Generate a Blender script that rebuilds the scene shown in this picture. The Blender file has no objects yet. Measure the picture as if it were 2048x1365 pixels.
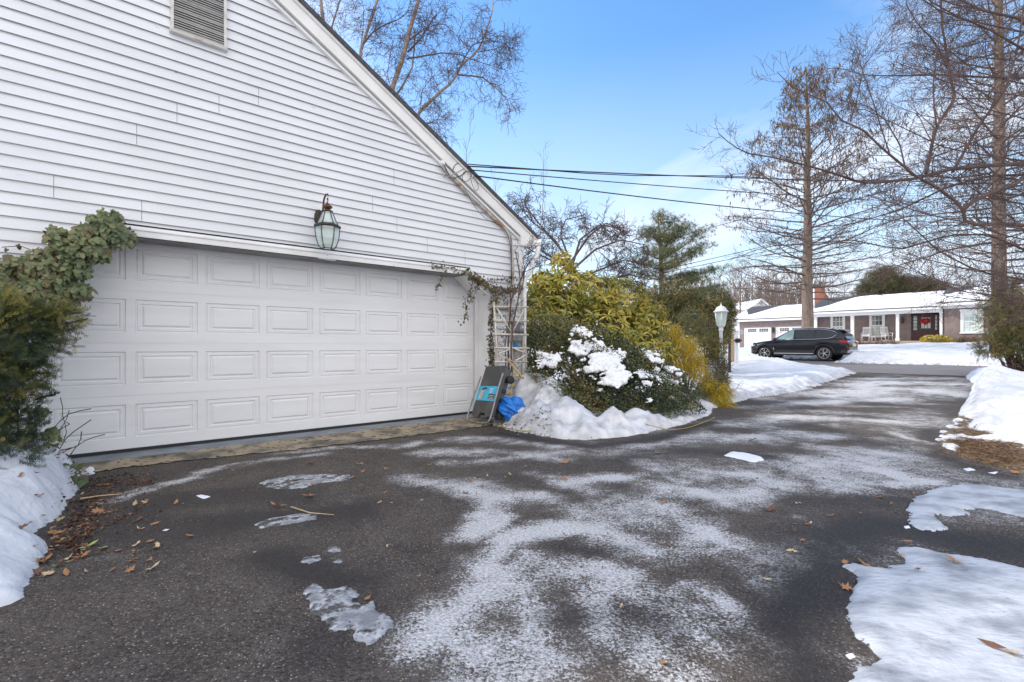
import bpy, bmesh, math, random
import numpy as np
from mathutils import Vector, Matrix
rnd = random.Random(7); nr = np.random.RandomState(11)
PI = math.pi; R = math.radians
sc = bpy.context.scene; COL = sc.collection

# ------------------------------------------------------------ camera, sky, sun, exposure
FPX = 967.0; CH = 1.073; HY = 692.0
cam = bpy.data.cameras.new('camera'); cam.lens = FPX/2048*36; cam.sensor_width = 36
cam.shift_y = 9.5/2048; cam.clip_start = 0.05; cam.clip_end = 2000
camo = bpy.data.objects.new('camera', cam); COL.objects.link(camo)
camo.location = (0, 0, CH); camo.rotation_euler = (R(90), 0, 0); sc.camera = camo

SUN_EL = 36.0; SUN_AZ = -74.0       # azimuth from +Y, clockwise seen from above: low winter sun to the left, behind the house
w = bpy.data.worlds.new("World"); sc.world = w; w.use_nodes = True
nt = w.node_tree; nt.nodes.clear()
out = nt.nodes.new('ShaderNodeOutputWorld'); bg = nt.nodes.new('ShaderNodeBackground')
sky = nt.nodes.new('ShaderNodeTexSky'); sky.sky_type = 'NISHITA'; sky.sun_disc = False
sky.sun_elevation = R(SUN_EL); sky.sun_rotation = R(SUN_AZ); sky.air_density = 1.3; sky.dust_density = 0.6; sky.ozone_density = 3.0
bg.inputs[1].default_value = 0.15
tc = nt.nodes.new('ShaderNodeTexCoord')
def wn(t, **k):
    n = nt.nodes.new(t)
    for a, b in k.items(): setattr(n, a, b)
    return n
# thin high cloud: noise on a plane far above, so streaks shrink towards the horizon
sep = wn('ShaderNodeSeparateXYZ'); nt.links.new(tc.outputs['Generated'], sep.inputs[0])
mx = wn('ShaderNodeMath', operation='MAXIMUM'); nt.links.new(sep.outputs['Z'], mx.inputs[0]); mx.inputs[1].default_value = 0.0
ad = wn('ShaderNodeMath', operation='ADD'); nt.links.new(mx.outputs[0], ad.inputs[0]); ad.inputs[1].default_value = 0.12
dx = wn('ShaderNodeMath', operation='DIVIDE'); nt.links.new(sep.outputs['X'], dx.inputs[0]); nt.links.new(ad.outputs[0], dx.inputs[1])
dy = wn('ShaderNodeMath', operation='DIVIDE'); nt.links.new(sep.outputs['Y'], dy.inputs[0]); nt.links.new(ad.outputs[0], dy.inputs[1])
cb = wn('ShaderNodeCombineXYZ'); nt.links.new(dx.outputs[0], cb.inputs[0]); nt.links.new(dy.outputs[0], cb.inputs[1])
mp = wn('ShaderNodeMapping'); nt.links.new(cb.outputs[0], mp.inputs[0]); mp.inputs['Rotation'].default_value = (0, 0, R(25)); mp.inputs['Scale'].default_value = (1.0, 0.42, 1); mp.inputs['Location'].default_value = (2.3, 0.7, 0)
ns = wn('ShaderNodeTexNoise'); nt.links.new(mp.outputs[0], ns.inputs['Vector']); ns.inputs['Scale'].default_value = 0.75; ns.inputs['Detail'].default_value = 9; ns.inputs['Roughness'].default_value = 0.55; ns.inputs['Distortion'].default_value = 0.6
cr = wn('ShaderNodeMapRange'); nt.links.new(ns.outputs[0], cr.inputs[0]); cr.inputs[1].default_value = 0.50; cr.inputs[2].default_value = 0.66; cr.inputs[4].default_value = 0.9
# more veil of cloud low down
lo = wn('ShaderNodeMapRange'); nt.links.new(sep.outputs['Z'], lo.inputs[0]); lo.inputs[1].default_value = 0.52; lo.inputs[2].default_value = 0.03; lo.inputs[3].default_value = 0.0; lo.inputs[4].default_value = 1.0
lo2 = wn('ShaderNodeMath', operation='POWER'); nt.links.new(lo.outputs[0], lo2.inputs[0]); lo2.inputs[1].default_value = 1.1
lo3 = wn('ShaderNodeMath', operation='MULTIPLY'); nt.links.new(lo2.outputs[0], lo3.inputs[0])
ns2 = wn('ShaderNodeTexNoise'); nt.links.new(mp.outputs[0], ns2.inputs['Vector']); ns2.inputs['Scale'].default_value = 0.5; ns2.inputs['Detail'].default_value = 6
mr2 = wn('ShaderNodeMapRange'); nt.links.new(ns2.outputs[0], mr2.inputs[0]); mr2.inputs[1].default_value = 0.25; mr2.inputs[2].default_value = 0.65; mr2.inputs[3].default_value = 0.35; mr2.inputs[4].default_value = 1.0
nt.links.new(mr2.outputs[0], lo3.inputs[1])
mxx = wn('ShaderNodeMath', operation='ADD', use_clamp=True); nt.links.new(cr.outputs[0], mxx.inputs[0]); nt.links.new(lo3.outputs[0], mxx.inputs[1])
# unseen bright cloud bank added behind the camera, to fill shade with neutral light
bk = wn('ShaderNodeMapRange'); nt.links.new(sep.outputs['Y'], bk.inputs[0]); bk.inputs[1].default_value = 0.25; bk.inputs[2].default_value = -0.45; bk.inputs[3].default_value = 0.0; bk.inputs[4].default_value = 0.9
cl = wn('ShaderNodeMath', operation='MINIMUM'); nt.links.new(mxx.outputs[0], cl.inputs[0]); cl.inputs[1].default_value = 0.85
hs = wn('ShaderNodeHueSaturation'); nt.links.new(sky.outputs[0], hs.inputs['Color']); hs.inputs['Saturation'].default_value = 1.22; hs.inputs['Value'].default_value = 1.45; hs.inputs['Hue'].default_value = 0.503
mixc = wn('ShaderNodeMixRGB'); nt.links.new(cl.outputs[0], mixc.inputs[0]); nt.links.new(hs.outputs[0], mixc.inputs[1]); mixc.inputs[2].default_value = (4.9, 5.4, 6.3, 1)
mixb = wn('ShaderNodeMixRGB'); nt.links.new(bk.outputs[0], mixb.inputs[0]); nt.links.new(mixc.outputs[0], mixb.inputs[1]); mixb.inputs[2].default_value = (9.5, 9.1, 8.9, 1)
nt.links.new(mixb.outputs[0], bg.inputs[0]); nt.links.new(bg.outputs[0], out.inputs[0])

sl = bpy.data.lights.new('sun', 'SUN'); sl.energy = 2.2; sl.angle = R(1.5); sl.color = (1, 0.93, 0.83)
so = bpy.data.objects.new('sun', sl); COL.objects.link(so)
sdir = Vector((math.sin(R(SUN_AZ))*math.cos(R(SUN_EL)), math.cos(R(SUN_AZ))*math.cos(R(SUN_EL)), math.sin(R(SUN_EL))))
so.rotation_euler = sdir.to_track_quat('Z', 'Y').to_euler(); so.location = (-20, 10, 30)
vs = sc.view_settings; vs.view_transform = 'Standard'; vs.look = 'None'; vs.exposure = 0.42; vs.gamma = 1; vs.use_curve_mapping = False

# ------------------------------------------------------------ frames
X0, Y0 = -4.272, 4.386; DU = np.array([.7587, .6515]); DN = np.array([.6515, -.7587])
WV = .335                                   # plane of the gable wall (0 is the garage door)
def HL(u, v, z): return (X0+DU[0]*u+DN[0]*v, Y0+DU[1]*u+DN[1]*v, z)
def UV(x, y): return ((x-X0)*DU[0]+(y-Y0)*DU[1], (x-X0)*DN[0]+(y-Y0)*DN[1])
def W(x, y, Y): return ((x-1024)*Y/FPX, Y, CH-(y-HY)*Y/FPX)
def GP(x, y, z=0):
    Y = FPX*(CH-z)/(y-HY); return ((x-1024)*Y/FPX, Y, z)
def WPi(x, y, v=WV):                         # ray through the pixel hits the plane v: (u, z)
    r = (x-1024)/FPX
    u = (r*(Y0+DN[1]*v)-X0-DN[0]*v)/(DU[0]-r*DU[1]); Y = Y0+DU[1]*u+DN[1]*v
    return u, CH-(y-HY)/FPX*Y
def WP(x, y, v=WV):
    u, z = WPi(x, y, v); return HL(u, v, z)
def FPi(x, y, u):                            # ray hits a plane parallel to the street: (v, z)
    r = (x-1024)/FPX; c = u-.384; Y = c/(.7587*r+.6515); X = r*Y
    return UV(X, Y)[1], CH-(y-HY)/FPX*Y
def lerp(a, b, t): return a+(b-a)*t
def Gs(u, v):
    u = np.asarray(u, float); v = np.asarray(v, float)
    hz = np.clip(.56+.0315*(v+16.3), .45, 1.3)
    a = np.interp(u, [-200, 12, 21.5, 28.25, 31], [0, 0, .1, .22, .3])
    t = np.clip((u-31)/17.0, 0, 1); t = t*t*(3-2*t)
    far = np.interp(u, [31, 50, 90, 300, 900], [0, 0, .5, 8, 12])
    return a*(1-t)+hz*t+far
def G(x, y): return Gs(*UV(x, y))
# value noise
_lat = nr.rand(256, 256)
def vnoise(x, y, s):
    x = np.asarray(x, float)*s+37.3; y = np.asarray(y, float)*s+11.7
    xi = np.floor(x).astype(int); yi = np.floor(y).astype(int); fx = x-xi; fy = y-yi
    fx = fx*fx*(3-2*fx); fy = fy*fy*(3-2*fy)
    a = _lat[xi % 256, yi % 256]; b = _lat[(xi+1) % 256, yi % 256]; c = _lat[xi % 256, (yi+1) % 256]; d = _lat[(xi+1) % 256, (yi+1) % 256]
    return (a*(1-fx)+b*fx)*(1-fy)+(c*(1-fx)+d*fx)*fy-.5
def fbm(x, y, s, o=4):
    r = 0
    for i in range(o): r = r+vnoise(x+i*7.1, y-i*3.3, s*2**i)/2**i
    return r
def poly_sd(px, py, poly):                   # signed distance, negative inside
    P = np.asarray(poly)[:, :2]; n = len(P); best = np.full(px.shape, 1e9); ins = np.zeros(px.shape, bool)
    for i in range(n):
        a = P[i]; b = P[(i+1) % n]; e = b-a
        t = np.clip(((px-a[0])*e[0]+(py-a[1])*e[1])/(e@e+1e-12), 0, 1)
        best = np.minimum(best, np.hypot(px-a[0]-t*e[0], py-a[1]-t*e[1]))
        c = ((a[1] > py) != (b[1] > py)); xx = a[0]+(py-a[1])/(b[1]-a[1]+1e-12)*(b[0]-a[0])
        ins ^= c & (px < xx)
    return np.where(ins, -best, best)

# ------------------------------------------------------------ object helpers
MW = {}
def tag(o, label=None, cat=None, group=None, kind=None):
    if label: o['label'] = label
    if cat: o['category'] = cat
    if group: o['group'] = group
    if kind: o['kind'] = kind
    return o
def empty(name, loc, label, cat, group=None, rz=0.0):
    o = bpy.data.objects.new(name, None); COL.objects.link(o); o.empty_display_size = .1
    o.location = loc; o.rotation_euler = (0, 0, rz)
    MW[o.name] = Matrix.Translation(Vector(loc)) @ Matrix.Rotation(rz, 4, 'Z')
    return tag(o, label, cat, group)
class MB:
    def __init__(s, T=None): s.v = []; s.f = []; s.m = []; s.sm = []; s.T = T; s.mi = 0; s.smooth = False
    def add(s, vs, fs, smooth=None):
        b = len(s.v); T = s.T
        s.v += [tuple(T(*p)) for p in vs] if T else [tuple(p) for p in vs]
        s.f += [tuple(i+b for i in f) for f in fs]
        s.m += [s.mi]*len(fs); s.sm += [s.smooth if smooth is None else smooth]*len(fs); return s
    def quad(s, a, b, c, d): return s.add([a, b, c, d], [(0, 1, 2, 3)])
    def box(s, x0, x1, y0, y1, z0, z1, bev=0.0):
        x0, x1 = min(x0, x1), max(x0, x1); y0, y1 = min(y0, y1), max(y0, y1); z0, z1 = min(z0, z1), max(z0, z1)
        if bev <= 0:
            return s.add([(x0, y0, z0), (x1, y0, z0), (x1, y1, z0), (x0, y1, z0), (x0, y0, z1), (x1, y0, z1), (x1, y1, z1), (x0, y1, z1)],
                         [(0, 3, 2, 1), (4, 5, 6, 7), (0, 1, 5, 4), (1, 2, 6, 5), (2, 3, 7, 6), (3, 0, 4, 7)])
        bm = bmesh.new(); bmesh.ops.create_cube(bm, size=1)
        for q in bm.verts: q.co = ((x0+x1)/2+q.co.x*(x1-x0), (y0+y1)/2+q.co.y*(y1-y0), (z0+z1)/2+q.co.z*(z1-z0))
        bmesh.ops.bevel(bm, geom=list(bm.edges), offset=min(bev, .45*min(x1-x0, y1-y0, z1-z0)), segments=2, affect='EDGES')
        bm.verts.index_update()
        s.add([tuple(q.co) for q in bm.verts], [tuple(q.index for q in f.verts) for f in bm.faces]); bm.free(); return s
    def prism(s, poly, a0, a1, plane='xz'):    # polygon in a plane, extruded along the third axis
        n = len(poly)
        def P(p, a): return {'xz': (p[0], a, p[1]), 'xy': (p[0], p[1], a), 'yz': (a, p[0], p[1])}[plane]
        return s.add([P(p, a0) for p in poly]+[P(p, a1) for p in poly],
                     [tuple(range(n))[::-1], tuple(range(n, 2*n))]+[(i, (i+1) % n, n+(i+1) % n, n+i) for i in range(n)])
    def tube(s, pts, r, sides=6, cap=True, flat=None):
        P = np.array([s.T(*p) for p in pts] if s.T else pts, float); n = len(P)
        r = np.full(n, r) if np.isscalar(r) else np.asarray(r, float)
        t = np.gradient(P, axis=0); t /= (np.linalg.norm(t, axis=1)[:, None]+1e-12)
        ref = np.array([0, 0, 1.]) if abs(t[:, 2]).mean() < .8 else np.array([1., 0, 0])
        a = np.cross(t, ref); a /= (np.linalg.norm(a, axis=1)[:, None]+1e-9); b = np.cross(t, a)
        if flat: b = b*flat
        th = np.arange(sides)*2*PI/sides
        V = P[:, None]+r[:, None, None]*(a[:, None]*np.cos(th)[None, :, None]+b[:, None]*np.sin(th)[None, :, None])
        base = len(s.v); s.v += [tuple(q) for q in V.reshape(-1, 3)]
        fs = [(base+i*sides+j, base+i*sides+(j+1) % sides, base+(i+1)*sides+(j+1) % sides, base+(i+1)*sides+j) for i in range(n-1) for j in range(sides)]
        k = len(fs)
        if cap: fs += [tuple(base+j for j in range(sides))[::-1], tuple(base+(n-1)*sides+j for j in range(sides))]
        s.f += fs; s.m += [s.mi]*len(fs); s.sm += [True]*k+[False]*(len(fs)-k); return s
    def lathe(s, prof, c=(0, 0, 0), sides=16, rot=0.0, smooth=True, cap=True, sx=1, sy=1):
        vs_, fs_ = [], []; n = len(prof)
        for r_, z_ in prof:
            for j in range(sides):
                th = rot+2*PI*j/sides; vs_.append((c[0]+r_*sx*math.cos(th), c[1]+r_*sy*math.sin(th), c[2]+z_))
        for i in range(n-1):
            for j in range(sides): fs_.append((i*sides+j, i*sides+(j+1) % sides, (i+1)*sides+(j+1) % sides, (i+1)*sides+j))
        s.add(vs_, fs_, smooth)
        if cap: s.add(vs_[:sides], [tuple(range(sides))[::-1]], False); s.add(vs_[-sides:], [tuple(range(sides))], False)
        return s
    def ball(s, c, r, sub=2, sc_=(1, 1, 1), noise=0.0):
        bm = bmesh.new(); bmesh.ops.create_icosphere(bm, subdivisions=sub, radius=1); bm.verts.index_update(); o = rnd.random()*50
        vs_ = []
        for q in bm.verts:
            k = 1+noise*(math.sin(q.co.x*5+o)+math.sin(q.co.y*6+o*2)+math.sin(q.co.z*7+o*3))/3
            vs_.append((c[0]+q.co.x*r*sc_[0]*k, c[1]+q.co.y*r*sc_[1]*k, c[2]+q.co.z*r*sc_[2]*k))
        s.add(vs_, [tuple(q.index for q in f.verts) for f in bm.faces], True); bm.free(); return s
    def build(s, name, mats, parent=None, origin=None, local=False, fix=True):
        if not isinstance(mats, (list, tuple)): mats = [mats]
        V = np.array(s.v, float).reshape(-1, 3)
        o_ = Vector((0, 0, 0))
        if parent is not None and not local:
            Mi = np.array(MW[parent.name].inverted()); V = V@Mi[:3, :3].T+Mi[:3, 3]
        elif parent is None:
            if origin is None: origin = (V[:, 0].mean(), V[:, 1].mean(), V[:, 2].min())
            V = V-np.array(origin); o_ = Vector(origin)
        me = bpy.data.meshes.new(name); me.from_pydata(V.tolist(), [], s.f)
        for m_ in mats: me.materials.append(m_)
        me.polygons.foreach_set('material_index', s.m); me.polygons.foreach_set('use_smooth', s.sm)
        if fix and len(s.f) < 30000:
            bm = bmesh.new(); bm.from_mesh(me); bmesh.ops.recalc_face_normals(bm, faces=bm.faces); bm.to_mesh(me); bm.free()
        me.update()
        o = bpy.data.objects.new(name, me); COL.objects.link(o); o.location = o_
        if parent is not None:
            o.parent = parent; MW[o.name] = MW[parent.name]
        else: MW[o.name] = Matrix.Translation(o_)
        return o
def numesh(name, V, F, mat, parent=None, origin=None, smooth=False, attrs=None):
    V = np.asarray(V, float); F = np.asarray(F, np.int32); k = F.shape[1]; o_ = (0, 0, 0)
    if parent is not None:
        Mi = np.array(MW[parent.name].inverted()); V = V@Mi[:3, :3].T+Mi[:3, 3]
    else:
        if origin is None: origin = (V[:, 0].mean(), V[:, 1].mean(), V[:, 2].min())
        V = V-np.array(origin); o_ = origin
    me = bpy.data.meshes.new(name); me.vertices.add(len(V)); me.loops.add(F.size); me.polygons.add(len(F))
    me.vertices.foreach_set('co', V.astype(np.float32).ravel()); me.loops.foreach_set('vertex_index', F.ravel())
    me.polygons.foreach_set('loop_start', np.arange(0, F.size, k, dtype=np.int32))
    me.polygons.foreach_set('use_smooth', np.full(len(F), smooth)); me.materials.append(mat)
    if attrs:
        for n_, a_ in attrs.items():
            at = me.attributes.new(n_, 'FLOAT', 'POINT'); at.data.foreach_set('value', a_.astype(np.float32).ravel())
    me.update(calc_edges=True); me.validate()
    o = bpy.data.objects.new(name, me); COL.objects.link(o); o.location = o_
    if parent is not None: o.parent = parent; MW[o.name] = MW[parent.name]
    else: MW[o.name] = Matrix.Translation(Vector(o_))
    return o
def frames(axis, normal):
    a = axis/(np.linalg.norm(axis, axis=1)[:, None]+1e-9); s_ = np.cross(a, normal); s_ /= (np.linalg.norm(s_, axis=1)[:, None]+1e-9)
    n_ = np.cross(s_, a); return np.stack([s_, a, n_], 2)
def scatter(name, bv, bf, P, Rm, S, mat, parent=None, smooth=False, tadd=None):
    bv = np.asarray(bv, float); bf = np.asarray(bf, int); N = len(P); K = len(bv)
    V = np.einsum('nij,kj->nki', Rm, bv)*np.asarray(S).reshape(-1, 1, 1)+np.asarray(P)[:, None]
    F = bf[None]+(np.arange(N)*K)[:, None, None]
    Pp = np.asarray(P); sp = max(.3, float(Pp.std(0).max())); cl_ = fbm(Pp[:, 0]*1.3+Pp[:, 2]*.9, Pp[:, 1]*1.1-Pp[:, 2]*1.4, 2.2/sp**.6, 3)
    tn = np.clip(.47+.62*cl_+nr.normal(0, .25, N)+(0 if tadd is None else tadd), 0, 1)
    return numesh(name, V.reshape(-1, 3), F.reshape(-1, bf.shape[1]), mat, parent, smooth=smooth, attrs={'tint': np.repeat(tn, K)})
def copy_tree(o, parent=None):
    c = o.copy(); COL.objects.link(c)
    if parent is not None: c.parent = parent
    for ch in list(o.children): copy_tree(ch, c)
    return c

# ------------------------------------------------------------ materials
def mat(name, c1, c2=None, scale=8.0, rough=.7, bump=0.0, bscale=None, metal=0.0, detail=6, lo=.35, hi=.65, spec=.5, coat=0.0, island=None, stretch=None, sss=0, transl=0.0, speck=None, coord='Object'):
    m = bpy.data.materials.new(name); m.use_nodes = True; n = m.node_tree; b = n.nodes['Principled BSDF']; L = n.links
    b.inputs['Roughness'].default_value = rough; b.inputs['Metallic'].default_value = metal; b.inputs['Specular IOR Level'].default_value = spec
    if coat: b.inputs['Coat Weight'].default_value = coat; b.inputs['Coat Roughness'].default_value = .05
    if sss: b.inputs['Subsurface Weight'].default_value = sss; b.inputs['Subsurface Radius'].default_value = (.03, .03, .035)
    t = n.nodes.new('ShaderNodeTexCoord'); mpn = n.nodes.new('ShaderNodeMapping'); L.new(t.outputs[coord], mpn.inputs[0])
    if stretch: mpn.inputs['Scale'].default_value = stretch
    src = None
    if c2 is None: b.inputs['Base Color'].default_value = (*c1, 1)
    else:
        no = n.nodes.new('ShaderNodeTexNoise'); no.inputs['Scale'].default_value = scale; no.inputs['Detail'].default_value = detail; L.new(mpn.outputs[0], no.inputs['Vector'])
        mr = n.nodes.new('ShaderNodeMapRange'); mr.inputs[1].default_value = lo; mr.inputs[2].default_value = hi; L.new(no.outputs[0], mr.inputs[0])
        mi = n.nodes.new('ShaderNodeMixRGB'); mi.inputs[1].default_value = (*c1, 1); mi.inputs[2].default_value = (*c2, 1); L.new(mr.outputs[0], mi.inputs[0]); src = mi.outputs[0]
    if island:                                 # every leaf its own tint
        ge = n.nodes.new('ShaderNodeNewGeometry'); ra = n.nodes.new('ShaderNodeValToRGB'); e = ra.color_ramp.elements
        e[0].position = 0; e[0].color = (*island[0], 1); e[1].position = 1; e[1].color = (*island[-1], 1)
        for i, c in enumerate(island[1:-1]): q = e.new((i+1)/(len(island)-1)); q.color = (*c, 1)
        ta = n.nodes.new('ShaderNodeAttribute'); ta.attribute_name = 'tint'; L.new(ge.outputs['Random Per Island'] if name == 'dry_plant' else ta.outputs['Fac'], ra.inputs[0])
        if src is None: src = ra.outputs[0]
        else:
            mm = n.nodes.new('ShaderNodeMixRGB'); mm.inputs[0].default_value = .6; L.new(src, mm.inputs[1]); L.new(ra.outputs[0], mm.inputs[2]); src = mm.outputs[0]
    if speck:
        vo = n.nodes.new('ShaderNodeTexNoise'); vo.inputs['Scale'].default_value = speck[1]; vo.inputs['Detail'].default_value = 3; L.new(mpn.outputs[0], vo.inputs['Vector'])
        m2 = n.nodes.new('ShaderNodeMapRange'); m2.inputs[1].default_value = speck[2]; m2.inputs[2].default_value = speck[2]+.05; L.new(vo.outputs[0], m2.inputs[0])
        m3 = n.nodes.new('ShaderNodeMixRGB'); m3.inputs[2].default_value = (*speck[0], 1); L.new(m2.outputs[0], m3.inputs[0])
        if src is None: m3.inputs[1].default_value = (*c1, 1)
        else: L.new(src, m3.inputs[1])
        src = m3.outputs[0]
    if src is not None: L.new(src, b.inputs['Base Color'])
    if bump:
        nb = n.nodes.new('ShaderNodeTexNoise'); nb.inputs['Scale'].default_value = bscale or scale*4; nb.inputs['Detail'].default_value = 5; L.new(mpn.outputs[0], nb.inputs['Vector'])
        bp = n.nodes.new('ShaderNodeBump'); bp.inputs['Strength'].default_value = min(1, bump); bp.inputs['Distance'].default_value = .02; L.new(nb.outputs[0], bp.inputs['Height']); L.new(bp.outputs[0], b.inputs['Normal'])
    if transl:
        tr = n.nodes.new('ShaderNodeBsdfTranslucent'); ms = n.nodes.new('ShaderNodeMixShader'); ms.inputs[0].default_value = transl
        if src is not None: L.new(src, tr.inputs[0])
        else: tr.inputs[0].default_value = (*c1, 1)
        L.new(b.outputs[0], ms.inputs[1]); L.new(tr.outputs[0], ms.inputs[2]); L.new(ms.outputs[0], n.nodes['Material Output'].inputs[0])
    return m
def glassmat(name, tint=(.8, .9, .88), alpha=.35, rough=.03):
    m = bpy.data.materials.new(name); m.use_nodes = True; n = m.node_tree; b = n.nodes['Principled BSDF']
    b.inputs['Base Color'].default_value = (*tint, 1); b.inputs['Roughness'].default_value = rough; b.inputs['Alpha'].default_value = alpha; b.inputs['Specular IOR Level'].default_value = .8
    return m
def panemat(name, base, rough=.04):             # window pane over a dim room, its wavy reflection painted in as colour noise
    return mat(name, base, tuple(q*1.6 for q in base), scale=1.2, rough=rough, spec=.9, coat=.6)
M = {}
M['siding'] = mat('white_vinyl', (.75, .765, .79), (.69, .705, .73), scale=1.6, rough=.5, bump=.15, bscale=60, stretch=(1, 1, 2.5), speck=((.54, .55, .54), 2.6, .72))
M['shade_joint'] = mat('lap_shade_and_joint', (.018, .018, .02), rough=1.0, spec=.1)  # near-black for the painted lap shadow lines, also for joints and gaps
M['trimw'] = mat('white_trim', (.80, .80, .80), (.70, .70, .69), scale=3, rough=.45, speck=((.45, .44, .40), 14, .74))
M['rake'] = mat('rake_paint', (.80, .79, .76), (.72, .71, .68), scale=3, rough=.5, speck=((.45, .42, .38), 22, .73))
M['soffit'] = mat('soffit_wood', (.42, .41, .40), (.30, .27, .25), scale=5, rough=.7, stretch=(1, 1, 1), speck=((.2, .12, .08), 20, .70))
M['doorw'] = mat('garage_door_paint', (.77, .775, .785), (.72, .725, .735), scale=1.5, rough=.42, bump=.06, bscale=40, stretch=(1, 1, 6), speck=((.66, .61, .55), 3.0, .74))
M['rubber'] = mat('black_rubber', (.02, .02, .022), rough=.7)
M['shingle'] = mat('dark_shingle', (.05, .05, .055), (.09, .09, .10), scale=25, rough=.9, bump=.4)
M['conc'] = mat('apron_concrete', (.36, .29, .19), (.12, .11, .09), scale=3.2, rough=.85, bump=.5, bscale=60, detail=9, lo=.42, hi=.60, speck=((.06, .055, .045), 16, .58))
M['sillgrey'] = mat('grey_painted_concrete', (.23, .26, .29), (.15, .17, .19), scale=5, rough=.6, bump=.2, speck=((.34, .30, .24), 9, .66))
M['bronze'] = mat('dark_bronze', (.035, .035, .035), (.08, .06, .045), scale=30, rough=.45, metal=.6)
M['copper'] = mat('worn_copper', (.25, .10, .04), (.07, .05, .04), scale=40, rough=.5, metal=.7)
M['lglass'] = glassmat('lantern_glass', (.72, .86, .82), .45)
M['candle'] = mat('candle_tube', (.55, .56, .5), rough=.4)
M['ventw'] = mat('vent_louvre', (.66, .65, .62), (.52, .50, .46), scale=10, rough=.6)
M['ventd'] = mat('vent_screen', (.10, .085, .08), rough=.9)
M['conduit'] = mat('weathered_conduit', (.50, .48, .44), (.30, .16, .08), scale=7, rough=.6, lo=.48, hi=.62)
M['cable'] = mat('black_cable', (.02, .02, .022), rough=.6)
M['cablegrey'] = mat('grey_cable', (.35, .35, .36), rough=.6)
M['galv'] = mat('grey_steel', (.33, .34, .35), (.22, .22, .23), scale=12, rough=.4, metal=.5)
M['plasticblk'] = mat('dark_grey_plastic', (.055, .058, .06), (.12, .11, .09), scale=5, rough=.55, bump=.1, lo=.5, hi=.75)
M['cyan'] = mat('sticker_blue', (.03, .36, .60), (.05, .50, .75), scale=9, rough=.35)
M['stick2'] = mat('sticker_tan', (.55, .36, .24), (.62, .5, .4), scale=22, rough=.35)
M['stick3'] = mat('sticker_black', (.03, .035, .04), rough=.35)
M['stickw'] = mat('sticker_white', (.75, .78, .8), rough=.35)
M['tarp'] = mat('blue_tarp', (.01, .13, .50), (.01, .20, .66), scale=18, rough=.38, bump=.4, bscale=14)
M['woodtan'] = mat('raw_wood', (.50, .36, .20), (.38, .25, .13), scale=20, rough=.7)
M['treltan'] = mat('aged_white_wood', (.72, .68, .60), (.55, .48, .40), scale=20, rough=.7)
M['yellow'] = mat('yellow_rope', (.50, .36, .05), (.28, .20, .05), scale=30, rough=.6)
M['whitepl'] = mat('white_metal_paint', (.76, .77, .78), (.66, .67, .68), scale=10, rough=.4)
M['bluepl'] = mat('blue_plastic', (.02, .25, .6), rough=.4)
M['metergl'] = glassmat('meter_glass', (.7, .75, .78), .5)
M['greybox'] = mat('grey_box', (.30, .30, .30), (.20, .20, .21), scale=7, rough=.6)
M['oldwood'] = mat('old_white_board', (.50, .50, .48), (.30, .28, .26), scale=6, rough=.8)
# plants
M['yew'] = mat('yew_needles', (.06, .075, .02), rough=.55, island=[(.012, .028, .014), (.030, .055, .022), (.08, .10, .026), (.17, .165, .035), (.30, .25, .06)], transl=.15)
M['ivy'] = mat('ivy_leaf', (.08, .11, .05), (.16, .17, .07), scale=30, rough=.42, island=[(.07, .11, .05), (.13, .18, .08), (.20, .23, .10), (.28, .26, .11), (.13, .06, .05)], transl=.15)
M['ivyb'] = mat('bronze_ivy_leaf', (.14, .10, .05), rough=.5, island=[(.05, .035, .02), (.11, .08, .035), (.13, .13, .05), (.20, .13, .06)], transl=.1)
M['magn'] = mat('broad_yellow_green_leaf', (.25, .25, .05), (.40, .33, .07), scale=16, rough=.4, island=[(.09, .14, .03), (.26, .28, .05), (.48, .43, .07), (.62, .50, .10), (.52, .32, .06)], transl=.2)
M['holly'] = mat('small_holly_leaf', (.05, .07, .03), rough=.4, island=[(.015, .03, .016), (.045, .07, .03), (.11, .13, .05), (.24, .23, .09), (.20, .11, .055)], transl=.1)
M['gold'] = mat('golden_thread_foliage', (.4, .28, .02), rough=.6, island=[(.14, .15, .02), (.36, .30, .025), (.66, .48, .03), (.50, .30, .04)], transl=.25)
M['arbor'] = mat('arborvitae_foliage', (.06, .07, .02), rough=.6, island=[(.03, .045, .016), (.07, .08, .024), (.15, .13, .03), (.26, .17, .05)], transl=.15)
M['pine'] = mat('pine_needles', (.06, .08, .03), rough=.6, island=[(.03, .05, .025), (.07, .095, .035), (.15, .16, .045), (.22, .19, .055)], transl=.15)
M['everg'] = mat('brown_green_foliage', (.08, .07, .03), rough=.7, island=[(.04, .045, .02), (.09, .085, .035), (.15, .12, .05)], transl=.1)
M['bark'] = mat('cypress_bark', (.24, .185, .15), (.13, .098, .08), scale=14, rough=.9, bump=.6, stretch=(1, 1, .18))
M['twig'] = mat('brown_twigs', (.13, .09, .07), (.08, .055, .045), scale=4, rough=.85)
M['twigr'] = mat('red_brown_twigs', (.13, .085, .075), (.075, .048, .045), scale=4, rough=.8)
M['twigg'] = mat('grey_twigs', (.24, .18, .15), (.15, .11, .09), scale=3, rough=.85)
M['birch'] = mat('river_birch_bark', (.30, .24, .20), (.17, .12, .095), scale=9, rough=.85, bump=.4, speck=((.6, .55, .48), 12, .66))
M['cone'] = mat('dry_hanging_leaves', (.12, .08, .045), rough=.8, island=[(.06, .04, .025), (.13, .085, .05), (.20, .13, .07)])
M['snow'] = mat('clean_snow', (.86, .88, .91), (.80, .82, .86), scale=2, rough=.75, bump=.45, bscale=28, spec=.3)
M['drygrass'] = mat('dry_plant', (.28, .17, .09), rough=.9, island=[(.07, .045, .03), (.15, .09, .055), (.25, .16, .09)])
M['leafbr'] = mat('dry_leaf_brown', (.30, .14, .06), (.42, .22, .10), scale=25, rough=.75)
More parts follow.
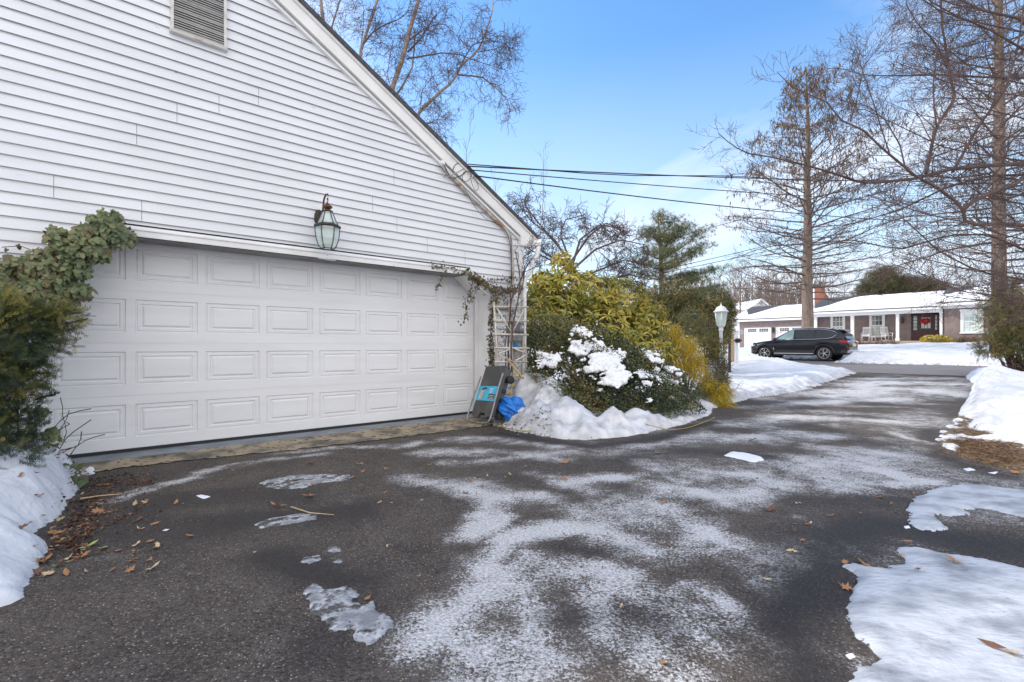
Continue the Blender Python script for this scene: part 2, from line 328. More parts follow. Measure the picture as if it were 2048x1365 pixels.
M['leafdk'] = mat('dry_leaf_dark', (.11, .05, .03), (.20, .10, .06), scale=25, rough=.75)
M['leaftan'] = mat('dry_leaf_tan', (.50, .36, .20), (.60, .46, .30), scale=25, rough=.75)
M['leafgr'] = mat('green_leaf', (.22, .28, .06), (.38, .40, .14), scale=25, rough=.6)
M['litter'] = mat('leaf_litter', (.15, .07, .04), rough=.85, island=[(.035, .022, .018), (.07, .035, .025), (.13, .06, .035), (.30, .16, .08)])
M['ice'] = mat('thin_ice', (.72, .74, .76), (.22, .23, .25), scale=11, rough=.22, bump=.9, bscale=30, detail=9, lo=.38, hi=.62)
M['oldsnow'] = mat('old_icy_snow', (.56, .585, .62), (.20, .22, .25), scale=4.5, rough=.42, bump=.8, bscale=18, detail=10, lo=.44, hi=.72, stretch=(1, 1.7, 1), speck=((.26, .24, .22), 22, .70))
# far house
M['shing'] = mat('brown_wood_shingle', (.27, .215, .20), (.21, .165, .155), scale=3, rough=.85)
M['roofsnow'] = mat('roof_snow', (.88, .89, .91), rough=.8, bump=.15, bscale=3)
M['ranchw'] = mat('ranch_white_trim', (.80, .80, .80), rough=.5)
M['maroon'] = mat('maroon_paint', (.060, .018, .022), rough=.4)
M['panedk'] = panemat('dark_pane', (.03, .035, .04)); M['panegr'] = panemat('curtain_pane', (.32, .37, .33)); M['paneb'] = panemat('bright_pane', (.42, .50, .48))
M['brick'] = mat('chimney_brick', (.30, .12, .08), (.22, .09, .06), scale=6, rough=.9)
M['red'] = mat('red_wreath', (.45, .015, .02), rough=.8)
M['deck'] = mat('porch_deck', (.42, .34, .28), rough=.8)
# car
M['carblk'] = mat('black_car_paint', (.006, .007, .012), rough=.22, spec=.35, coat=.25)
M['carclad'] = mat('dark_cladding', (.018, .019, .023), rough=.5)
M['carglass'] = mat('car_glass', (.012, .014, .017), rough=.05, spec=.5); M['carglassg'] = panemat('green_reflection_glass', (.16, .24, .24))  # front glass carries a greenish reflection painted as its base colour
M['chrome'] = mat('chrome', (.75, .75, .76), rough=.15, metal=1.0)
M['rim'] = mat('alloy_rim', (.55, .55, .57), rough=.3, metal=.8)
M['tyre'] = mat('tyre_rubber', (.025, .025, .027), rough=.85)
M['taillight'] = mat('tail_light', (.35, .012, .02), rough=.15, coat=1)
M['headlight'] = mat('head_light', (.5, .55, .6), rough=.1, coat=1)
M['plate'] = mat('plate_yellow', (.62, .52, .22), rough=.5)

# ------------------------------------------------------------ ground outlines (points read off the photo, laid on the ground)
def gp(l, z=0):
    r = []
    for a, b in l:
        z_ = 0.0
        for _ in range(6): p = GP(a, b, z_); z_ = float(G(p[0], p[1]))
        r.append((p[0], p[1]))
    return r
ISL = gp([(985, 850), (1000, 857), (1045, 866), (1080, 873), (1130, 880), (1180, 882), (1240, 876), (1290, 868), (1340, 858), (1385, 845), (1415, 832), (1428, 818), (1470, 806), (1500, 797), (1560, 790), (1610, 781), (1650, 770), (1690, 758), (1712, 748), (1728, 744)])
RGT = gp([(1925, 750), (1950, 770), (1943, 785), (1932, 806), (1915, 832), (1898, 850), (1872, 880), (1885, 893), (1935, 914), (1981, 932), (2048, 948)])
LFT = gp([(0, 1222), (45, 1195), (60, 1160), (92, 1100), (70, 1075), (110, 1040), (150, 985), (176, 950)])
DRV = [(-2.3, -9), (-2.3, 1.2)]+LFT+[HL(.15, .6, 0)[:2], HL(-.02, .34, 0)[:2], HL(-.02, -.1, 0)[:2], HL(4.9, -.1, 0)[:2], HL(4.9, .34, 0)[:2]]+ISL+[HL(22.5, UV(*ISL[-1])[1]-.3, 0)[:2], HL(22.5, UV(*RGT[0])[1]+.2, 0)[:2]]+RGT+[(5.6, 4.1), (7.5, 4.0), (9.5, 2.5), (9.5, -9)]
STR = [HL(21.3, -90, 0)[:2], HL(28.25, -90, 0)[:2], HL(28.25, 90, 0)[:2], HL(21.3, 90, 0)[:2]]
PAD = [HL(27.6, -8.5, 0)[:2], HL(31.4, -8.5, 0)[:2], HL(31.4, -1.5, 0)[:2], HL(27.6, -1.8, 0)[:2]]
DIRT = [gp([(1898, 846), (1930, 838), (1965, 845), (1992, 868), (2030, 890), (2075, 905), (2120, 960), (2048, 952), (1975, 936), (1930, 916), (1878, 892), (1866, 880)]),
        gp([(1742, 740), (1712, 745), (1680, 757), (1640, 770), (1595, 785), (1600, 789), (1655, 774), (1700, 760), (1750, 744)])]
def ridged(x, y, s, o=4):
    r = 0
    for i in range(o): r = r+(.5-np.abs(vnoise(x+i*5.3, y+i*2.7, s*2**i))*2)/2**i
    return r
def snow_field(x, y):
    u, v = UV(x, y)
    sd = np.minimum(np.minimum(poly_sd(x, y, DRV), poly_sd(x, y, STR)), poly_sd(x, y, PAD))
    sd = sd+.05*fbm(x, y, 5.5, 3)+.05*fbm(x, y, 1.7, 2)
    base = .14+.05*fbm(x, y, .35, 3)+.05*fbm(x, y, 1.6, 3)+.045*fbm(x, y, 6, 3)*np.exp(-np.maximum(y-3, 0)/12)
    def bump(cx, cy, a, b, ang, h, p=2.0):
        c, s = math.cos(ang), math.sin(ang); X = (x-cx)*c+(y-cy)*s; Y = -(x-cx)*s+(y-cy)*c
        return h*np.exp(-(np.abs(X/a)**p+np.abs(Y/b)**p))
    h = base
    h = h+bump(.40, 7.2, .40, .42, .5, .40, 3)+bump(.72, 6.55, .38, .35, .3, .22)+bump(.80, 6.1, .45, .22, .1, .12)+bump(1.2, 6.6, .3, .3, 0, -.10)
    h = h+bump(1.3, 5.95, .6, .16, .15, .04)+bump(2.3, 6.6, .8, .2, .55, .05)-bump(2.0, 7.2, 1.3, .6, .35, .10, 4)
    h = h+.22*np.clip(fbm(x, y, 3.6, 4), -.5, .6)*(bump(.4, 6.6, 1.0, .9, .4, 1)+bump(1.6, 6.1, 1.3, .5, .3, .3))
    h = h+bump(-3.5, 3.1, .75, 1.15, -.25, .22)+bump(-3.1, 2.4, .6, .5, 0, .10)
    # ploughed banks beside the driveway and the street
    h = h+bump(12.0, 12.3, 5.0, .6, .75, .22)*(1+1.4*fbm(x, y, 1.3, 3))
    h = h+bump(8.4, 8.0, 3.2, .55, 1.05, .16)+bump(19.0, 17.6, 1.6, 1.1, -.8, .16)
    h = h+.26*np.exp(-((u-29.9)/.9)**2)*(1+1.2*fbm(x, y, .8, 3))*(v > -1.5)+.14*np.exp(-((u-20.3)/.6)**2)*np.clip((v-5.5)/1.0, 0, 1)
    h = h+.34*np.exp(-((u-19.6)/1.5)**2)*np.clip((.2-v)/1.6, 0, 1)*(1+.5*fbm(x, y, .7, 3))+.16*np.clip((u-12)/8, 0, 1)*np.clip((-1-v)/4, 0, 1)*(u < 21.3)
    h = h+bump(9.3, 14.5, 4.5, .8, .9, .1)
    near = np.exp(-np.maximum(sd, 0)/.9)
    chunk = ridged(x+.1*fbm(x, y, 4, 2), y, 2.3, 4)
    mound = bump(.6, 6.7, 1.3, 1.0, .4, 1)+bump(1.8, 6.2, 1.5, .6, .3, .35)+bump(-3.4, 3.0, 1.2, 1.5, 0, .9)
    h = h+np.clip(chunk-.05, -.5, 1)*(.12*near*(y > 3.5)+.05*near*(y > 2)+.09*mound+.03*np.exp(-((u-29.9)/1.2)**2))+.05*near*fbm(x, y, 9, 3)
    h = np.where((u > 31) & (u < 47), h+.10*fbm(x, y, .5, 3)+.1, h)
    prof = 1-np.exp(-np.maximum(sd, 0)/.16)
    dd = np.minimum(poly_sd(x, y, DIRT[0])+.55*fbm(x, y, 2.4, 4), poly_sd(x, y, DIRT[1])+.2*fbm(x, y, 2.4, 3))
    bare = np.clip(-dd/.06, 0, 1)
    keep = 1-np.exp(-np.maximum(dd, 0)/.22)
    z = np.where(sd > 0, h*prof*keep+.012, -.10)
    return z, np.where(sd > 0, 1-bare, 0.0), sd
def axis(segs):
    r = []
    for a, b, s_ in segs: r += list(np.arange(a, b-1e-6, s_))
    return np.array(r+[segs[-1][1]])
gx = axis([(-900, -120, 60), (-120, -20, 5), (-20, -5, .6), (-5, -1.4, .03), (-1.4, 8, .055), (8, 20, .11), (20, 46, .4), (46, 120, 4), (120, 900, 60)])
gy = axis([(-60, -9, 6), (-9, 1, .5), (1, 4.6, .028), (4.6, 8.6, .05), (8.6, 21, .10), (21, 50, .35), (50, 120, 4), (120, 1000, 60)])
XX, YY = np.meshgrid(gx, gy, indexing='ij'); xs, ys = XX.ravel(), YY.ravel()
zz, sn, sdv = snow_field(xs, ys); gz = G(xs, ys)+zz
nx, ny = len(gx), len(gy); I = np.arange(nx*ny).reshape(nx, ny)
FF = np.stack([I[:-1, :-1], I[1:, :-1], I[1:, 1:], I[:-1, 1:]], -1).reshape(-1, 4)
def ground_mat():
    m = bpy.data.materials.new('snow_and_soil'); m.use_nodes = True; n = m.node_tree; L = n.links; b = n.nodes['Principled BSDF']
    t = n.nodes.new('ShaderNodeTexCoord')
    def noise(s, d=6, sc_=None):
        q = n.nodes.new('ShaderNodeTexNoise'); q.inputs['Scale'].default_value = s; q.inputs['Detail'].default_value = d
        if sc_:
            mm = n.nodes.new('ShaderNodeMapping'); mm.inputs['Scale'].default_value = sc_; L.new(t.outputs['Object'], mm.inputs[0]); L.new(mm.outputs[0], q.inputs['Vector'])
        else: L.new(t.outputs['Object'], q.inputs['Vector'])
        return q.outputs[0]
    def rng(a, x0, x1, y0=0, y1=1):
        q = n.nodes.new('ShaderNodeMapRange'); L.new(a, q.inputs[0]); q.inputs[1].default_value = x0; q.inputs[2].default_value = x1; q.inputs[3].default_value = y0; q.inputs[4].default_value = y1; return q.outputs[0]
    def mix(f, a, c):
        q = n.nodes.new('ShaderNodeMixRGB'); L.new(f, q.inputs[0])
        for i, k in ((1, a), (2, c)):
            if isinstance(k, tuple): q.inputs[i].default_value = (*k, 1)
            else: L.new(k, q.inputs[i])
        return q.outputs[0]
    snowc = mix(rng(noise(1.3), .4, .62), (.72, .74, .77), (.60, .625, .67))
    snowc = mix(rng(noise(26, 4), .73, .78), snowc, (.40, .34, .30))
    snowc = mix(rng(noise(5, 8), .56, .70, 0, .6), snowc, (.50, .50, .52))
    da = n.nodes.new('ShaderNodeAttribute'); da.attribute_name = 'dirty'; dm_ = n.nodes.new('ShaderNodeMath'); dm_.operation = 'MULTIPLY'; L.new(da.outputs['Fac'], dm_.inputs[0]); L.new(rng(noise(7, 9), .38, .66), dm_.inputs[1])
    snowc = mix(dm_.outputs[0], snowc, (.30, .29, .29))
    soil = mix(rng(noise(9, 8), .38, .62), (.07, .045, .03), (.22, .15, .075))
    soil = mix(rng(noise(40, 4), .58, .64), soil, (.32, .24, .13))
    at = n.nodes.new('ShaderNodeAttribute'); at.attribute_name = 'snow'
    ma = n.nodes.new('ShaderNodeMath'); ma.operation = 'ADD'; L.new(at.outputs['Fac'], ma.inputs[0]); L.new(rng(noise(22, 6), .3, .7, -.35, .35), ma.inputs[1])
    f = rng(ma.outputs[0], .42, .58)
    L.new(mix(f, soil, snowc), b.inputs['Base Color']); b.inputs['Roughness'].default_value = .8; b.inputs['Specular IOR Level'].default_value = .3
    b.inputs['Subsurface Weight'].default_value = 0.0
    bp = n.nodes.new('ShaderNodeBump'); bp.inputs['Strength'].default_value = .55; bp.inputs['Distance'].default_value = .03
    L.new(noise(14, 9), bp.inputs['Height']); L.new(bp.outputs[0], b.inputs['Normal']); return m
M['ground'] = ground_mat()
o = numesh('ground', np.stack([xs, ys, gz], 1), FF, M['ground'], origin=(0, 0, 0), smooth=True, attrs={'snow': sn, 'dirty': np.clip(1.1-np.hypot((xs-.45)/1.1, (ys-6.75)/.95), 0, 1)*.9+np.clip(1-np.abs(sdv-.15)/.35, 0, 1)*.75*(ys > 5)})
tag(o, 'snow covered yards and verges with bare soil patches', 'ground', kind='structure')

# driveway: asphalt sheet, road salt residue traced as a stain map
salt_strokes = [  # pixel polyline, half width in metres, strength
    ([(850, 905), (930, 902), (1050, 908), (1120, 915)], .16, .55), ([(900, 925), (1010, 918), (1140, 905)], .10, .45),
    ([(800, 955), (880, 965), (950, 968), (990, 985)], .13, .8), ([(930, 975), (1000, 995), (1070, 996)], .13, 1.1), ([(1000, 1000), (970, 1030), (945, 1065), (990, 1040)], .09, 1.0),
    ([(1130, 965), (1200, 957), (1290, 958), (1330, 985)], .11, .9), ([(1140, 966), (1180, 985)], .08, .6),
    ([(1000, 1085), (1060, 1070), (1150, 1053), (1220, 1075), (1290, 1105)], .10, 1.15), ([(960, 1150), (985, 1110), (1020, 1085)], .09, 1.0),
    ([(1000, 1160), (940, 1200), (890, 1265), (860, 1280)], .10, .95), ([(900, 1270), (960, 1290), (1010, 1345)], .09, 1.0), ([(1010, 1340), (1050, 1300), (1080, 1240), (1040, 1200), (990, 1190)], .08, .95),
    ([(1040, 1180), (1110, 1150), (1190, 1140), (1240, 1160)], .09, .8), ([(1180, 1190), (1210, 1250), (1280, 1290), (1330, 1330), (1370, 1365)], .06, 1.0), ([(1200, 1170), (1290, 1190), (1340, 1240), (1400, 1290)], .10, .6),
    ([(1060, 1120), (1000, 1150), (985, 1180)], .07, .8), ([(1100, 1330), (1080, 1365), (1060, 1400)], .10, .9), ([(960, 1330), (940, 1365), (1000, 1420)], .08, .6),
    ([(1410, 1055), (1450, 1090), (1520, 1120), (1600, 1112), (1650, 1100)], .11, 1.05), ([(1430, 1110), (1520, 1160), (1570, 1130)], .09, .9), ([(1380, 1180), (1450, 1220), (1530, 1290), (1560, 1340)], .06, .95), ([(1470, 1310), (1540, 1330), (1600, 1300)], .08, .7),
    ([(1300, 930), (1350, 960), (1420, 945), (1500, 950), (1560, 965)], .16, .7), ([(1380, 985), (1450, 1000), (1530, 985), (1580, 965)], .14, .95), ([(1300, 1010), (1380, 1040), (1420, 1090)], .15, .6),
    ([(1600, 925), (1680, 935), (1720, 920)], .22, .8), ([(1650, 950), (1700, 975)], .2, .5), ([(1740, 938), (1800, 952), (1870, 965)], .09, .85), ([(1720, 965), (1790, 970), (1860, 965)], .07, .7),
    ([(1600, 1030), (1660, 1050), (1700, 1090), (1720, 1110)], .05, .6), ([(1250, 1100), (1330, 1120), (1390, 1100)], .12, .6), ([(1220, 1000), (1300, 1040)], .2, .4), ([(1120, 1010), (1200, 1030)], .12, .35),
    ([(230, 1005), (290, 985), (340, 965), (385, 955)], .05, .95), ([(400, 945), (480, 930), (560, 918), (650, 908)], .07, .8), ([(560, 905), (700, 893), (800, 893), (840, 885)], .10, .6), ([(260, 985), (330, 965)], .04, .7),
    ([(900, 880), (1000, 878), (1100, 890)], .14, .6), ([(1250, 890), (1330, 885), (1420, 870)], .15, .45), ([(1120, 955), (1060, 945)], .1, .35),
    ([(1650, 790), (1760, 778), (1870, 782), (1900, 790)], .55, .95), ([(1700, 770), (1800, 765), (1900, 768)], .6, .9), ([(1600, 810), (1700, 800), (1820, 798)], .3, .55), ([(1740, 758), (1880, 757)], .5, .6),
    ([(1500, 850), (1600, 835), (1700, 838), (1800, 845)], .22, .55), ([(1450, 880), (1560, 868), (1650, 873)], .2, .5), ([(1790, 868), (1850, 885), (1890, 895)], .07, .7), ([(1650, 895), (1740, 905), (1800, 912)], .15, .45),
    ([(150, 1130), (210, 1110), (280, 1110)], .10, .22), ([(700, 1000), (740, 1050)], .05, .35), ([(640, 1100), (680, 1160), (690, 1180)], .04, .25)]
wet_spots = [([(560, 1120), (640, 1150), (720, 1160)], .13, 1), ([(480, 1040), (620, 1030), (700, 1020)], .16, 1), ([(300, 1010), (450, 990), (600, 990)], .18, .9), ([(1230, 925), (1330, 900), (1420, 900)], .14, .5), ([(1600, 1180), (1650, 1120), (1700, 1070), (1780, 1050), (1900, 1080), (2048, 1100)], .2, 1),
    ([(1600, 1180), (1590, 1290), (1600, 1365), (1650, 1420)], .13, 1), ([(1868, 862), (1860, 880), (1900, 920), (2000, 950)], .09, .6), ([(760, 1200), (700, 1240), (640, 1300)], .10, .6), ([(1080, 1080), (1180, 1110), (1260, 1100)], .05, .5), ([(1160, 1230), (1100, 1240)], .07, .7), ([(1240, 1220), (1300, 1240)], .10, .6), ([(150, 1060), (250, 1060), (400, 1060)], .3, .7),
    ([(1000, 868), (1180, 892), (1300, 878), (1420, 845)], .10, .9), ([(1440, 905), (1540, 915)], .12, .7), ([(1940, 830), (1950, 800), (1960, 780)], .14, .6), ([(1600, 1000), (1700, 1010), (1800, 1000)], .12, .6)]
def stroke_map(x, y, strokes, soft=1.0):
    r = np.zeros(x.shape)
    for pl, hw, st in strokes:
        P = np.array(gp(pl)); dmin = np.full(x.shape, 1e9)
        bb = (x > P[:, 0].min()-5*hw) & (x < P[:, 0].max()+5*hw) & (y > P[:, 1].min()-5*hw) & (y < P[:, 1].max()+5*hw)
        if not bb.any(): continue
        xb, yb = x[bb], y[bb]; dm = np.full(xb.shape, 1e9)
        for a, b in zip(P[:-1], P[1:]):
            e = b-a; t = np.clip(((xb-a[0])*e[0]+(yb-a[1])*e[1])/(e@e+1e-9), 0, 1); dm = np.minimum(dm, np.hypot(xb-a[0]-t*e[0], yb-a[1]-t*e[1]))
        r[bb] = np.maximum(r[bb], st*np.exp(-(dm/(hw*1.08*soft))**2))
    return r
ax_ = axis([(-14, -5, .5), (-5, 7, .035), (7, 21, .12), (21, 70, 1.0)]); ay_ = axis([(-9, 1, .4), (1, 7.5, .03), (7.5, 22, .09), (22, 60, 1.0)])
XX, YY = np.meshgrid(ax_, ay_, indexing='ij'); xs, ys = XX.ravel(), YY.ravel()
dsd = poly_sd(xs, ys, DRV); keep = (dsd < .7)
wx_ = xs+.10*fbm(xs, ys, 2.2, 3)+.05*fbm(xs, ys, 9, 3); wy_ = ys+.10*fbm(xs+9, ys+4, 2.2, 3)+.05*fbm(xs+3, ys+8, 9, 3)
salt = stroke_map(wx_, wy_, salt_strokes)*.98; haze_ = stroke_map(wx_, wy_, salt_strokes, 2.2)*.22
su_, sv_ = UV(xs, ys); streak = fbm(su_*.35+.3*fbm(xs, ys, 1.5, 2), sv_*2.6, 2.4, 4)
salt = salt*np.clip(1.02+1.15*fbm(xs, ys, 3.4, 5)+.7*streak, .12, 1.7)+np.clip(.18+.85*fbm(xs, ys*1.3, 1.3, 5), 0, .5)*np.clip((xs+.6)/1.5, 0, 1)*np.clip(1.2-np.abs(ys-7)/16, .3, 1)+.03
wet = stroke_map(wx_, wy_, wet_spots, 1.25)+np.clip(.9*fbm(xs+5, ys, .9, 4)-.10, 0, .6)*np.clip((2.5-xs)/3, 0, 1)*np.clip(1+.6*fbm(xs, ys, 3, 3), .3, 1.4)
salt = np.maximum(salt, 0)+haze_*np.clip(.8+1.2*fbm(xs+3, ys, 2.6, 4), .1, 1.5)*(1-.6*np.clip(salt, 0, 1))
salt = salt*(1-.75*np.clip(wet, 0, 1))
az = G(xs, ys)+.004*fbm(xs, ys, 1.5, 3)
nx, ny = len(ax_), len(ay_); I = np.arange(nx*ny).reshape(nx, ny)
FF = np.stack([I[:-1, :-1], I[1:, :-1], I[1:, 1:], I[:-1, 1:]], -1).reshape(-1, 4)
uu = UV(xs, ys)[0]; K2 = keep & (uu < 21.35); FF = FF[K2[FF].all(1)]
us = np.unique(FF); rm = -np.ones(nx*ny, int); rm[us] = np.arange(len(us)); FF = rm[FF]
def asphalt_mat(street=False):
    m = bpy.data.materials.new('street_asphalt' if street else 'salted_asphalt'); m.use_nodes = True; n = m.node_tree; L = n.links; b = n.nodes['Principled BSDF']
    t = n.nodes.new('ShaderNodeTexCoord')
    def noise(s, d=6, rough=.5):
        q = n.nodes.new('ShaderNodeTexNoise'); q.inputs['Scale'].default_value = s; q.inputs['Detail'].default_value = d; q.inputs['Roughness'].default_value = rough; L.new(t.outputs['Object'], q.inputs['Vector']); return q.outputs[0]
    def rng(a, x0, x1, y0=0, y1=1):
        q = n.nodes.new('ShaderNodeMapRange'); L.new(a, q.inputs[0]); q.inputs[1].default_value = x0; q.inputs[2].default_value = x1; q.inputs[3].default_value = y0; q.inputs[4].default_value = y1; return q.outputs[0]
    def mix(f, a, c):
        q = n.nodes.new('ShaderNodeMixRGB'); L.new(f, q.inputs[0])
        for i, k in ((1, a), (2, c)):
            if isinstance(k, tuple): q.inputs[i].default_value = (*k, 1)
            else: L.new(k, q.inputs[i])
        return q.outputs[0]
    def mth(op, a, c, cl_=False):
        q = n.nodes.new('ShaderNodeMath'); q.operation = op; q.use_clamp = cl_
        for i, k in ((0, a), (1, c)):
            if isinstance(k, (int, float)): q.inputs[i].default_value = k
            else: L.new(k, q.inputs[i])
        return q.outputs[0]
    vo = n.nodes.new('ShaderNodeTexVoronoi'); vo.inputs['Scale'].default_value = 120; L.new(t.outputs['Object'], vo.inputs['Vector'])
    sepc = n.nodes.new('ShaderNodeSeparateColor'); L.new(vo.outputs['Color'], sepc.inputs[0])
    if street:
        c = mix(rng(noise(1.2), .3, .7), (.16, .15, .145), (.22, .205, .20)); c = mix(rng(noise(30), .4, .6, 0, .5), c, (.11, .10, .10))
        L.new(c, b.inputs['Base Color']); b.inputs['Roughness'].default_value = .8; return m
    c = mix(rng(noise(.9, 7), .35, .65), (.070, .057, .047), (.118, .096, .078))
    c = mix(rng(noise(5, 8, .6), .42, .70, 0, .55), c, (.150, .130, .112))
    c = mix(rng(noise(2.2, 8, .6), .50, .70, 0, .6), c, (.036, .031, .029))
    c = mix(rng(sepc.outputs[0], .45, 1.0, 0, .85), c, (.026, .024, .023)); c = mix(rng(sepc.outputs[2], .55, 1.0, 0, .55), c, (.19, .165, .145))           # each stone of the mix its own tone
    stone = mth('MULTIPLY', rng(sepc.outputs[1], .93, .94), rng(vo.outputs['Distance'], .42, .30))
    c = mix(stone, c, (.48, .42, .34))
    stone2 = mth('MULTIPLY', rng(sepc.outputs[2], .80, .82), rng(vo.outputs['Distance'], .5, .4)); c = mix(mth('MULTIPLY', stone2, .22), c, (.20, .17, .14))
    sa = n.nodes.new('ShaderNodeAttribute'); sa.attribute_name = 'salt'; we = n.nodes.new('ShaderNodeAttribute'); we.attribute_name = 'wet'
    grain = mth('ADD', rng(noise(60, 5, .75), .3, .7, -.55, .55), rng(sepc.outputs[0], 0, 1, -.40, .40))
    grain = mth('ADD', grain, rng(noise(8, 7, .65), .3, .7, -.38, .38))
    grain = mth('MULTIPLY', grain, rng(sa.outputs['Fac'], .04, .42, .25, 1.0))
    s1 = rng(mth('ADD', sa.outputs['Fac'], grain), .30, 1.05)
    c = mix(mth('MULTIPLY', s1, .92, True), c, mix(rng(noise(70, 4), .35, .65), (.46, .455, .45), (.80, .795, .79)))
    c = mix(rng(we.outputs['Fac'], .1, 1.0, 0, .78), c, (.024, .021, .020))
    L.new(c, b.inputs['Base Color'])
    L.new(rng(we.outputs['Fac'], 0, 1, .85, .60), b.inputs['Roughness'])
    b.inputs['Specular IOR Level'].default_value = .25
    bp = n.nodes.new('ShaderNodeBump'); bp.inputs['Strength'].default_value = .9; bp.inputs['Distance'].default_value = .006
    L.new(mth('ADD', mth('MULTIPLY', vo.outputs['Distance'], -1.0), noise(40, 4)), bp.inputs['Height']); L.new(bp.outputs[0], b.inputs['Normal'])
    return m
M['asphalt'] = asphalt_mat(); M['street'] = asphalt_mat(True)
o = numesh('driveway', np.stack([xs, ys, az], 1)[us], FF, M['asphalt'], origin=(0, 0, 0), smooth=True, attrs={'salt': salt[us], 'wet': wet[us]})
tag(o, 'dark asphalt driveway with white salt stains', 'driveway', kind='structure')
sb = MB()
for i in range(-30, 30):
    for a, b_ in ((21.3, 24.8), (24.8, 28.9)):
        v0, v1 = i*3, i*3+3
        sb.add([HL(a, v0, float(Gs(a, v0))+.004), HL(b_, v0, float(Gs(b_, v0))+.004), HL(b_, v1, float(Gs(b_, v1))+.004), HL(a, v1, float(Gs(a, v1))+.004)], [(0, 1, 2, 3)])
sb.add([HL(28.9, -9, .245), HL(31.8, -9, .31), HL(31.8, -1.0, .31), HL(28.9, -1.0, .245)], [(0, 1, 2, 3)])
tag(sb.build('street', M['street'], origin=HL(25, 0, 0)), 'grey street across the end of the driveway', 'street', kind='structure')
# brown dirt seam where the driveway meets the street
cr_ = MB()
seam = [HL(21.3+.06*math.sin(i*1.3), v, float(Gs(21.3, v))+.010) for i, v in enumerate(np.arange(UV(*ISL[-1])[1]-.6, UV(*RGT[0])[1]+.4, .5))]
cr_.tube(seam, .035, 5, flat=.25); tag(cr_.build('road_edge', M['drygrass']), 'thin brown line of debris where driveway meets street', 'road edge', kind='structure')

# concrete apron
ap = MB()
edge = [GP(a, b)[:2] for a, b in ((182, 947), (260, 935), (380, 922), (500, 910), (640, 895), (800, 876), (945, 857), (990, 850))]
N = 60
for i in range(N):
    for j in range(6):
        def pt(i_, j_):
            k = i_/N*7; q = min(int(k), 6); f = k-q
            ue, ve = UV(edge[q][0]*(1-f)+edge[q+1][0]*f, edge[q][1]*(1-f)+edge[q+1][1]*f)
            v = lerp(.33, ve+.02*math.sin(i_*1.9)+.012*math.sin(i_*.7), j_/6); u = lerp(-.02+i_/N*4.94, ue, j_/6)
            return HL(u, v, .022-.014*(j_/6)**2+.003*math.sin(i_*3+j_))
        ap.add([pt(i, j), pt(i+1, j), pt(i+1, j+1), pt(i, j+1)], [(0, 1, 2, 3)], True)
tag(ap.build('concrete_apron', M['conc'], fix=False), 'mossy tan concrete strip in front of the garage door', 'apron', kind='structure')

# ------------------------------------------------------------ the white house (gable end with the garage)
house = empty('white_house', HL(2.44, -3, 0), 'large white vinyl sided gable house with a wide garage door', 'house', rz=math.atan2(DU[1], DU[0]))
VR = .42
lowp = [WPi(x, y, VR) for x, y in ((552, 0), (886, 322), (1033, 466))]; upp = [WPi(x, y, VR) for x, y in ((593, 0), (900, 310), (1070, 474))]
ks = np.polyfit([p[0] for p in lowp], [p[1] for p in lowp], 1); ku = np.polyfit([p[0] for p in upp], [p[1] for p in upp], 1)
SL = float((ks[0]+ku[0])/2); uc = 4.0; ZL = float(np.polyval(ks, uc))-SL*uc; ZU = float(np.polyval(ku, uc))-SL*uc
UPK = 1.17                                         # ridge above the louvre
def zlow(u): return ZL+SL*(u if u >= UPK else 2*UPK-u)
def zup(u): return ZU+SL*(u if u >= UPK else 2*UPK-u)
UE = 5.56; UL_ = 2*UPK-UE
UT = upp[-1][0]                                     # eave tip
CUT = [(0.0, 1.77), (.40, 2.10), (4.45, 2.10), (4.885, 1.77)]   # clipped top of the door opening
def open_range(z):
    if z < 1.77: return (-.0, 4.885)
    if z < 2.10:
        t = (z-1.77)/.33; return (lerp(0, .40, t), lerp(4.885, 4.45, t))
    return None
H_ = HL
sd_ = MB(H_); CO = .1016; z = .12; k = 0
while z < 5.35:
    z1 = z+CO
    def strip(a0, a1, b0, b1):                      # bottom and top u range
        if a1-a0 < .02: return
        p, q = WV+.017, WV+.002
        sd_.mi = 0; sd_.add([(a0, p, z), (a1, p, z), (b1, q, z1-.019), (b0, q, z1-.019)], [(0, 1, 2, 3)])
        sd_.add([(a0, p, z), (a1, p, z), (a1, p-.003, z-.002), (a0, p-.003, z-.002)], [(0, 1, 2, 3)])
        sd_.mi = 1; sd_.add([(a0, p-.003, z-.002), (a1, p-.003, z-.002), (a1, q-.006, z+.006), (a0, q-.006, z+.006)], [(0, 1, 2, 3)]); sd_.add([(b0, q, z1-.019), (b1, q, z1-.019), (b1, q-.006, z1-.018), (b0, q-.006, z1-.018)], [(0, 1, 2, 3)]); sd_.add([(b0, q-.006, z1-.018), (b1, q-.006, z1-.018), (b1, q-.006, z1+.006), (b0, q-.006, z1+.006)], [(0, 1, 2, 3)])  # black strips paint the shadow line under each lap
    def lim(zv):
        du = max(0.0, (zlow(UPK)-zv)/(-SL)); return max(UL_+.09, UPK-du), min(UE-.095, UPK+du)
    l0, r0_ = lim(z-.10); l1, r1_ = lim(z1-.10)
    ol, oh = open_range(z), open_range(z1)
    if ol is None: strip(l0, r0_, l1, r1_)
    else:
        oh = oh or (.40, 4.45)
        strip(l0, ol[0], l1, oh[0]); strip(ol[1], r0_, oh[1], r1_)
    z = z1
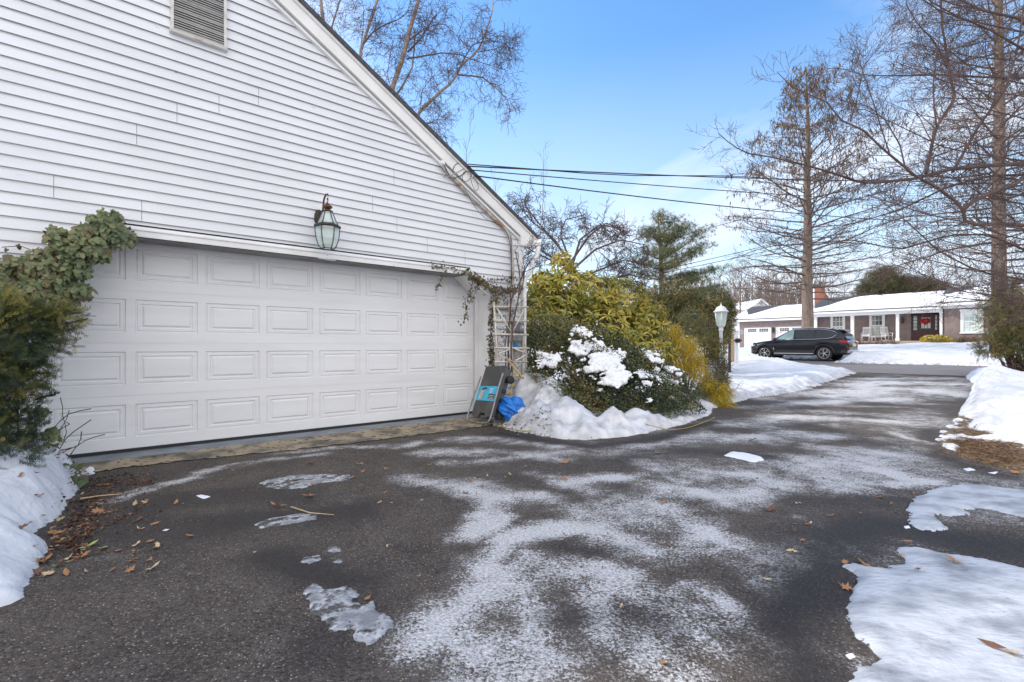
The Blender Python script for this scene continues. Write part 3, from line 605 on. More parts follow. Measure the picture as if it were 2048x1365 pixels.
# butt joints between lengths, each two laps high
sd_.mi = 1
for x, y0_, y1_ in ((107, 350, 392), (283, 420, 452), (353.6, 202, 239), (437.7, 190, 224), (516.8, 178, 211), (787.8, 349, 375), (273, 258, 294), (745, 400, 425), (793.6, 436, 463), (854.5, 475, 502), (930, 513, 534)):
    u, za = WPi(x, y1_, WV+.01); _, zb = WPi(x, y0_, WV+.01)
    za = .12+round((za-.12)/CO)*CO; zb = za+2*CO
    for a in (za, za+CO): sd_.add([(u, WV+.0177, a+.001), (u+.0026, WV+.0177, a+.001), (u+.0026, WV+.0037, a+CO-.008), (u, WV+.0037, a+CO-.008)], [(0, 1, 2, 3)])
sd_.build('siding', [M['siding'], M['shade_joint']], house, fix=False)
# backing walls and the other three sides
b = MB(H_)
DEP = -11.0
b.prism([(UL_, 0), (-.03, 0), (-.03, 1.79), (.37, 2.12), (4.48, 2.12), (4.915, 1.79), (4.915, 0), (UE, 0), (UE, zlow(UE)), (UPK, zlow(UPK)), (UL_, zlow(UL_))], WV-.09, WV-.002)
b.box(UE-.1, UE-.001, DEP, WV-.092, 0, zlow(UE)-.02); b.box(UL_+.001, UL_+.1, DEP, WV-.092, 0, zlow(UE)-.02)
b.prism([(UL_, 0), (UE, 0), (UE, zlow(UE)-.02), (UPK, zlow(UPK)-.02), (UL_, zlow(UL_)-.02)], DEP-.1, DEP-.002)
b.build('wall', M['trimw'], house)
fd = MB(H_); fd.box(UL_-.005, -.03, WV-.12, WV+.012, -.1, .118); fd.box(4.915, UE+.005, WV-.12, WV+.012, -.1, .118); fd.build('foundation', M['greybox'], house)
# roof slabs
t = MB(H_)
rt = .05
t.prism([(UPK, zup(UPK)), (UT+.02, zup(UT+.02)), (UT+.02, zup(UT+.02)+rt), (UPK, zup(UPK)+rt*1.15), (2*UPK-UT-.02, zup(UT+.02)+rt), (2*UPK-UT-.02, zup(UT+.02))], DEP-.3, VR+.045)
t.build('roof', M['shingle'], house)
t = MB(H_)                                          # sheathing below the shingles closes the eaves
t.prism([(UPK, zup(UPK)-.002), (UT, zup(UT)-.002), (UT, zup(UT)-.10), (UPK, zup(UPK)-.12)], DEP-.2, WV+.02); t.build('roof_deck', M['soffit'], house)
t = MB(H_); t.prism([(UPK, zup(UPK)-.002), (2*UPK-UT, zup(UT)-.002), (2*UPK-UT, zup(UT)-.10), (UPK, zup(UPK)-.12)], DEP-.2, WV+.02); t.build('roof_deck', M['soffit'], house)
for sgn in (1, -1):
    t = MB(H_)
    m_ = (lambda u: u) if sgn > 0 else (lambda u: 2*UPK-u)
    u2 = UT; u1 = 5.46
    bt = WPi(1036, 489, VR)[1]
    t.prism([(m_(UPK), zlow(UPK)+.02), (m_(u1), zlow(u1)+.02), (m_(u1), bt), (m_(u2), bt-.005), (m_(u2), zup(u2)), (m_(UPK), zup(UPK))], WV+.016, VR)
    t.build('rake_board', M['rake'], house)
    t = MB(H_); t.prism([(m_(UPK), zlow(UPK)), (m_(u1), zlow(u1)), (m_(u1), zlow(u1)-.035), (m_(UPK), zlow(UPK)-.035)], WV+.004, VR-.035); t.build('frieze_strip', M['trimw'], house)
    t = MB(H_); t.prism([(m_(UPK), zup(UPK)-.035), (m_(u2+.01), zup(u2)-.035), (m_(u2+.01), zup(u2)+.0), (m_(UPK), zup(UPK)+.0)], VR+.001, VR+.022); t.build('rake_moulding', M['trimw'], house)
# eave box, fascia and gutter along the right side
bt = WPi(1036, 489, VR)[1]
t = MB(H_); t.box(UE+.002, UT-.02, DEP, WV+.014, bt+.03, bt+.045); t.build('eave_soffit', M['soffit'], house)
t = MB(H_); t.prism([(UT-.02, zup(UT)-.13), (UT+.09, zup(UT)-.13), (UT+.12, zup(UT)-.03), (UT+.12, zup(UT)-.015), (UT+.105, zup(UT)-.015), (UT+.08, zup(UT)-.115), (UT-.02, zup(UT)-.115)], DEP, VR+.03); gut = t.build('gutter', M['trimw'], house)
t = MB(H_); t.box(UE-.095, UE+.012, WV-.05, WV+.026, .02, zlow(UE)-.01); t.build('corner_board', M['trimw'], house)
t = MB(H_); t.box(UL_-.012, UL_+.095, WV-.05, WV+.026, .02, zlow(UE)-.01); t.build('corner_board', M['trimw'], house)
# downspout: out of the gutter, curving back to the corner
t = MB(H_)
vd = WV+.10
t.tube([(UT+.05, vd, zup(UT)-.12), (UT+.05, vd, zup(UT)-.22), (UT+.02, vd, zup(UT)-.30), (UT-.06, vd, zup(UT)-.40), (UE+.12, vd, zup(UT)-.50), (UE+.05, vd, zup(UT)-.60), (UE-.03, vd-.02, zup(UT)-.72), (UE-.03, vd-.02, .45), (UE-.03, vd-.02, .3)], .038, 8)
t.build('downspout', M['trimw'], house)
# garage opening: reveals, soffit, clipped corners
t = MB(H_)
t.box(4.886, 4.93, 0.02, WV+.018, 0, 1.775); t.build('jamb', M['trimw'], house)
t = MB(H_); t.box(-.045, -.001, 0.02, WV+.018, 0, 1.775); t.build('jamb', M['trimw'], house)
t = MB(H_); t.box(.40, 4.45, .02, WV+.016, 2.102, 2.125)
for i in range(1, 4): t.box(.40, 4.45, .02+i*.08, .024+i*.08, 2.094, 2.1015)
t.build('opening_soffit', M['soffit'], house)
for a, c_ in (((4.45, 2.102), (4.886, 1.772)), ((.40, 2.102), (-.001, 1.772))):
    t = MB(H_); s_ = 1 if a[0] > 2 else -1
    t.prism([a, c_, (c_[0]+.03*s_, c_[1]+.0), (c_[0]+.03*s_, c_[1]+.035), (a[0]+.02*s_, a[1]+.022), (a[0], a[1]+.022)], .02, WV+.016); t.build('clipped_corner', M['trimw'], house)
# moulded head trim running over the opening
t = MB(H_)
prof = [(WV+.004, 2.095), (WV+.048, 2.095), (WV+.052, 2.10), (WV+.052, 2.150), (WV+.062, 2.156), (WV+.062, 2.166), (WV+.045, 2.172), (WV+.030, 2.196), (WV+.004, 2.205)]
t.prism(prof, .38, 4.47, 'yz'); t.build('head_trim', M['trimw'], house)
t = MB(H_); t.box(.36, 4.50, WV+.004, WV+.026, 2.206, 2.214); t.box(.40, 4.45, WV+.0165, WV+.050, 2.0935, 2.0948); t.build('trim_dark_lines', M['shade_joint'], house)  # dark gap line above the trim, second dark strip along its underside
for a, c_ in (((4.45, 2.095), (4.93, 1.735)), ((.40, 2.095), (-.045, 1.735))):
    t = MB(H_); s_ = 1 if a[0] > 2 else -1
    t.prism([(a[0], a[1]), (c_[0]-.035*s_, c_[1]+.03), (c_[0]+.025*s_, c_[1]+.075), (a[0]+.06*s_, a[1]+.11), (a[0], a[1]+.11)], WV+.018, WV+.054); t.build('head_trim', M['trimw'], house)
# door stops against the door
t = MB(H_); t.box(4.842, 4.884, .022, .05, .0, 1.80); t.box(4.862, 4.884, .05, .075, .0, 1.79); t.build('door_stop', M['trimw'], house)
t = MB(H_); t.box(.001, .043, .022, .05, .0, 1.80); t.box(.001, .022, .05, .075, .0, 1.79); t.build('door_stop', M['trimw'], house)
t = MB(H_); t.box(-.0, 4.885, -.09, WV, -.05, .024); t.build('door_sill', M['sillgrey'], house)
t = MB(H_); t.box(.01, 4.875, -.06, -.05, .0, 2.3); t.build('dark_interior', M['rubber'], house)
# garage door > four sections, each with eight raised fields
gd = MB(H_); gd.box(.002, 4.883, -.035, .016, .025, .052); dr = gd.build('garage_door', M['rubber'], house)
def door_section(z0):
    q = MB(H_); PW = .6016; u0 = .072; hw = .53; zb, zt = z0+.112, z0+.44; zT = z0+.531
    us_ = [0.0]
    for i in range(8): us_ += [u0+i*PW, u0+i*PW+hw]
    us_.append(4.884)
    V_ = 0.0
    q.quad((0, V_, z0+.003), (4.884, V_, z0+.003), (4.884, V_, zb), (0, V_, zb)); q.quad((0, V_, zt), (4.884, V_, zt), (4.884, V_, zT-.003), (0, V_, zT-.003))
    q.quad((0, V_, z0+.003), (4.884, V_, z0+.003), (4.884, V_-.012, z0), (0, V_-.012, z0)); q.quad((0, V_, zT-.003), (4.884, V_, zT-.003), (4.884, V_-.012, zT), (0, V_-.012, zT))
    for i in range(0, len(us_), 2): q.quad((us_[i], V_, zb), (us_[i+1], V_, zb), (us_[i+1], V_, zt), (us_[i], V_, zt))
    for i in range(8):
        a, c_ = u0+i*PW, u0+i*PW+hw
        rings = [(0, 0), (.007, -.013), (.013, -.013), (.020, -.005), (.042, -.004), (.050, -.014), (.056, -.014), (.074, -.001)]
        L_ = [[(a+d_, V_+h_, zb+d_), (c_-d_, V_+h_, zb+d_), (c_-d_, V_+h_, zt-d_), (a+d_, V_+h_, zt-d_)] for d_, h_ in rings]
        for r0, r1 in zip(L_[:-1], L_[1:]):
            for j in range(4): q.quad(r0[j], r0[(j+1) % 4], r1[(j+1) % 4], r1[j])
        q.quad(*L_[-1])
    return q.build('door_section', M['doorw'], dr, fix=False)
zs_ = .052
for i in range(4): door_section(zs_+i*.5215)
# louvred gable vent
vt = MB(H_); ua, ub = WPi(344, 50, WV+.02)[0], WPi(450, 50, WV+.02)[0]; za = WPi(345, 60, WV+.02)[1]; zb = za+.62
vt.box(ua, ub, WV+.002, WV+.012, za, zb); ve = vt.build('gable_vent', M['ventd'], house)
t = MB(H_); t.box(ua-.012, ua+.012, WV+.012, WV+.045, za, zb); t.box(ub-.012, ub+.012, WV+.012, WV+.045, za, zb); t.box(ua-.02, ub+.02, WV+.012, WV+.055, za-.035, za); t.box(ua-.012, ub+.012, WV+.012, WV+.045, zb-.02, zb)
t.build('vent_frame', M['ventw'], ve)
t = MB(H_); zz_ = za+.012
while zz_ < zb-.03:
    t.prism([(WV+.014, zz_+.018), (WV+.038, zz_), (WV+.040, zz_+.004), (WV+.016, zz_+.022)], ua+.012, ub-.012, 'yz'); zz_ += .0235
t.build('vent_slats', M['ventw'], ve)
t = MB(H_); t.box(ua-.014, ub+.014, WV+.056, WV+.06, za-.034, za-.004); t.build('vent_sill', M['conduit'], ve)

# ------------------------------------------------------------ wall lantern
lu, lz0 = WPi(655, 498, .62)[0], WPi(655, 498, .62)[1]
LV = WV+.24
S = WPi(655, 498, LV); lu, lz0 = S; ks2 = (WPi(655, 389, LV)[1]-lz0)/.70   # model height .70
wl = empty('wall_lantern', HL(lu, WV+.02, lz0+.25), 'large aged bronze glass coach lantern on the siding above the garage', 'lantern')
def LT(x, y, z): return HL(lu+x*ks2, LV+y*ks2, lz0+z*ks2)
q = MB(LT)
q.tube([(0, -.33, .44), (0, -.20, .46), (0, -.16, .56), (0, -.13, .66), (0, -.06, .71), (0, .0, .70), (0, .025, .66), (0, .0, .635)], .011, 8)
q.tube([(0, .0+.02*math.cos(a), .615+.02*math.sin(a)) for a in np.linspace(0, 2*PI, 12)], .004, 5); q.build('bracket_arm', M['copper'], wl)
q = MB(lambda x, y, z: HL(lu-.02+x*ks2, WV+.02+y*ks2, lz0+z*ks2)); 
for i in range(16):
    a0, a1 = 2*PI*i/16, 2*PI*(i+1)/16
    q.add([(.0, .03, .44), (.055*math.cos(a0), .015, .44+.11*math.sin(a0)), (.055*math.cos(a1), .015, .44+.11*math.sin(a1))], [(0, 1, 2)]); q.add([(.055*math.cos(a0), .015, .44+.11*math.sin(a0)), (.055*math.cos(a1), .015, .44+.11*math.sin(a1)), (.06*math.cos(a1), -.01, .44+.115*math.sin(a1)), (.06*math.cos(a0), -.01, .44+.115*math.sin(a0))], [(0, 1, 2, 3)])
q.build('back_plate', M['bronze'], wl)
q = MB(LT); q.lathe([(.004, .60), (.012, .585), (.022, .57), (.060, .545), (.062, .535), (.045, .515), (.016, .50), (.014, .485)], sides=16); q.build('top_cap', M['copper'], wl)
body = [(.150, .285), (.147, .21), (.135, .12), (.108, .04), (.080, .0)]; roof_ = [(.062, .475), (.075, .44), (.105, .36), (.132, .31)]
q = MB(LT)
for pr in (body, roof_):
    for j in range(6):
        th = 2*PI*j/6+.3; q.tube([(r_*math.cos(th), r_*math.sin(th), z_) for r_, z_ in pr], .0055, 5)
    for r_, z_ in (pr[-1], pr[0]):
        q.tube([(r_*math.cos(2*PI*j/6+.3), r_*math.sin(2*PI*j/6+.3), z_) for j in range(7)], .006, 5)
q.lathe([(.135, .315), (.160, .300), (.166, .285), (.160, .272), (.148, .268)], sides=6, rot=.3, smooth=False, cap=False)
q.lathe([(.064, .475), (.064, .49), (.012, .495)], sides=6, rot=.3, smooth=False); q.build('frame', M['bronze'], wl)
q = MB(LT); q.lathe([(a-.003, b_) for a, b_ in body], sides=6, rot=.3, smooth=False, cap=False); q.lathe([(a-.003, b_) for a, b_ in roof_], sides=6, rot=.3, smooth=False, cap=False); q.build('glass', M['lglass'], wl)
q = MB(LT)
for j in range(3): th = 2*PI*j/3; q.lathe([(.010, .07), (.010, .17), (.004, .175), (.013, .20), (.012, .23), (.002, .26)], (.035*math.cos(th), .035*math.sin(th), 0), 8)
q.lathe([(.05, .05), (.05, .07), (.01, .075)], sides=10); q.build('candle_cluster', M['candle'], wl)
q = MB(H_); u_, z_ = WPi(655, 512, WV+.05)
q.lathe([(.006, -.03), (.014, -.02), (.014, .0), (.004, .03)], (u_, WV+.05, z_+.03), 8); q.box(u_-.10, u_-.02, WV+.004, WV+.05, z_-.04, z_+.03); q.box(u_-.02, u_+.10, WV+.010, WV+.045, z_-.045, z_-.005)
tag(q.build('trim_bracket', M['trimw']), 'small white metal bracket on the garage head trim below the lantern', 'bracket')

# ------------------------------------------------------------ service mast, cables on the wall
pts = [WP(x, y, WV+.05) for x, y in ((884, 330), (895, 345), (930, 382), (975, 425), (1010, 458), (1018, 470), (1024, 490), (1026, 560), (1026, 640), (1026, 700))]
q = MB(); q.tube(pts, [.022]*len(pts), 8); cd = q.build('service_conduit', M['conduit'], origin=pts[-1]); tag(cd, 'rusty grey conduit running down the rake and corner of the white house', 'conduit')
q = MB(); p0 = Vector(pts[0]); q.ball(p0+Vector((0, 0, .02)), .045, 2, (1.1, 1, .9)); q.build('weather_head', M['whitepl'], cd)
def arc(pxs, v=WV+.06, r=.006, dv=None): return [WP(x, y, v+(dv[i] if dv else 0)) for i, (x, y) in enumerate(pxs)]
def smooth(P, n=6):
    P = [Vector(p) for p in P]; out_ = []
    for i in range(len(P)-1):
        a, b, c, d = P[max(0, i-1)], P[i], P[i+1], P[min(len(P)-1, i+2)]
        for k in range(n):
            t = k/n; out_.append(.5*((2*b)+(c-a)*t+(2*a-5*b+4*c-d)*t*t+(3*b-a-3*c+d)*t**3))
    return [tuple(p) for p in out_]+[tuple(P[-1])]
loops = [([(886, 328), (890, 345), (886, 353), (895, 354), (912, 346), (930, 337), (936, 333)], M['cablegrey'], .008), ([(888, 330), (898, 350), (905, 357), (925, 350), (934, 338), (930, 334)], M['cable'], .007),
         ([(905, 343), (910, 331), (920, 326), (932, 330)], M['cable'], .006), ([(925, 352), (928, 345), (938, 344), (943, 352), (936, 362), (926, 362), (925, 352)], M['cable'], .005),
         ([(941, 352), (944, 368), (952, 382), (957, 374), (952, 362), (946, 354)], M['cable'], .005),
         ([(926, 375), (934, 385), (944, 405), (957, 423), (972, 438), (990, 447), (1008, 458), (1017, 475), (1021, 500), (1024, 560)], M['cable'], .005),
         ([(1022, 470), (1023, 540), (1021, 600), (1023, 660)], M['cable'], .007)]
lb = ['grey service cable looping out of the weather head', 'thick black cable loop hanging below the weather head', 'short black cable arch by the weather head', 'small round black cable coil on the rake board', 'narrow drooping black cable loop on the rake board', 'long thin black cable sagging across the siding near the rake', 'black cable running straight down beside the corner conduit']
for (px_, m_, r_), l_ in zip(loops, lb):
    P = arc(px_, VR+.035 if r_ < .0055 and px_[0][0] < 945 and px_[0][1] < 370 else WV+.09); q = MB(); q.tube(smooth(P), r_*.8, 5)
    tag(q.build('wall_cable', m_), l_, 'cable', 'cables fixed to the gable wall')
# overhead wires: from the rake to poles beyond the frame, and the street lines
def wire(name, A, B, sag, r, label, twist=False):
    A, B = Vector(A), Vector(B); P = []
    for i in range(41):
        t = i/40; p = A.lerp(B, t); p.z -= sag*4*t*(1-t); P.append(tuple(p))
    q = MB(); q.tube(P, r, 4)
    if twist:
        P2 = [(p[0], p[1]+.02*math.sin(i*1.1), p[2]+.03*math.cos(i*1.1)) for i, p in enumerate(P)]; q.tube(P2, r*.8, 4)
    tag(q.build(name, M['cable']), label, 'wire', 'overhead wires crossing the sky')
wire('overhead_wire', WP(936, 333, VR+.06), W(2300, 330, 27), .5, .010, 'thick twisted service wire, uppermost from the roof edge', True)
wire('overhead_wire', WP(937, 340, VR+.06), W(2300, 395, 27), .45, .008, 'thin wire just below the thick twisted service wire')
wire('overhead_wire', WP(950, 352, VR+.06), W(2300, 405, 27), .9, .010, 'lowest wire leaving the roof edge of the white house')
wire('overhead_wire', W(1325, 483, 27), W(2300, 180, 27), .25, .014, 'rising wire that crosses in front of the pine top')
wire('overhead_wire', W(1300, 545, 27), W(2300, 262, 27), .5, .016, 'upper of the two low parallel street wires')
wire('overhead_wire', W(1300, 551, 27), W(2300, 290, 27), .5, .016, 'lower of the two low parallel street wires')

# ------------------------------------------------------------ things beside the garage
def IP(x, y, v):                                    # local wall frame position for a pixel at distance v in front of the door plane
    u, z = WPi(x, y, v); return (u, v, z)
# trellis: leaning flat lattice, local frame
tv = .62
def TP(x, y): u, z = WPi(x, y, tv); return (u, tv+.10*(1.2-z), z)
tr = empty('trellis', HL(5.0, .75, .15), 'cream painted wooden garden trellis standing against the house corner', 'trellis', rz=math.atan2(DU[1], DU[0]))
for xs_, n_ in (((992, 604, 992, 742), 'upright'), ((1022, 608, 1021, 752), 'upright'), ((1052, 604, 1048, 758), 'upright')):
    q = MB(H_); q.tube([TP(xs_[0], xs_[1]), TP(xs_[2], xs_[3])], .015, 4); q.build(n_, M['treltan'], tr)
for x0, y0_, x1, y1_ in ((993, 613.5, 1059, 614.5), (988, 641, 1058, 642.5), (986, 669, 1056, 670), (986, 696, 1056, 697), (985, 724, 1051, 724), (1020, 751, 1052, 752)):
    q = MB(H_); A, B = TP(x0, y0_), TP(x1, y1_); q.tube([(A[0], A[1]+.018, A[2]), (B[0], B[1]+.018, B[2])], .014, 4); q.build('crossbar', M['treltan'], tr)
for x0, y0_, x1, y1_ in ((995, 617, 1021, 667), (1050, 617, 1022, 666), (994, 708, 1019, 697), (994, 710, 1021, 724), (1047, 707, 1024, 697), (1047, 711, 1024, 722)):
    q = MB(H_); A, B = TP(x0, y0_), TP(x1, y1_); q.tube([(A[0], A[1]+.032, A[2]), (B[0], B[1]+.032, B[2])], .012, 4); q.build('diagonal', M['treltan'], tr)
# electric meter on the corner
me_u, me_z = WPi(1038, 657, WV+.1)
mt = empty('electric_meter', HL(me_u, WV+.02, me_z-.3), 'round glass electric meter behind the trellis', 'meter', rz=math.atan2(DU[1], DU[0]))
q = MB(H_); q.box(me_u-.11, me_u+.10, WV+.016, WV+.09, me_z-.20, me_z+.13, .01); q.build('meter_box', M['greybox'], mt)
q = MB(lambda x, y, z: HL(me_u+x, WV+.09+z, me_z+y)); q.lathe([(.088, 0), (.090, .03), (.082, .05), (.078, .11), (.06, .125), (.002, .13)], sides=20); q.build('meter_dial', M['galv'], mt)
q = MB(H_); q.box(me_u-.04, me_u+.04, WV+.205, WV+.222, me_z-.005, me_z+.035); q.build('display', M['stickw'], mt)
q = MB(H_); a_, b_ = WPi(1028, 693, WV+.1); q.box(me_u-.09, me_u+.10, WV+.016, WV+.03, me_z-.50, me_z-.22); q.build('backing_board', M['oldwood'], mt)
q = MB(H_); a_, b_ = WPi(1033, 692, WV+.08); q.box(a_-.03, a_+.03, WV+.031, WV+.10, b_-.06, b_+.05, .01); tag(q.build('junction_box', M['bluepl']), 'small blue box below the electric meter', 'junction box')
q = MB(H_); a_, b_ = WPi(1008, 609, WV+.1); q.box(a_-.22, a_+.06, WV+.016, WV+.10, b_-.07, b_+.12, .006); q.box(a_+.09, a_+.30, WV+.016, WV+.085, b_-.08, b_+.08, .006)
tag(q.build('utility_box', M['oldwood']), 'peeling white box pair on the siding above the trellis', 'utility box')
# folded storage cart leaning on the jamb. Local frame: x right, y along its length (up), z out
B0 = Vector(GP(962, 850, .03)); TPt = Vector(W(1006, 745, 6.72))
cL = Vector(GP(935, 841, .03)); cR = Vector(GP(978, 852, .03))
xa = (cR-cL).normalized(); top_l = Vector(W(968, 733, 6.98)); ya = (top_l-cL-(top_l-cL).dot(xa)*xa*0).normalized()
za_ = xa.cross(ya).normalized(); xa = ya.cross(za_).normalized()
if za_.y > 0: za_ = -za_
wdt = (cR-cL).length; O_ = cL.copy(); Ln = (top_l-cL).length
def CT(x, y, z): p = O_+xa*x+ya*y+za_*z; return tuple(p)
ct = empty('storage_cart', tuple(O_), 'folded dark grey plastic storage cart leaning beside the garage door', 'cart')
Wd = wdt
q = MB(CT)
q.prism([(.045, .10), (.10, .06), (Wd*.38, .06), (Wd*.42, .13), (Wd*.66, .13), (Wd*.70, .06), (Wd-.02, .10), (Wd-.02, Ln), (.05, Ln)], -.05, -.005, 'xy')
q.box(.10, Wd-.06, .12, Ln-.02, -.15, -.05, .01); q.build('lid', M['plasticblk'], ct)
q = MB(CT)
for y_ in (.2, .3, .45, .6): q.box(Wd-.058, Wd-.045, y_, y_+.05, -.145, -.06)
q.box(Wd-.058, Wd-.03, .10, .16, -.17, -.05); q.build('side_ribs', M['rubber'], ct)
q = MB(CT)
q.tube(smooth([(.04, Ln*.80, .02), (.01, Ln*.5, .02), (.0, .10, .02), (.03, .01, .02), (.10, -.01, .02), (Wd-.10, -.01, .02), (Wd-.02, .01, .02), (Wd+.01, .10, .02), (Wd-.01, Ln*.55, .02), (Wd-.02, Ln*.86, .01)], 5), .012, 8)
q.build('tube_handle', M['galv'], ct)
q = MB(CT); q.box(.045, Wd-.055, Ln*.37, Ln*.63, -.004, .001); stk = q.build('sticker', M['cyan'], ct)
q = MB(CT); q.prism([(.11, Ln*.40), (.19, Ln*.40), (.20, Ln*.55), (.25, Ln*.585), (.17, Ln*.60), (.12, Ln*.55)], .0015, .0025, 'xy'); q.build('sticker_picture', M['stick2'], stk)
q = MB(CT); q.box(Wd*.60, Wd-.07, Ln*.40, Ln*.49, .0015, .0025); q.prism([(.14, Ln*.55), (.28, Ln*.58), (.22, Ln*.615), (.15, Ln*.59)], .003, .004, 'xy'); q.build('sticker_print', M['stick3'], stk)
q = MB(CT)
for k in range(4): q.box(Wd*.60, Wd*.60+.06+.012*(k % 2), Ln*.515+k*.018, Ln*.515+k*.018+.006, .0015, .0025)
for k in range(3): q.box(Wd*.62, Wd-.09, Ln*.41+k*.02, Ln*.41+k*.02+.005, .003, .0036)
q.build('sticker_text', M['stickw'], stk)
for y_, s_ in ((.13, .05), (Ln*.80, .055)):
    q = MB(lambda x, y, z: CT(Wd-.01+z, y_+x, -.13+y)); q.lathe([(.02, -.02), (s_, -.018), (s_, .018), (.02, .02)], sides=16); q.build('wheel', M['tyre'], ct)
# blue tarp bundle
bx = Vector(W(1021, 832, 6.5)); bx.z = .10
bm = bmesh.new(); bmesh.ops.create_icosphere(bm, subdivisions=5, radius=1)
for v_ in bm.verts:
    c = v_.co; n_ = 1+.13*math.sin(c.x*6+c.z*5)+.10*math.sin(c.y*9+c.x*7+1)+.06*math.sin(c.z*17+c.x*11)
    n_ += .10*abs(math.sin(c.x*4.2+c.z*6.7+c.y*3))-.05
    c.x *= .165*n_; c.y *= .14*n_; c.z = c.z*.15*n_+.13; c.z = max(c.z, -.02)
q = MB(); bm.verts.index_update(); q.smooth = True; q.add([tuple(v_.co+bx) for v_ in bm.verts], [tuple(p.index for p in f.verts) for f in bm.faces]); bm.free()
tag(q.build('tarp_bundle', M['tarp'], origin=tuple(bx)), 'crumpled bright blue tarp bundle on the snow pile', 'tarp')
q = MB(); A, B = W(1012, 716, 7.1), W(1046, 757, 6.75); q.tube([A, B], [.016, .020], 6); tag(q.build('wooden_stake', M['woodtan']), 'pale wooden stake slanting across the foot of the trellis', 'stake')
q = MB(); q.tube(smooth([W(1047, 757, 6.8), W(1036, 748, 6.75), (W(1028, 756, 6.7)), W(1024, 772, 6.65), W(1020, 790, 6.6)]), .010, 5); tag(q.build('rope', M['yellow']), 'short yellow rope tied round the wooden stake', 'rope')
q = MB(); q.tube(smooth([GP(a, b, .03) for a, b in ((990, 848), (1010, 856), (1040, 862), (1060, 862))]+[W(1150, 862, 5.75), W(1270, 846, 6.25), W(1300, 851, 6.05), W(1335, 859, 6.02), W(1370, 857, 6.25), W(1405, 846, 6.6), W(1430, 835, 7.0)]), .0055, 5)
tag(q.build('garden_cord', M['yellow']), 'long thin yellow cord lying along the edge of the snow', 'cord')
# solar path light half sunk in the snow
sx_, sy_, sz_ = W(1158, 832, 6.35)
sl_ = empty('path_light', (sx_, sy_, sz_), 'low round black path light half sunk in the snow pile', 'path light')
q = MB(); q.lathe([(.02, -.1), (.085, -.01), (.095, .02), (.085, .03)], (sx_, sy_, sz_), 18); q.build('light_base', M['bronze'], sl_)
q = MB(); q.lathe([(.08, .03), (.07, .055), (.075, .065), (.05, .085), (.002, .09)], (sx_, sy_, sz_), 18); q.build('light_cap', M['galv'], sl_)

# ------------------------------------------------------------ white lamp post
PX, PY, _ = W(1442, 700, 10.3); PZ = float(G(PX, PY))
s0 = W(1442, 604.6, 10.3)[2]
lp = empty('lamp_post', (PX, PY, PZ), 'white garden lamp post with a domed glass lantern', 'lamp post')
def PT(x, y, z): return (PX+x, PY+y, s0+z)
q = MB(PT); q.lathe([(.06, PZ-s0-.05), (.06, PZ-s0+.2), (.036, PZ-s0+.25), (.034, -.62), (.05, -.60), (.045, -.57), (.030, -.55)], sides=14); q.build('post', M['whitepl'], lp)
q = MB(PT); q.lathe([(.03, -.56), (.05, -.54), (.085, -.505), (.095, -.48)], sides=6, smooth=False)
for j in range(6):
    th = 2*PI*j/6+.2; q.tube([(.095*math.cos(th), .095*math.sin(th), -.485), (.132*math.cos(th), .132*math.sin(th), -.215)], .007, 4)
q.lathe([(.098, -.49), (.098, -.478)], sides=6, rot=.2, smooth=False); q.build('lantern_frame', M['whitepl'], lp)
q = MB(PT); q.lathe([(.145, -.205), (.150, -.215), (.152, -.20), (.135, -.185), (.115, -.17), (.105, -.14), (.085, -.11), (.05, -.09), (.03, -.085), (.012, -.07), (.016, -.055), (.006, -.04), (.004, -.02), (.001, 0)], sides=12); q.build('lantern_roof', M['whitepl'], lp)
q = MB(PT); q.lathe([(.093, -.48), (.129, -.215)], sides=6, rot=.2, smooth=False, cap=False); q.build('lantern_glass', M['lglass'], lp)
# mailbox on a white post with a scroll bracket
MY = 17.5
mb_ = empty('mailbox', W(1472, 745, MY), 'black mailbox on a white post with a scroll bracket', 'mailbox')
q = MB(); A = W(1473, 745, MY); q.box(A[0]-.05, A[0]+.05, MY-.05, MY+.05, .05, W(0, 662, MY)[2]); c = W(1482, 665, MY); q.tube([(c[0]-.05+.09*math.cos(a)*(1-a/12), MY-.05, c[2]+.08*math.sin(a)*(1-a/12)) for a in np.linspace(-1.5, 7, 22)], .012, 5)
q.tube([W(1447, 667, MY-.05), W(1482, 661, MY-.05)], .012, 5); q.build('post', M['whitepl'], mb_)
q = MB(); a_ = W(1464.5, 686, MY); b_ = W(1477, 677.5, MY); q.box(a_[0], b_[0], MY-.3, MY-.06, a_[2], b_[2], .05); q.build('box', M['rubber'], mb_)
wp = MB(); a_ = W(1459, 694, MY+.6); b_ = W(1467, 669, MY+.6); wp.box(a_[0], b_[0], MY+.5, MY+.6, .1, b_[2], .01); wp.box(W(1440, 0, MY+.6)[0], a_[0], MY+.55, MY+.6, W(0, 673, MY+.6)[2], W(0, 669, MY+.6)[2]); tag(wp.build('wooden_post', M['woodtan']), 'orange brown wooden post with rail beside the mailbox', 'post')

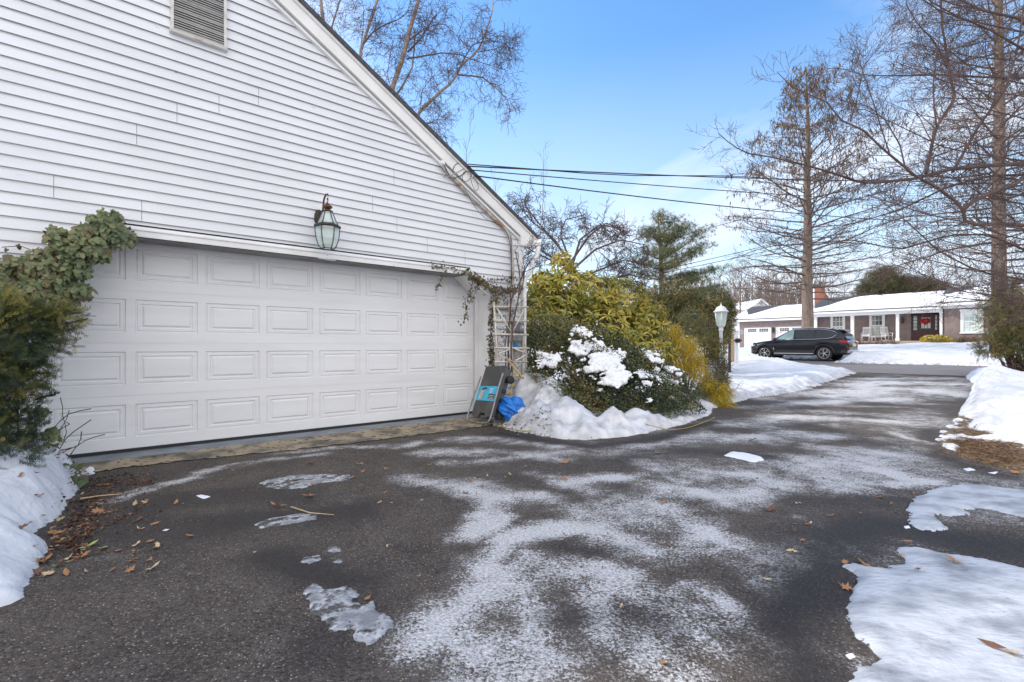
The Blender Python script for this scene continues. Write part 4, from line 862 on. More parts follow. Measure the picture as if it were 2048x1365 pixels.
# ------------------------------------------------------------ black SUV parked across the street
cxu = 30.3; cv = (FPi(1530, 700, 29.4)[0]+FPi(1649, 700, 29.4)[0])/2
CZ = float(Gs(cxu, cv))+.02
fr = Vector((-DN[0], -DN[1], 0)); lf = Vector((-DU[0], -DU[1], 0)); C0 = Vector(HL(cxu, cv, CZ))
def ST(x, y, z): return tuple(C0+fr*x+lf*y+Vector((0, 0, z)))
suv = empty('parked_suv', tuple(C0), 'black SUV parked along the far side of the street', 'car', rz=math.atan2(fr.y, fr.x))
XW = (1.49, -1.485); RA = .43
def lowz(x):
    z = .27+.10*max(0, (x-2.0)/.4)+.14*max(0, (-2.0-x)/.5)
    for w_ in XW:
        d_ = abs(x-w_)
        if d_ < RA: z = max(z, .37+math.sqrt(RA*RA-d_*d_))
    return z
bx_ = [-2.56, -2.50, -2.38, -2.2, -1.6, -1.0, 0, .8, 1.1, 1.5, 1.9, 2.15, 2.28, 2.36]; bz = [.86, 1.02, 1.12, 1.17, 1.17, 1.15, 1.12, 1.10, 1.09, 1.045, .98, .91, .80, .66]
bw = [.72, .84, .90, .95, .995, .99, .975, .98, .985, .985, .95, .88, .78, .66]
xs2 = sorted(set(list(np.linspace(-2.56, 2.36, 60))+[w_+s_*RA for w_ in XW for s_ in (-1, -.98, .98, 1)]))
rings = []
for x in xs2:
    zt = float(np.interp(x, bx_, bz)); hw = float(np.interp(x, bx_, bw)); zl = min(lowz(x), zt-.1); 
    zs2 = [zl, max(zl, .32), max(zl, .42), max(zl, .62), max(zl, .80), max(zl, zt-.16), zt-.05, zt]
    ws = [hw*.96, hw*.985, hw*.975, hw*.97, hw*1.0, hw*.985, hw*.94, hw*.80]
    L_ = [(x, a, b_) for a, b_ in zip(ws, zs2)]+[(x, 0, zt+.03)]
    rings.append(L_+[(p[0], -p[1], p[2]) for p in L_[::-1][1:]])
q = MB(ST); q.smooth = True; nrg = len(rings[0])
q.add([p for r_ in rings for p in r_], [(i*nrg+j, i*nrg+j+1, (i+1)*nrg+j+1, (i+1)*nrg+j) for i in range(len(rings)-1) for j in range(nrg-1)])
q.add(rings[0], [tuple(range(nrg))], False); q.add(rings[-1], [tuple(range(nrg))], False); q.build('body', M['carblk'], suv)
q = MB(ST); q.box(-2.3, 2.2, -.80, .80, .30, .95); q.build('underbody', M['rubber'], suv)
# cabin
gxs = [-2.36, -2.25, -2.1, -1.8, -1.3, -.6, 0, .3, .6, .9, 1.12]; gzt = [1.40, 1.50, 1.58, 1.66, 1.715, 1.735, 1.71, 1.64, 1.47, 1.27, 1.12]; gwt = [.60, .62, .64, .66, .67, .67, .66, .65, .66, .74, .80]; gwb = [.84, .87, .90, .93, .94, .94, .93, .93, .92, .90, .86]
def belt(x): return float(np.interp(x, bx_, bz))-.03
def gint(x): return float(np.interp(x, gxs, gzt)), float(np.interp(x, gxs, gwt)), float(np.interp(x, gxs, gwb))
rg = []
for x in np.linspace(-2.36, 1.12, 40):
    zt, wt, wb = gint(x); bl = belt(x); wt2 = min(wt, wb)
    L_ = [(x, wb, bl), (x, lerp(wb, wt2, .85), lerp(bl, zt, .86)), (x, wt2*.93, zt-.02), (x, wt2*.6, zt), (x, 0, zt+.012)]
    rg.append(L_+[(p[0], -p[1], p[2]) for p in L_[::-1][1:]])
q = MB(ST); q.smooth = True; n2 = len(rg[0])
q.add([p for r_ in rg for p in r_], [(i*n2+j, i*n2+j+1, (i+1)*n2+j+1, (i+1)*n2+j) for i in range(len(rg)-1) for j in range(n2-1)])
q.add(rg[0], [tuple(range(n2))], False); q.build('roof', M['carblk'], suv)
def gl(x, z, s_=1, o_=.006):
    zt, wt, wb = gint(x); bl = belt(x); f = min(1, max(0, (z-bl)/max(.05, (zt-bl)*.86))); return (x, s_*(lerp(wb, lerp(wb, wt, .85), f)+o_), z)
side = [[(.86, 1.14), (.78, 1.20), (.48, 1.44), (.18, 1.60), (.02, 1.63), (.02, 1.13)], [(-.03, 1.13), (-.03, 1.635), (-.5, 1.65), (-.98, 1.64), (-1.02, 1.14)], [(-1.07, 1.15), (-1.05, 1.63), (-1.5, 1.60), (-1.82, 1.52), (-1.98, 1.40), (-1.80, 1.22), (-1.6, 1.165)]]
for s_ in (1, -1):
    for k_, poly in enumerate(side):
        c_ = np.mean(poly, 0); q = MB(ST); n_ = len(poly)
        fine = []
        for i in range(n_):
            a, b_ = poly[i], poly[(i+1) % n_]
            for t_ in (0, .25, .5, .75): fine.append((lerp(a[0], b_[0], t_), lerp(a[1], b_[1], t_)))
        mid = [(lerp(p[0], c_[0], .5), lerp(p[1], c_[1], .5)) for p in fine]; nf = len(fine)
        q.add([gl(p[0], p[1], s_) for p in fine]+[gl(p[0], p[1], s_) for p in mid]+[gl(c_[0], c_[1], s_)], [(i, (i+1) % nf, nf+(i+1) % nf, nf+i) for i in range(nf)]+[(nf+i, nf+(i+1) % nf, 2*nf) for i in range(nf)])
        q.build('side_window', M['carglassg'] if k_ == 0 else M['carglass'], suv)
    q = MB(ST); rim_ = [(.92, 1.12), (.80, 1.215), (.48, 1.47), (.15, 1.635), (-.5, 1.675), (-1.1, 1.66), (-1.6, 1.61), (-1.9, 1.52), (-2.05, 1.40), (-1.84, 1.20), (-1.6, 1.145), (-1, 1.12), (0, 1.105), (.92, 1.10)]
    q.tube([gl(a, b_, s_, .010) for a, b_ in rim_], .013, 5); q.build('window_trim', M['chrome'], suv)
    q = MB(ST); q.box(-1.0, .98, s_*.955, s_*.985, .345, .375); q.build('sill_trim', M['chrome'], suv)
    q = MB(ST)
    for w_ in XW:
        th = np.linspace(-.12, PI+.12, 18); q.tube([(w_+(RA+.025)*math.cos(a), s_*(float(np.interp(w_, bx_, bw))*.985), .37+(RA+.02)*math.sin(a)) for a in th], .035, 6)
    q.box(-1.02, 1.02, s_*.93, s_*.975, .24, .34); q.build('wheel_arch_trim', M['carclad'], suv)
    q = MB(ST); q.box(.80, .98, s_*.99, s_*1.14, 1.08, 1.21, .03); q.build('mirror', M['carblk'], suv)
    for x in (-.18, -1.16): q = MB(ST); q.box(x, x-.20, s_*.985, s_*1.008, .965, .99, .008); q.build('door_handle', M['carblk'], suv)
    for x in (.94, -.02, -1.06): q = MB(ST); q.tube([(x, s_*.988, .42), (x+.01, s_*.992, .8), (x-.02, s_*.965, 1.08)], .005, 4); q.build('door_seam', M['rubber'], suv)
    q = MB(ST); q.tube([(1.00, s_*.992, .44), (.98, s_*.995, .58), (1.03, s_*.99, .70)], .012, 5); q.build('side_vent', M['chrome'], suv)
    q = MB(ST); q.prism([(2.02, .84), (2.20, .81), (2.33, .74), (2.31, .70), (2.1, .76)], s_*.70, s_*.905); q.build('headlight', M['headlight'], suv)
    q = MB(ST); q.prism([(-2.12, .98), (-2.16, 1.05), (-2.40, 1.07), (-2.555, .97), (-2.56, .88), (-2.40, .90)], s_*.52, s_*.935); q.build('tail_light', M['taillight'], suv)
    q = MB(ST); q.box(-2.50, -2.57, s_*.50, s_*.86, .52, .56); q.build('reflector', M['taillight'], suv)
    for w_ in XW:
        q = MB(lambda x, y, z: ST(w_+x, s_*(.86+z), .37+y)); q.lathe([(.25, -.12), (.34, -.125), (.372, -.10), (.375, 0), (.372, .09), (.34, .11), (.265, .10), (.26, .05)], sides=32, cap=False); ty = q.build('wheel', M['tyre'], suv)
        q = MB(lambda x, y, z: ST(w_+x, s_*(.86+z), .37+y)); q.lathe([(.268, .06), (.272, .105), (.255, .10), (.25, .05)], sides=28, cap=False)
        for j in range(5):
            for dd_ in (-.20, .20):
                th = 2*PI*j/5; q.tube([(.04*math.cos(th), .04*math.sin(th), .085), (.14*math.cos(th+dd_*.6), .14*math.sin(th+dd_*.6), .09), (.258*math.cos(th+dd_*1.5), .258*math.sin(th+dd_*1.5), .09)], .019, 5, flat=.6)
        q.lathe([(.06, .06), (.06, .10), (.01, .105)], sides=12); q.build('rim', M['rim'], ty)
        q = MB(lambda x, y, z: ST(w_+x, s_*(.86+z), .37+y)); q.lathe([(.01, .02), (.255, .02)], sides=20, cap=False); q.build('brake_disc', M['rubber'], ty)
q = MB(ST); q.add([(-2.20, .58, 1.53), (-2.20, -.58, 1.53), (-2.44, -.70, 1.14), (-2.44, .70, 1.14)], [(0, 1, 2, 3)]); q.build('rear_window', M['carglass'], suv)
q = MB(ST); q.prism([(-1.98, 1.665), (-2.34, 1.585), (-2.36, 1.555), (-2.1, 1.60)], -.62, .62); q.build('spoiler', M['carblk'], suv)
q = MB(ST); q.add([(.28, .60, 1.625), (.28, -.60, 1.625), (1.08, -.74, 1.16), (1.08, .74, 1.16)], [(0, 1, 2, 3)]); q.build('windshield', M['carglassg'], suv)
q = MB(ST); q.box(-2.545, -2.60, -.26, .26, .74, .88); q.build('number_plate', M['plate'], suv)
q = MB(ST); q.prism([(-2.30, .36), (-2.60, .42), (-2.62, .50), (-2.56, .56), (-2.45, .50)], -.80, .80); q.build('rear_bumper', M['rim'], suv)
q = MB(ST); q.box(2.345, 2.37, -.45, .45, .45, .74, .02); q.build('grille', M['carclad'], suv)
q = MB(ST); q.tube([(1.75, -.62, 1.05), (1.74, -.62, 1.12)], .01, 4); q.tube([(-1.6, 0, 1.70), (-1.72, 0, 1.78)], .02, 4)
for s_ in (1, -1): q.tube([(.1, s_*.60, 1.72), (-.5, s_*.62, 1.755), (-1.6, s_*.60, 1.72)], .014, 5)
q.build('roof_rail', M['chrome'], suv)

# ------------------------------------------------------------ the ranch house across the street
UD, UF = 50.4, 48.9
ranch = empty('ranch_house', HL(54, -8, 1.0), 'long brown shingled ranch house with snow on its roofs across the street', 'house', rz=math.atan2(DN[1], DN[0]))
def vx(x, u): return FPi(x, 700, u)[0]
def zy(x, y, u): return FPi(x, y, u)[1]
FL = 1.46                                           # porch floor
vG0 = vx(1477, 50.0); vM0 = vx(1627, UD); vW0 = vx(1885, UF); vW1 = vW0+9.5
def shingle_wall(q, v0, v1, z0, z1, u, holes=()):
    """courses of shingles, each lapping the one below; holes = (v0, v1, z0, z1)"""
    z = z0
    while z < z1-.01:
        zt = min(z+.17, z1); cuts = sorted([(h[0], h[1]) for h in holes if h[2] < (z+zt)/2 < h[3]]); a = v0
        for c0, c1 in cuts+[(v1, v1)]:
            if c0 > a+.01:
                q.add([(u-.018, a, z), (u-.018, c0, z), (u-.002, c0, zt), (u-.002, a, zt)], [(0, 1, 2, 3)]); q.add([(u-.018, a, z), (u-.018, c0, z), (u, c0, z), (u, a, z)], [(0, 1, 2, 3)])
            a = max(a, c1)
        z = zt
win = []
def wr(x0, x1, y0, y1, u): xm = (x0+x1)/2; return (vx(x0, u), vx(x1, u), zy(xm, y1, u), zy(xm, y0, u))
gdr = [wr(1489, 1543, 656, 699, 50.0), None]
g1 = gdr[0]; wdg = g1[1]-g1[0]; gv = vx(1552, 50.0); gdr[1] = (gv, gv+wdg, g1[2], g1[3])
w1 = wr(1662, 1690, 633, 676, UD); w2 = wr(1739.5, 1769.5, 631, 673, UD); dr_ = wr(1822.5, 1879, 628.5, 681, UD); w3 = wr(1921, 1967, 621, 667, UF)
q = MB(H_)
shingle_wall(q, vG0, vM0+.3, .4, 3.55, 50.0, [(g[0], g[1], g[2]-1, g[3]) for g in gdr])
shingle_wall(q, vM0, vW0, FL, 3.95, UD, [w1, w2, (dr_[0], dr_[1], dr_[2]-1, dr_[3])])
shingle_wall(q, vW0+.12, vW1, .7, 4.15, UF, [w3])
q.add([(UD, vG0, .4), (UD+8, vG0, .4), (UD+8, vG0, 3.7), (UD+4.3, vG0, 5.25), (50.0, vG0, 3.7), (50.0, vG0, .4)], [(0, 1, 2, 3, 4, 5)])
q.box(UD+.3, UD+8, vG0+.01, vM0+.3, .3, 3.6); q.box(UD+.25, UD+8.4, vM0, vW0+.5, .3, 3.9); q.box(UF+.3, UF+9.5, vW0+.02, vW1, .3, 4.1); q.box(UF, UF+2, vW0+.10, vW0+.13, FL-.5, 4.1)
q.prism([(UF-.0, 4.1), (UF+4.5, 5.7), (UF+9.0, 4.1)], vW0+.2, vW0+.25); q.prism([(UF-.0, 4.1), (UF+4.5, 5.7), (UF+9.0, 4.1)], vW1-.05, vW1)
q.build('wall', M['shing'], ranch)
def roofpart(v0, v1, ue, ze, ur, zr, snow_clip):
    ub_ = 2*ur-ue; sl = (zr-ze)/(ur-ue)
    q = MB(H_); q.prism([(ue, ze-.06), (ur, zr-.06), (ub_, ze-.06), (ub_, ze+.02), (ur, zr+.02), (ue, ze+.02)], v0, v1)
    q.build('roof', M['shingle'], ranch)
    q = MB(H_); n_ = 60; rows = 7; V = []
    for i in range(n_+1):
        v = lerp(v0+.04, v1-.02, i/n_)
        bare = snow_clip(v-v0)
        for j in range(rows+1):
            f = j/rows; f2 = f*(1-bare); uu_ = lerp(ue-.03, ur-.02, f2)
            th_ = .10*min(1, f*6+.55)*(1-.9*(f > .99)); V.append((uu_, v, ze+.02+sl*(uu_-ue)+th_+.012*math.sin(v*3+f*5)))
    q.smooth = True
    q.add(V, [(i*(rows+1)+j, (i+1)*(rows+1)+j, (i+1)*(rows+1)+j+1, i*(rows+1)+j+1) for i in range(n_) for j in range(rows)])
    q.add([V[i*(rows+1)] for i in range(n_+1)]+[(ue-.01, V[i*(rows+1)][1], ze+.021) for i in range(n_+1)], [(i, i+1, n_+2+i, n_+1+i) for i in range(n_)])
    q.build('roof_snow', M['roofsnow'], ranch)
roofpart(vx(1463, 49.6), vM0+.2, 49.6, 3.72, 54.4, 5.30, lambda d_: max(.04, .75*math.exp(-(max(0, d_-.9)/1.5)**2)*(1 if d_ > .0 else 0)*(.35+.65*min(1, d_/1.2))))
roofpart(vM0, vW0-.15, 48.45, 4.05, 53.0, 5.60, lambda d_: max(.035, .8*math.exp(-(max(0, d_-.4)/1.6)**2)))
roofpart(vW0-.25, vW1+.4, 48.0, 4.28, 53.0, 5.78, lambda d_: max(.04, .5*math.exp(-(d_/1.4)**2)))
q = MB(H_)
q.box(49.6, 49.64, vx(1463, 49.6), vM0+.1, 3.50, 3.70); q.box(49.62, 50.0, vx(1463, 49.6)+.05, vM0, 3.49, 3.53)
q.box(49.96, 49.99, vG0-.02, vG0+.12, .4, 3.5)
q.box(48.45, 48.48, vM0, vW0, 3.86, 4.02); q.box(48.9, 49.05, vM0, vW0-.01, 3.62, 3.90); q.box(48.48, 50.38, vM0, vW0-.01, 3.84, 3.86)
q.box(48.0, 48.04, vW0-.25, vW1+.4, 4.05, 4.25); q.box(48.02, 48.9, vW0-.2, vW1+.3, 4.03, 4.07); q.box(UF-.03, UF-.005, vW0, vW1, 3.86, 4.04)
q.build('fascia', M['ranchw'], ranch)
for x0, x1 in ((1628, 1633.5), (1701, 1707.5), (1791.5, 1798), (1879, 1885)):
    a, b_ = vx(x0, UF), vx(x1, UF); q = MB(H_); q.box(48.9, 48.9+(b_-a), a, b_, FL+.22, 3.55, .01); q.box(48.87, 48.93+(b_-a), a-.035, b_+.035, FL-.02, FL+.22, .01); q.box(48.88, 48.92+(b_-a), a-.02, b_+.02, 3.55, 3.615)
    q.build('porch_post', M['ranchw'], ranch)
q = MB(H_); q.box(48.6, 50.38, vM0, vW0-.01, FL-.14, FL); q.box(48.4, 48.75, vx(1795, UF), vW0-.05, FL-.32, FL-.15); q.box(48.1, 48.42, vx(1795, UF)+.2, vW0-.3, FL-.5, FL-.33); q.build('porch_floor', M['deck'], ranch)
q = MB(H_); q.box(48.62, 50.2, vM0, vW0-.02, .5, FL-.15); q.build('porch_skirt', M['shing'], ranch)
def rwin(r, u, mid, cols, rows, lower, name='window'):
    v0, v1, z0, z1 = r; q = MB(H_); e = .13
    q.box(u-.06, u+.02, v0-.02, v0+e, z0, z1); q.box(u-.06, u+.02, v1-e, v1+.02, z0, z1); q.box(u-.07, u+.02, v0-.06, v1+.06, z1, z1+.14); q.box(u-.09, u+.02, v0-.06, v1+.06, z0-.10, z0)
    fr_ = q.build(name, M['ranchw'], ranch)
    a, b_ = v0+e, v1-e; zm = lerp(z0, z1, mid)
    q = MB(H_); q.box(u-.005, u+.01, a, b_, zm, z1); q.build('pane', M['panedk'] if lower != 'b' else M['paneb'], fr_)
    q = MB(H_); q.box(u-.004, u+.01, a, b_, z0, zm); q.build('pane', M['panegr'] if lower != 'b' else M['paneb'], fr_)
    q = MB(H_); q.box(u-.045, u-.01, a, b_, zm-.03, zm+.03); q.box(u-.04, u-.01, a, a+.045, z0, z1); q.box(u-.04, u-.01, b_-.045, b_, z0, z1); q.box(u-.04, u-.01, a, b_, z1-.05, z1-.003); q.box(u-.04, u-.01, a, b_, z0+.003, z0+.05)
    for i in range(1, cols): vv = lerp(a, b_, i/cols); q.box(u-.032, u-.009, vv-.014, vv+.014, z0+.05, z1-.05)
    for i in range(1, rows):
        zz_ = lerp(zm, z1, i/rows); q.box(u-.0315, u-.0085, a, b_, zz_-.014, zz_+.014); zz_ = lerp(z0, zm, i/rows); q.box(u-.0315, u-.0085, a, b_, zz_-.014, zz_+.014)
    q.build('sash', M['ranchw'], fr_)
rwin(w1, UD-.02, .52, 3, 2, 'g'); rwin(w2, UD-.02, .52, 3, 2, 'g')
rwin((w3[0]+.02, w3[1]-.02, w3[2]+.08, w3[3]-.05), UF-.02, .5, 3, 2, 'b')
# entrance: maroon door with side lights
v0, v1, z0, z1 = dr_; z0 = FL
q = MB(H_); q.box(UD-.05, UD+.03, v0, v0+.09, z0, z1); q.box(UD-.05, UD+.03, v1-.09, v1, z0, z1); q.box(UD-.05, UD+.03, v0, v1, z1-.12, z1); fdv = v1-v0
va, vb = v0+.27*fdv, v0+.79*fdv
for a in (va, vb): q.box(UD-.05, UD+.03, a-.05, a+.05, z0, z1-.12)
q.box(UD-.03, UD+.03, v0+.09, va-.05, z0, z0+.85); q.box(UD-.03, UD+.03, vb+.05, v1-.09, z0, z0+.85); fd_ = q.build('door_frame', M['maroon'], ranch)
for a, b_ in ((v0+.09, va-.05), (vb+.05, v1-.09)):
    q = MB(H_); q.box(UD-.01, UD+.01, a, b_, z0+.85, z1-.13); q.build('side_light', M['paneb'], fd_)
    q = MB(H_)
    for k in range(0, 5): q.box(UD-.025, UD-.011, a, b_, z0+.85+k*.27-.02, z0+.85+k*.27+.02)
    q.box(UD-.026, UD-.011, a, a+.05, z0+.85, z1-.13); q.box(UD-.026, UD-.011, b_-.05, b_, z0+.85, z1-.13); q.build('side_light_bars', M['maroon'], fd_)
q = MB(H_); q.box(UD-.035, UD+.01, va+.05, vb-.05, z0, z1-.12); 
for a, b_ in ((va+.16, (va+vb)/2-.05), ((va+vb)/2+.05, vb-.16)): q.box(UD-.045, UD-.03, a, b_, z0+.15, z0+.85, .01)
fdr = q.build('front_door', M['maroon'], ranch)
q = MB(H_); q.box(UD-.042, UD-.034, va+.17, vb-.17, z0+1.0, z1-.28); q.build('door_glass', M['paneb'], fdr)
q = MB(H_)
for k in (1, 2): vv = lerp(va+.17, vb-.17, k/3); q.box(UD-.05, UD-.041, vv-.015, vv+.015, z0+1.0, z1-.28)
zz_ = (z0+1.0+z1-.28)/2; q.box(UD-.05, UD-.0415, va+.17, vb-.17, zz_-.015, zz_+.015); q.build('door_bars', M['maroon'], fdr)
q = MB(H_); q.ball((UD-.06, va+.12, z0+.95), .035, 2); q.build('door_knob', M['chrome'], fdr)
# heart wreath
hc = (FPi(1850.5, 643, UD-.1)); q = MB(H_)
P = []
for t_ in np.linspace(0, 2*PI, 29):
    P.append((UD-.10, hc[0]+.017*16*math.sin(t_)**3*1.05, hc[1]+.017*(13*math.cos(t_)-5*math.cos(2*t_)-2*math.cos(3*t_)-math.cos(4*t_))*.9))
q.tube(P, .065, 6)
for k in range(90):
    p = P[rnd.randrange(28)]; q.ball((p[0]-.03+rnd.uniform(-.03, .03), lerp(p[1], hc[0], rnd.random()*.7), lerp(p[2], hc[1], rnd.random()*.7)), rnd.uniform(.025, .05), 1)
tag(q.build('heart_wreath', M['red']), 'red heart shaped wreath hanging on the maroon front door', 'wreath')
# ranch garage doors
for g in gdr:
    v0, v1, z0, z1 = g; z0 = z1-2.13
    q = MB(H_); q.box(49.94, 49.99, v0, v0+.10, z0, z1); q.box(49.94, 49.99, v1-.10, v1, z0, z1); q.box(49.94, 49.99, v0, v1, z1-.08, z1); q.box(49.99, 50.03, v0+.1, v1-.1, z0, z1-.08)
    for k in range(1, 4): q.box(49.985, 49.992, v0+.1, v1-.1, z0+k*.51-.006, z0+k*.51+.006)
    gdo = q.build('garage_door', M['doorw'], ranch)
    for s0_, s1_ in ((.10, .45), (.56, .92)):
        q = MB(H_); a, b_ = lerp(v0+.1, v1-.1, s0_), lerp(v0+.1, v1-.1, s1_)
        for i in range(4):
            for j in range(2): q.box(49.975, 49.988, lerp(a, b_, (i+.08)/4), lerp(a, b_, (i+.92)/4), z1-.40+j*.155, z1-.40+j*.155+.125)
        q.build('garage_door_window', M['panedk'], gdo)
    q = MB(H_)
    for f in (.05, .60): a = lerp(v0+.1, v1-.1, f); q.box(49.972, 49.986, a, a+.35, z1-.53, z1-.50)
    q.build('strap_hinge', M['bronze'], gdo)
# chimney
v0, v1 = vx(1629, 54), vx(1652, 54); q = MB(H_)
q.prism([(v0, 4.8), (v1+.15, 4.8), (v1, 5.9), (v1-.25, 6.35), (v1-.28, 6.75), (v0+.12, 6.75), (v0+.1, 6.35), (v0, 6.0)], 53.4, 54.6, 'yz'); ch = q.build('chimney', M['brick'], ranch)
q = MB(H_); q.box(53.38, 54.62, v0+.05, v1-.22, 6.751, 6.82); q.build('chimney_cap', M['conc'], ch)
q = MB(H_); va_ = vx(1627.5, 49.5); q.tube([(49.55, va_, 3.6), (49.5, va_, 6.2)], .06, 6); q.build('vent_pipe', M['ranchw'], ranch)
# wall lanterns on the ranch
for x, y, u, h_, l_ in ((1546.5, 661, 50.0, .55, 'black wall lantern between the two ranch garage doors'), (1805, 641, UD, .50, 'black wall lantern left of the maroon front door')):
    v, z = FPi(x, y, u-.1); q = MB(H_); q.lathe([(.02, h_*.5), (.09, h_*.42), (.10, h_*.30), (.085, -.18), (.09, -.22), (.03, -.26)], (u-.15, v, z), 8, smooth=False); q.box(u-.10, u-.02, v-.04, v+.04, z-.15, z+.2); q.tube([(u-.02, v, z+.28), (u-.1, v, z+.33), (u-.15, v, z+.26)], .015, 5)
    tag(q.build('porch_lantern', M['bronze']), l_, 'lantern', 'wall lanterns on the ranch house')
# rocking chairs
def rocker(cx_, ang, label):
    v, z = FPi(cx_, 690, 49.6); base = Vector(HL(49.6, v, FL)); root = empty('rocking_chair', tuple(base), label, 'chair', 'rocking chairs on the porch', rz=ang)
    Mx = MW[root.name]
    def T(x, y, z): return tuple(Mx @ Vector((x, y, z)))
    q = MB(T); q.box(-.28, .28, -.26, .26, .40, .44, .01); q.build('seat', M['ranchw'], root)
    q = MB(T)
    for i in range(7): x = -.22+i*.073; q.prism([(.24, .44), (.27, .44), (.43, 1.12), (.40, 1.12)], x-.018, x+.018, 'yz')
    q.prism([(.39, 1.06), (.42, 1.06), (.45, 1.20), (.42, 1.20)], -.29, .29, 'yz'); q.prism([(.25, .48), (.28, .48), (.30, .56), (.27, .56)], -.28, .28, 'yz'); q.build('backrest', M['ranchw'], root)
    for s_ in (-1, 1):
        q = MB(T); q.tube([(s_*.27, -.24, .06), (s_*.27, -.24, .64)], .022, 5); q.build('leg', M['ranchw'], root)
        q = MB(T); q.tube([(s_*.27, .22, .06), (s_*.27, .28, .60), (s_*.27, .44, 1.15)], .022, 5); q.build('leg', M['ranchw'], root)
        q = MB(T); q.box(s_*.24, s_*.32, -.30, .30, .64, .665, .008); q.build('armrest', M['ranchw'], root)
        q = MB(T); q.tube([(s_*.27, -.42+.06*0+i*.12, .035+.55*((i*.12-.44)**2)*.5) for i in range(9)], .022, 5); q.build('rocker', M['ranchw'], root)
az_ = math.atan2(-DU[1], -DU[0])
rocker(1731.5, az_+PI/2+.05, 'white rocking chair facing the street, left of the porch window')
rocker(1774, az_+PI/2+.75, 'white rocking chair turned sideways, right of the porch window')
v, z = FPi(1747, 690, 49.3); q = MB(H_); q.box(49.2, 49.5, v-.16, v+.16, FL+.38, FL+.41)
for a in (49.23, 49.47):
    for b_ in (-.13, .13): q.tube([(a, v+b_, FL), (a, v+b_*.8, FL+.38)], .014, 4)
tag(q.build('side_table', M['ranchw']), 'small white table between the two rocking chairs', 'table')
# distant white house gable beyond the ranch garage
q = MB(); a = W(1508, 612, 78); b_ = W(1537, 612, 78); c_ = W(1521, 603, 78)
q.prism([(a[0], 0), (b_[0], 0), (b_[0], a[2]-.3), (c_[0], c_[2]), (a[0], a[2]-.3)], 78, 86); dh = empty('distant_house', (c_[0], 80, 0), 'distant white house with a snowy gable roof behind the ranch garage', 'house')
q.build('wall', M['ranchw'], dh); q = MB(); q.prism([(a[0]-.5, a[2]-.5), (c_[0], c_[2]+.1), (b_[0]+.5, a[2]-.5), (b_[0]+.5, a[2]-.2), (c_[0], c_[2]+.4), (a[0]-.5, a[2]-.2)], 77.6, 86.4); q.build('roof', M['roofsnow'], dh)
# pale house at far left edge of the ranch garage
q = MB(); a = W(1472, 690, 62); b_ = W(1479, 630, 62); q.prism([(a[0]-7, .5), (b_[0]+1.5, .5), (b_[0]+1.5, 4.2), ((a[0]+b_[0])/2-3, 5.6), (a[0]-7, 4.2)], 66, 74)
dh = empty('distant_house', (a[0]-2, 70, .5), 'pale house half hidden behind the evergreens beside the lamp post', 'house'); q.build('wall', M['ranchw'], dh)
q = MB(); q.prism([(a[0]-7.4, 4.0), ((a[0]+b_[0])/2-3, 5.7), (b_[0]+2, 4.0), (b_[0]+2, 4.3), ((a[0]+b_[0])/2-3, 6.0), (a[0]-7.4, 4.3)], 65.6, 74.4); q.build('roof', M['roofsnow'], dh)

# ------------------------------------------------------------ plants: helpers
def unit(v): return v/(np.linalg.norm(v)+1e-12)
def rotv(v, axis, a): c, s = math.cos(a), math.sin(a); return v*c+np.cross(axis, v)*s+axis*(axis@v)*(1-c)
def resample(P, n):
    P = np.array(P, float); d_ = np.r_[0, np.cumsum(np.linalg.norm(np.diff(P, axis=0), axis=1))]; t = np.linspace(0, d_[-1], n)
    return np.stack([np.interp(t, d_, P[:, k]) for k in range(3)], 1)
def limbpath(p, d_, L, n, wig, up):
    P = [p]; d_ = unit(d_)
    for i in range(n):
        d_ = unit(d_+nr.normal(0, wig, 3)+np.array([0, 0, up])); P.append(P[-1]+d_*L/n)
    return np.array(P)
def spray(q, P, r0, r1, n, Lr, ang, lev, cfg, tmin=.15, tmax=1.0, tips=None):
    """side shoots along a limb, recursively"""
    d_ = np.r_[0, np.cumsum(np.linalg.norm(np.diff(P, axis=0), axis=1))]; LT_ = d_[-1]
    for i in range(n):
        t = lerp(tmin, tmax, (i+nr.rand())/n); k = min(len(P)-2, int(np.searchsorted(d_, t*LT_, side='right')-1)); f = (t*LT_-d_[k])/(d_[k+1]-d_[k]+1e-9)
        p = P[k]*(1-f)+P[k+1]*f; tan = unit(P[k+1]-P[k]); ax = nr.normal(0, 1, 3)
        if 'flat' in cfg: ax = np.array([nr.normal(0, cfg['flat']), nr.normal(0, cfg['flat']), 1.0])*(1 if nr.rand() < .5 else -1)
        ax = unit(ax-tan*(ax@tan)) if 'flat' not in cfg else unit(ax)
        dd = rotv(tan, ax, ang*lerp(.7, 1.3, nr.rand())); L = Lr*lerp(.5, 1.3, nr.rand())*(cfg.get('taper', 1.1)-t*cfg.get('tk', .55)); r = max(cfg['rmin'], lerp(r0, r1, t)*cfg.get('rk', .5))
        Q = limbpath(p, dd+np.array([0, 0, cfg.get('lift', 0)]), L, 4 if lev > 0 else 3, cfg['wig'], cfg['up'])
        q.tube(Q, np.linspace(r, max(cfg['rmin']*.7, r*.35), len(Q)), 3 if r < .02 else 5, cap=False)
        if tips is not None: tips.append(Q)
        if lev > 0: spray(q, Q, r, r*.35, cfg['n'][lev-1], Lr*cfg['lk'], cfg.get('ang', ang), lev-1, cfg, .15, 1.0, tips)
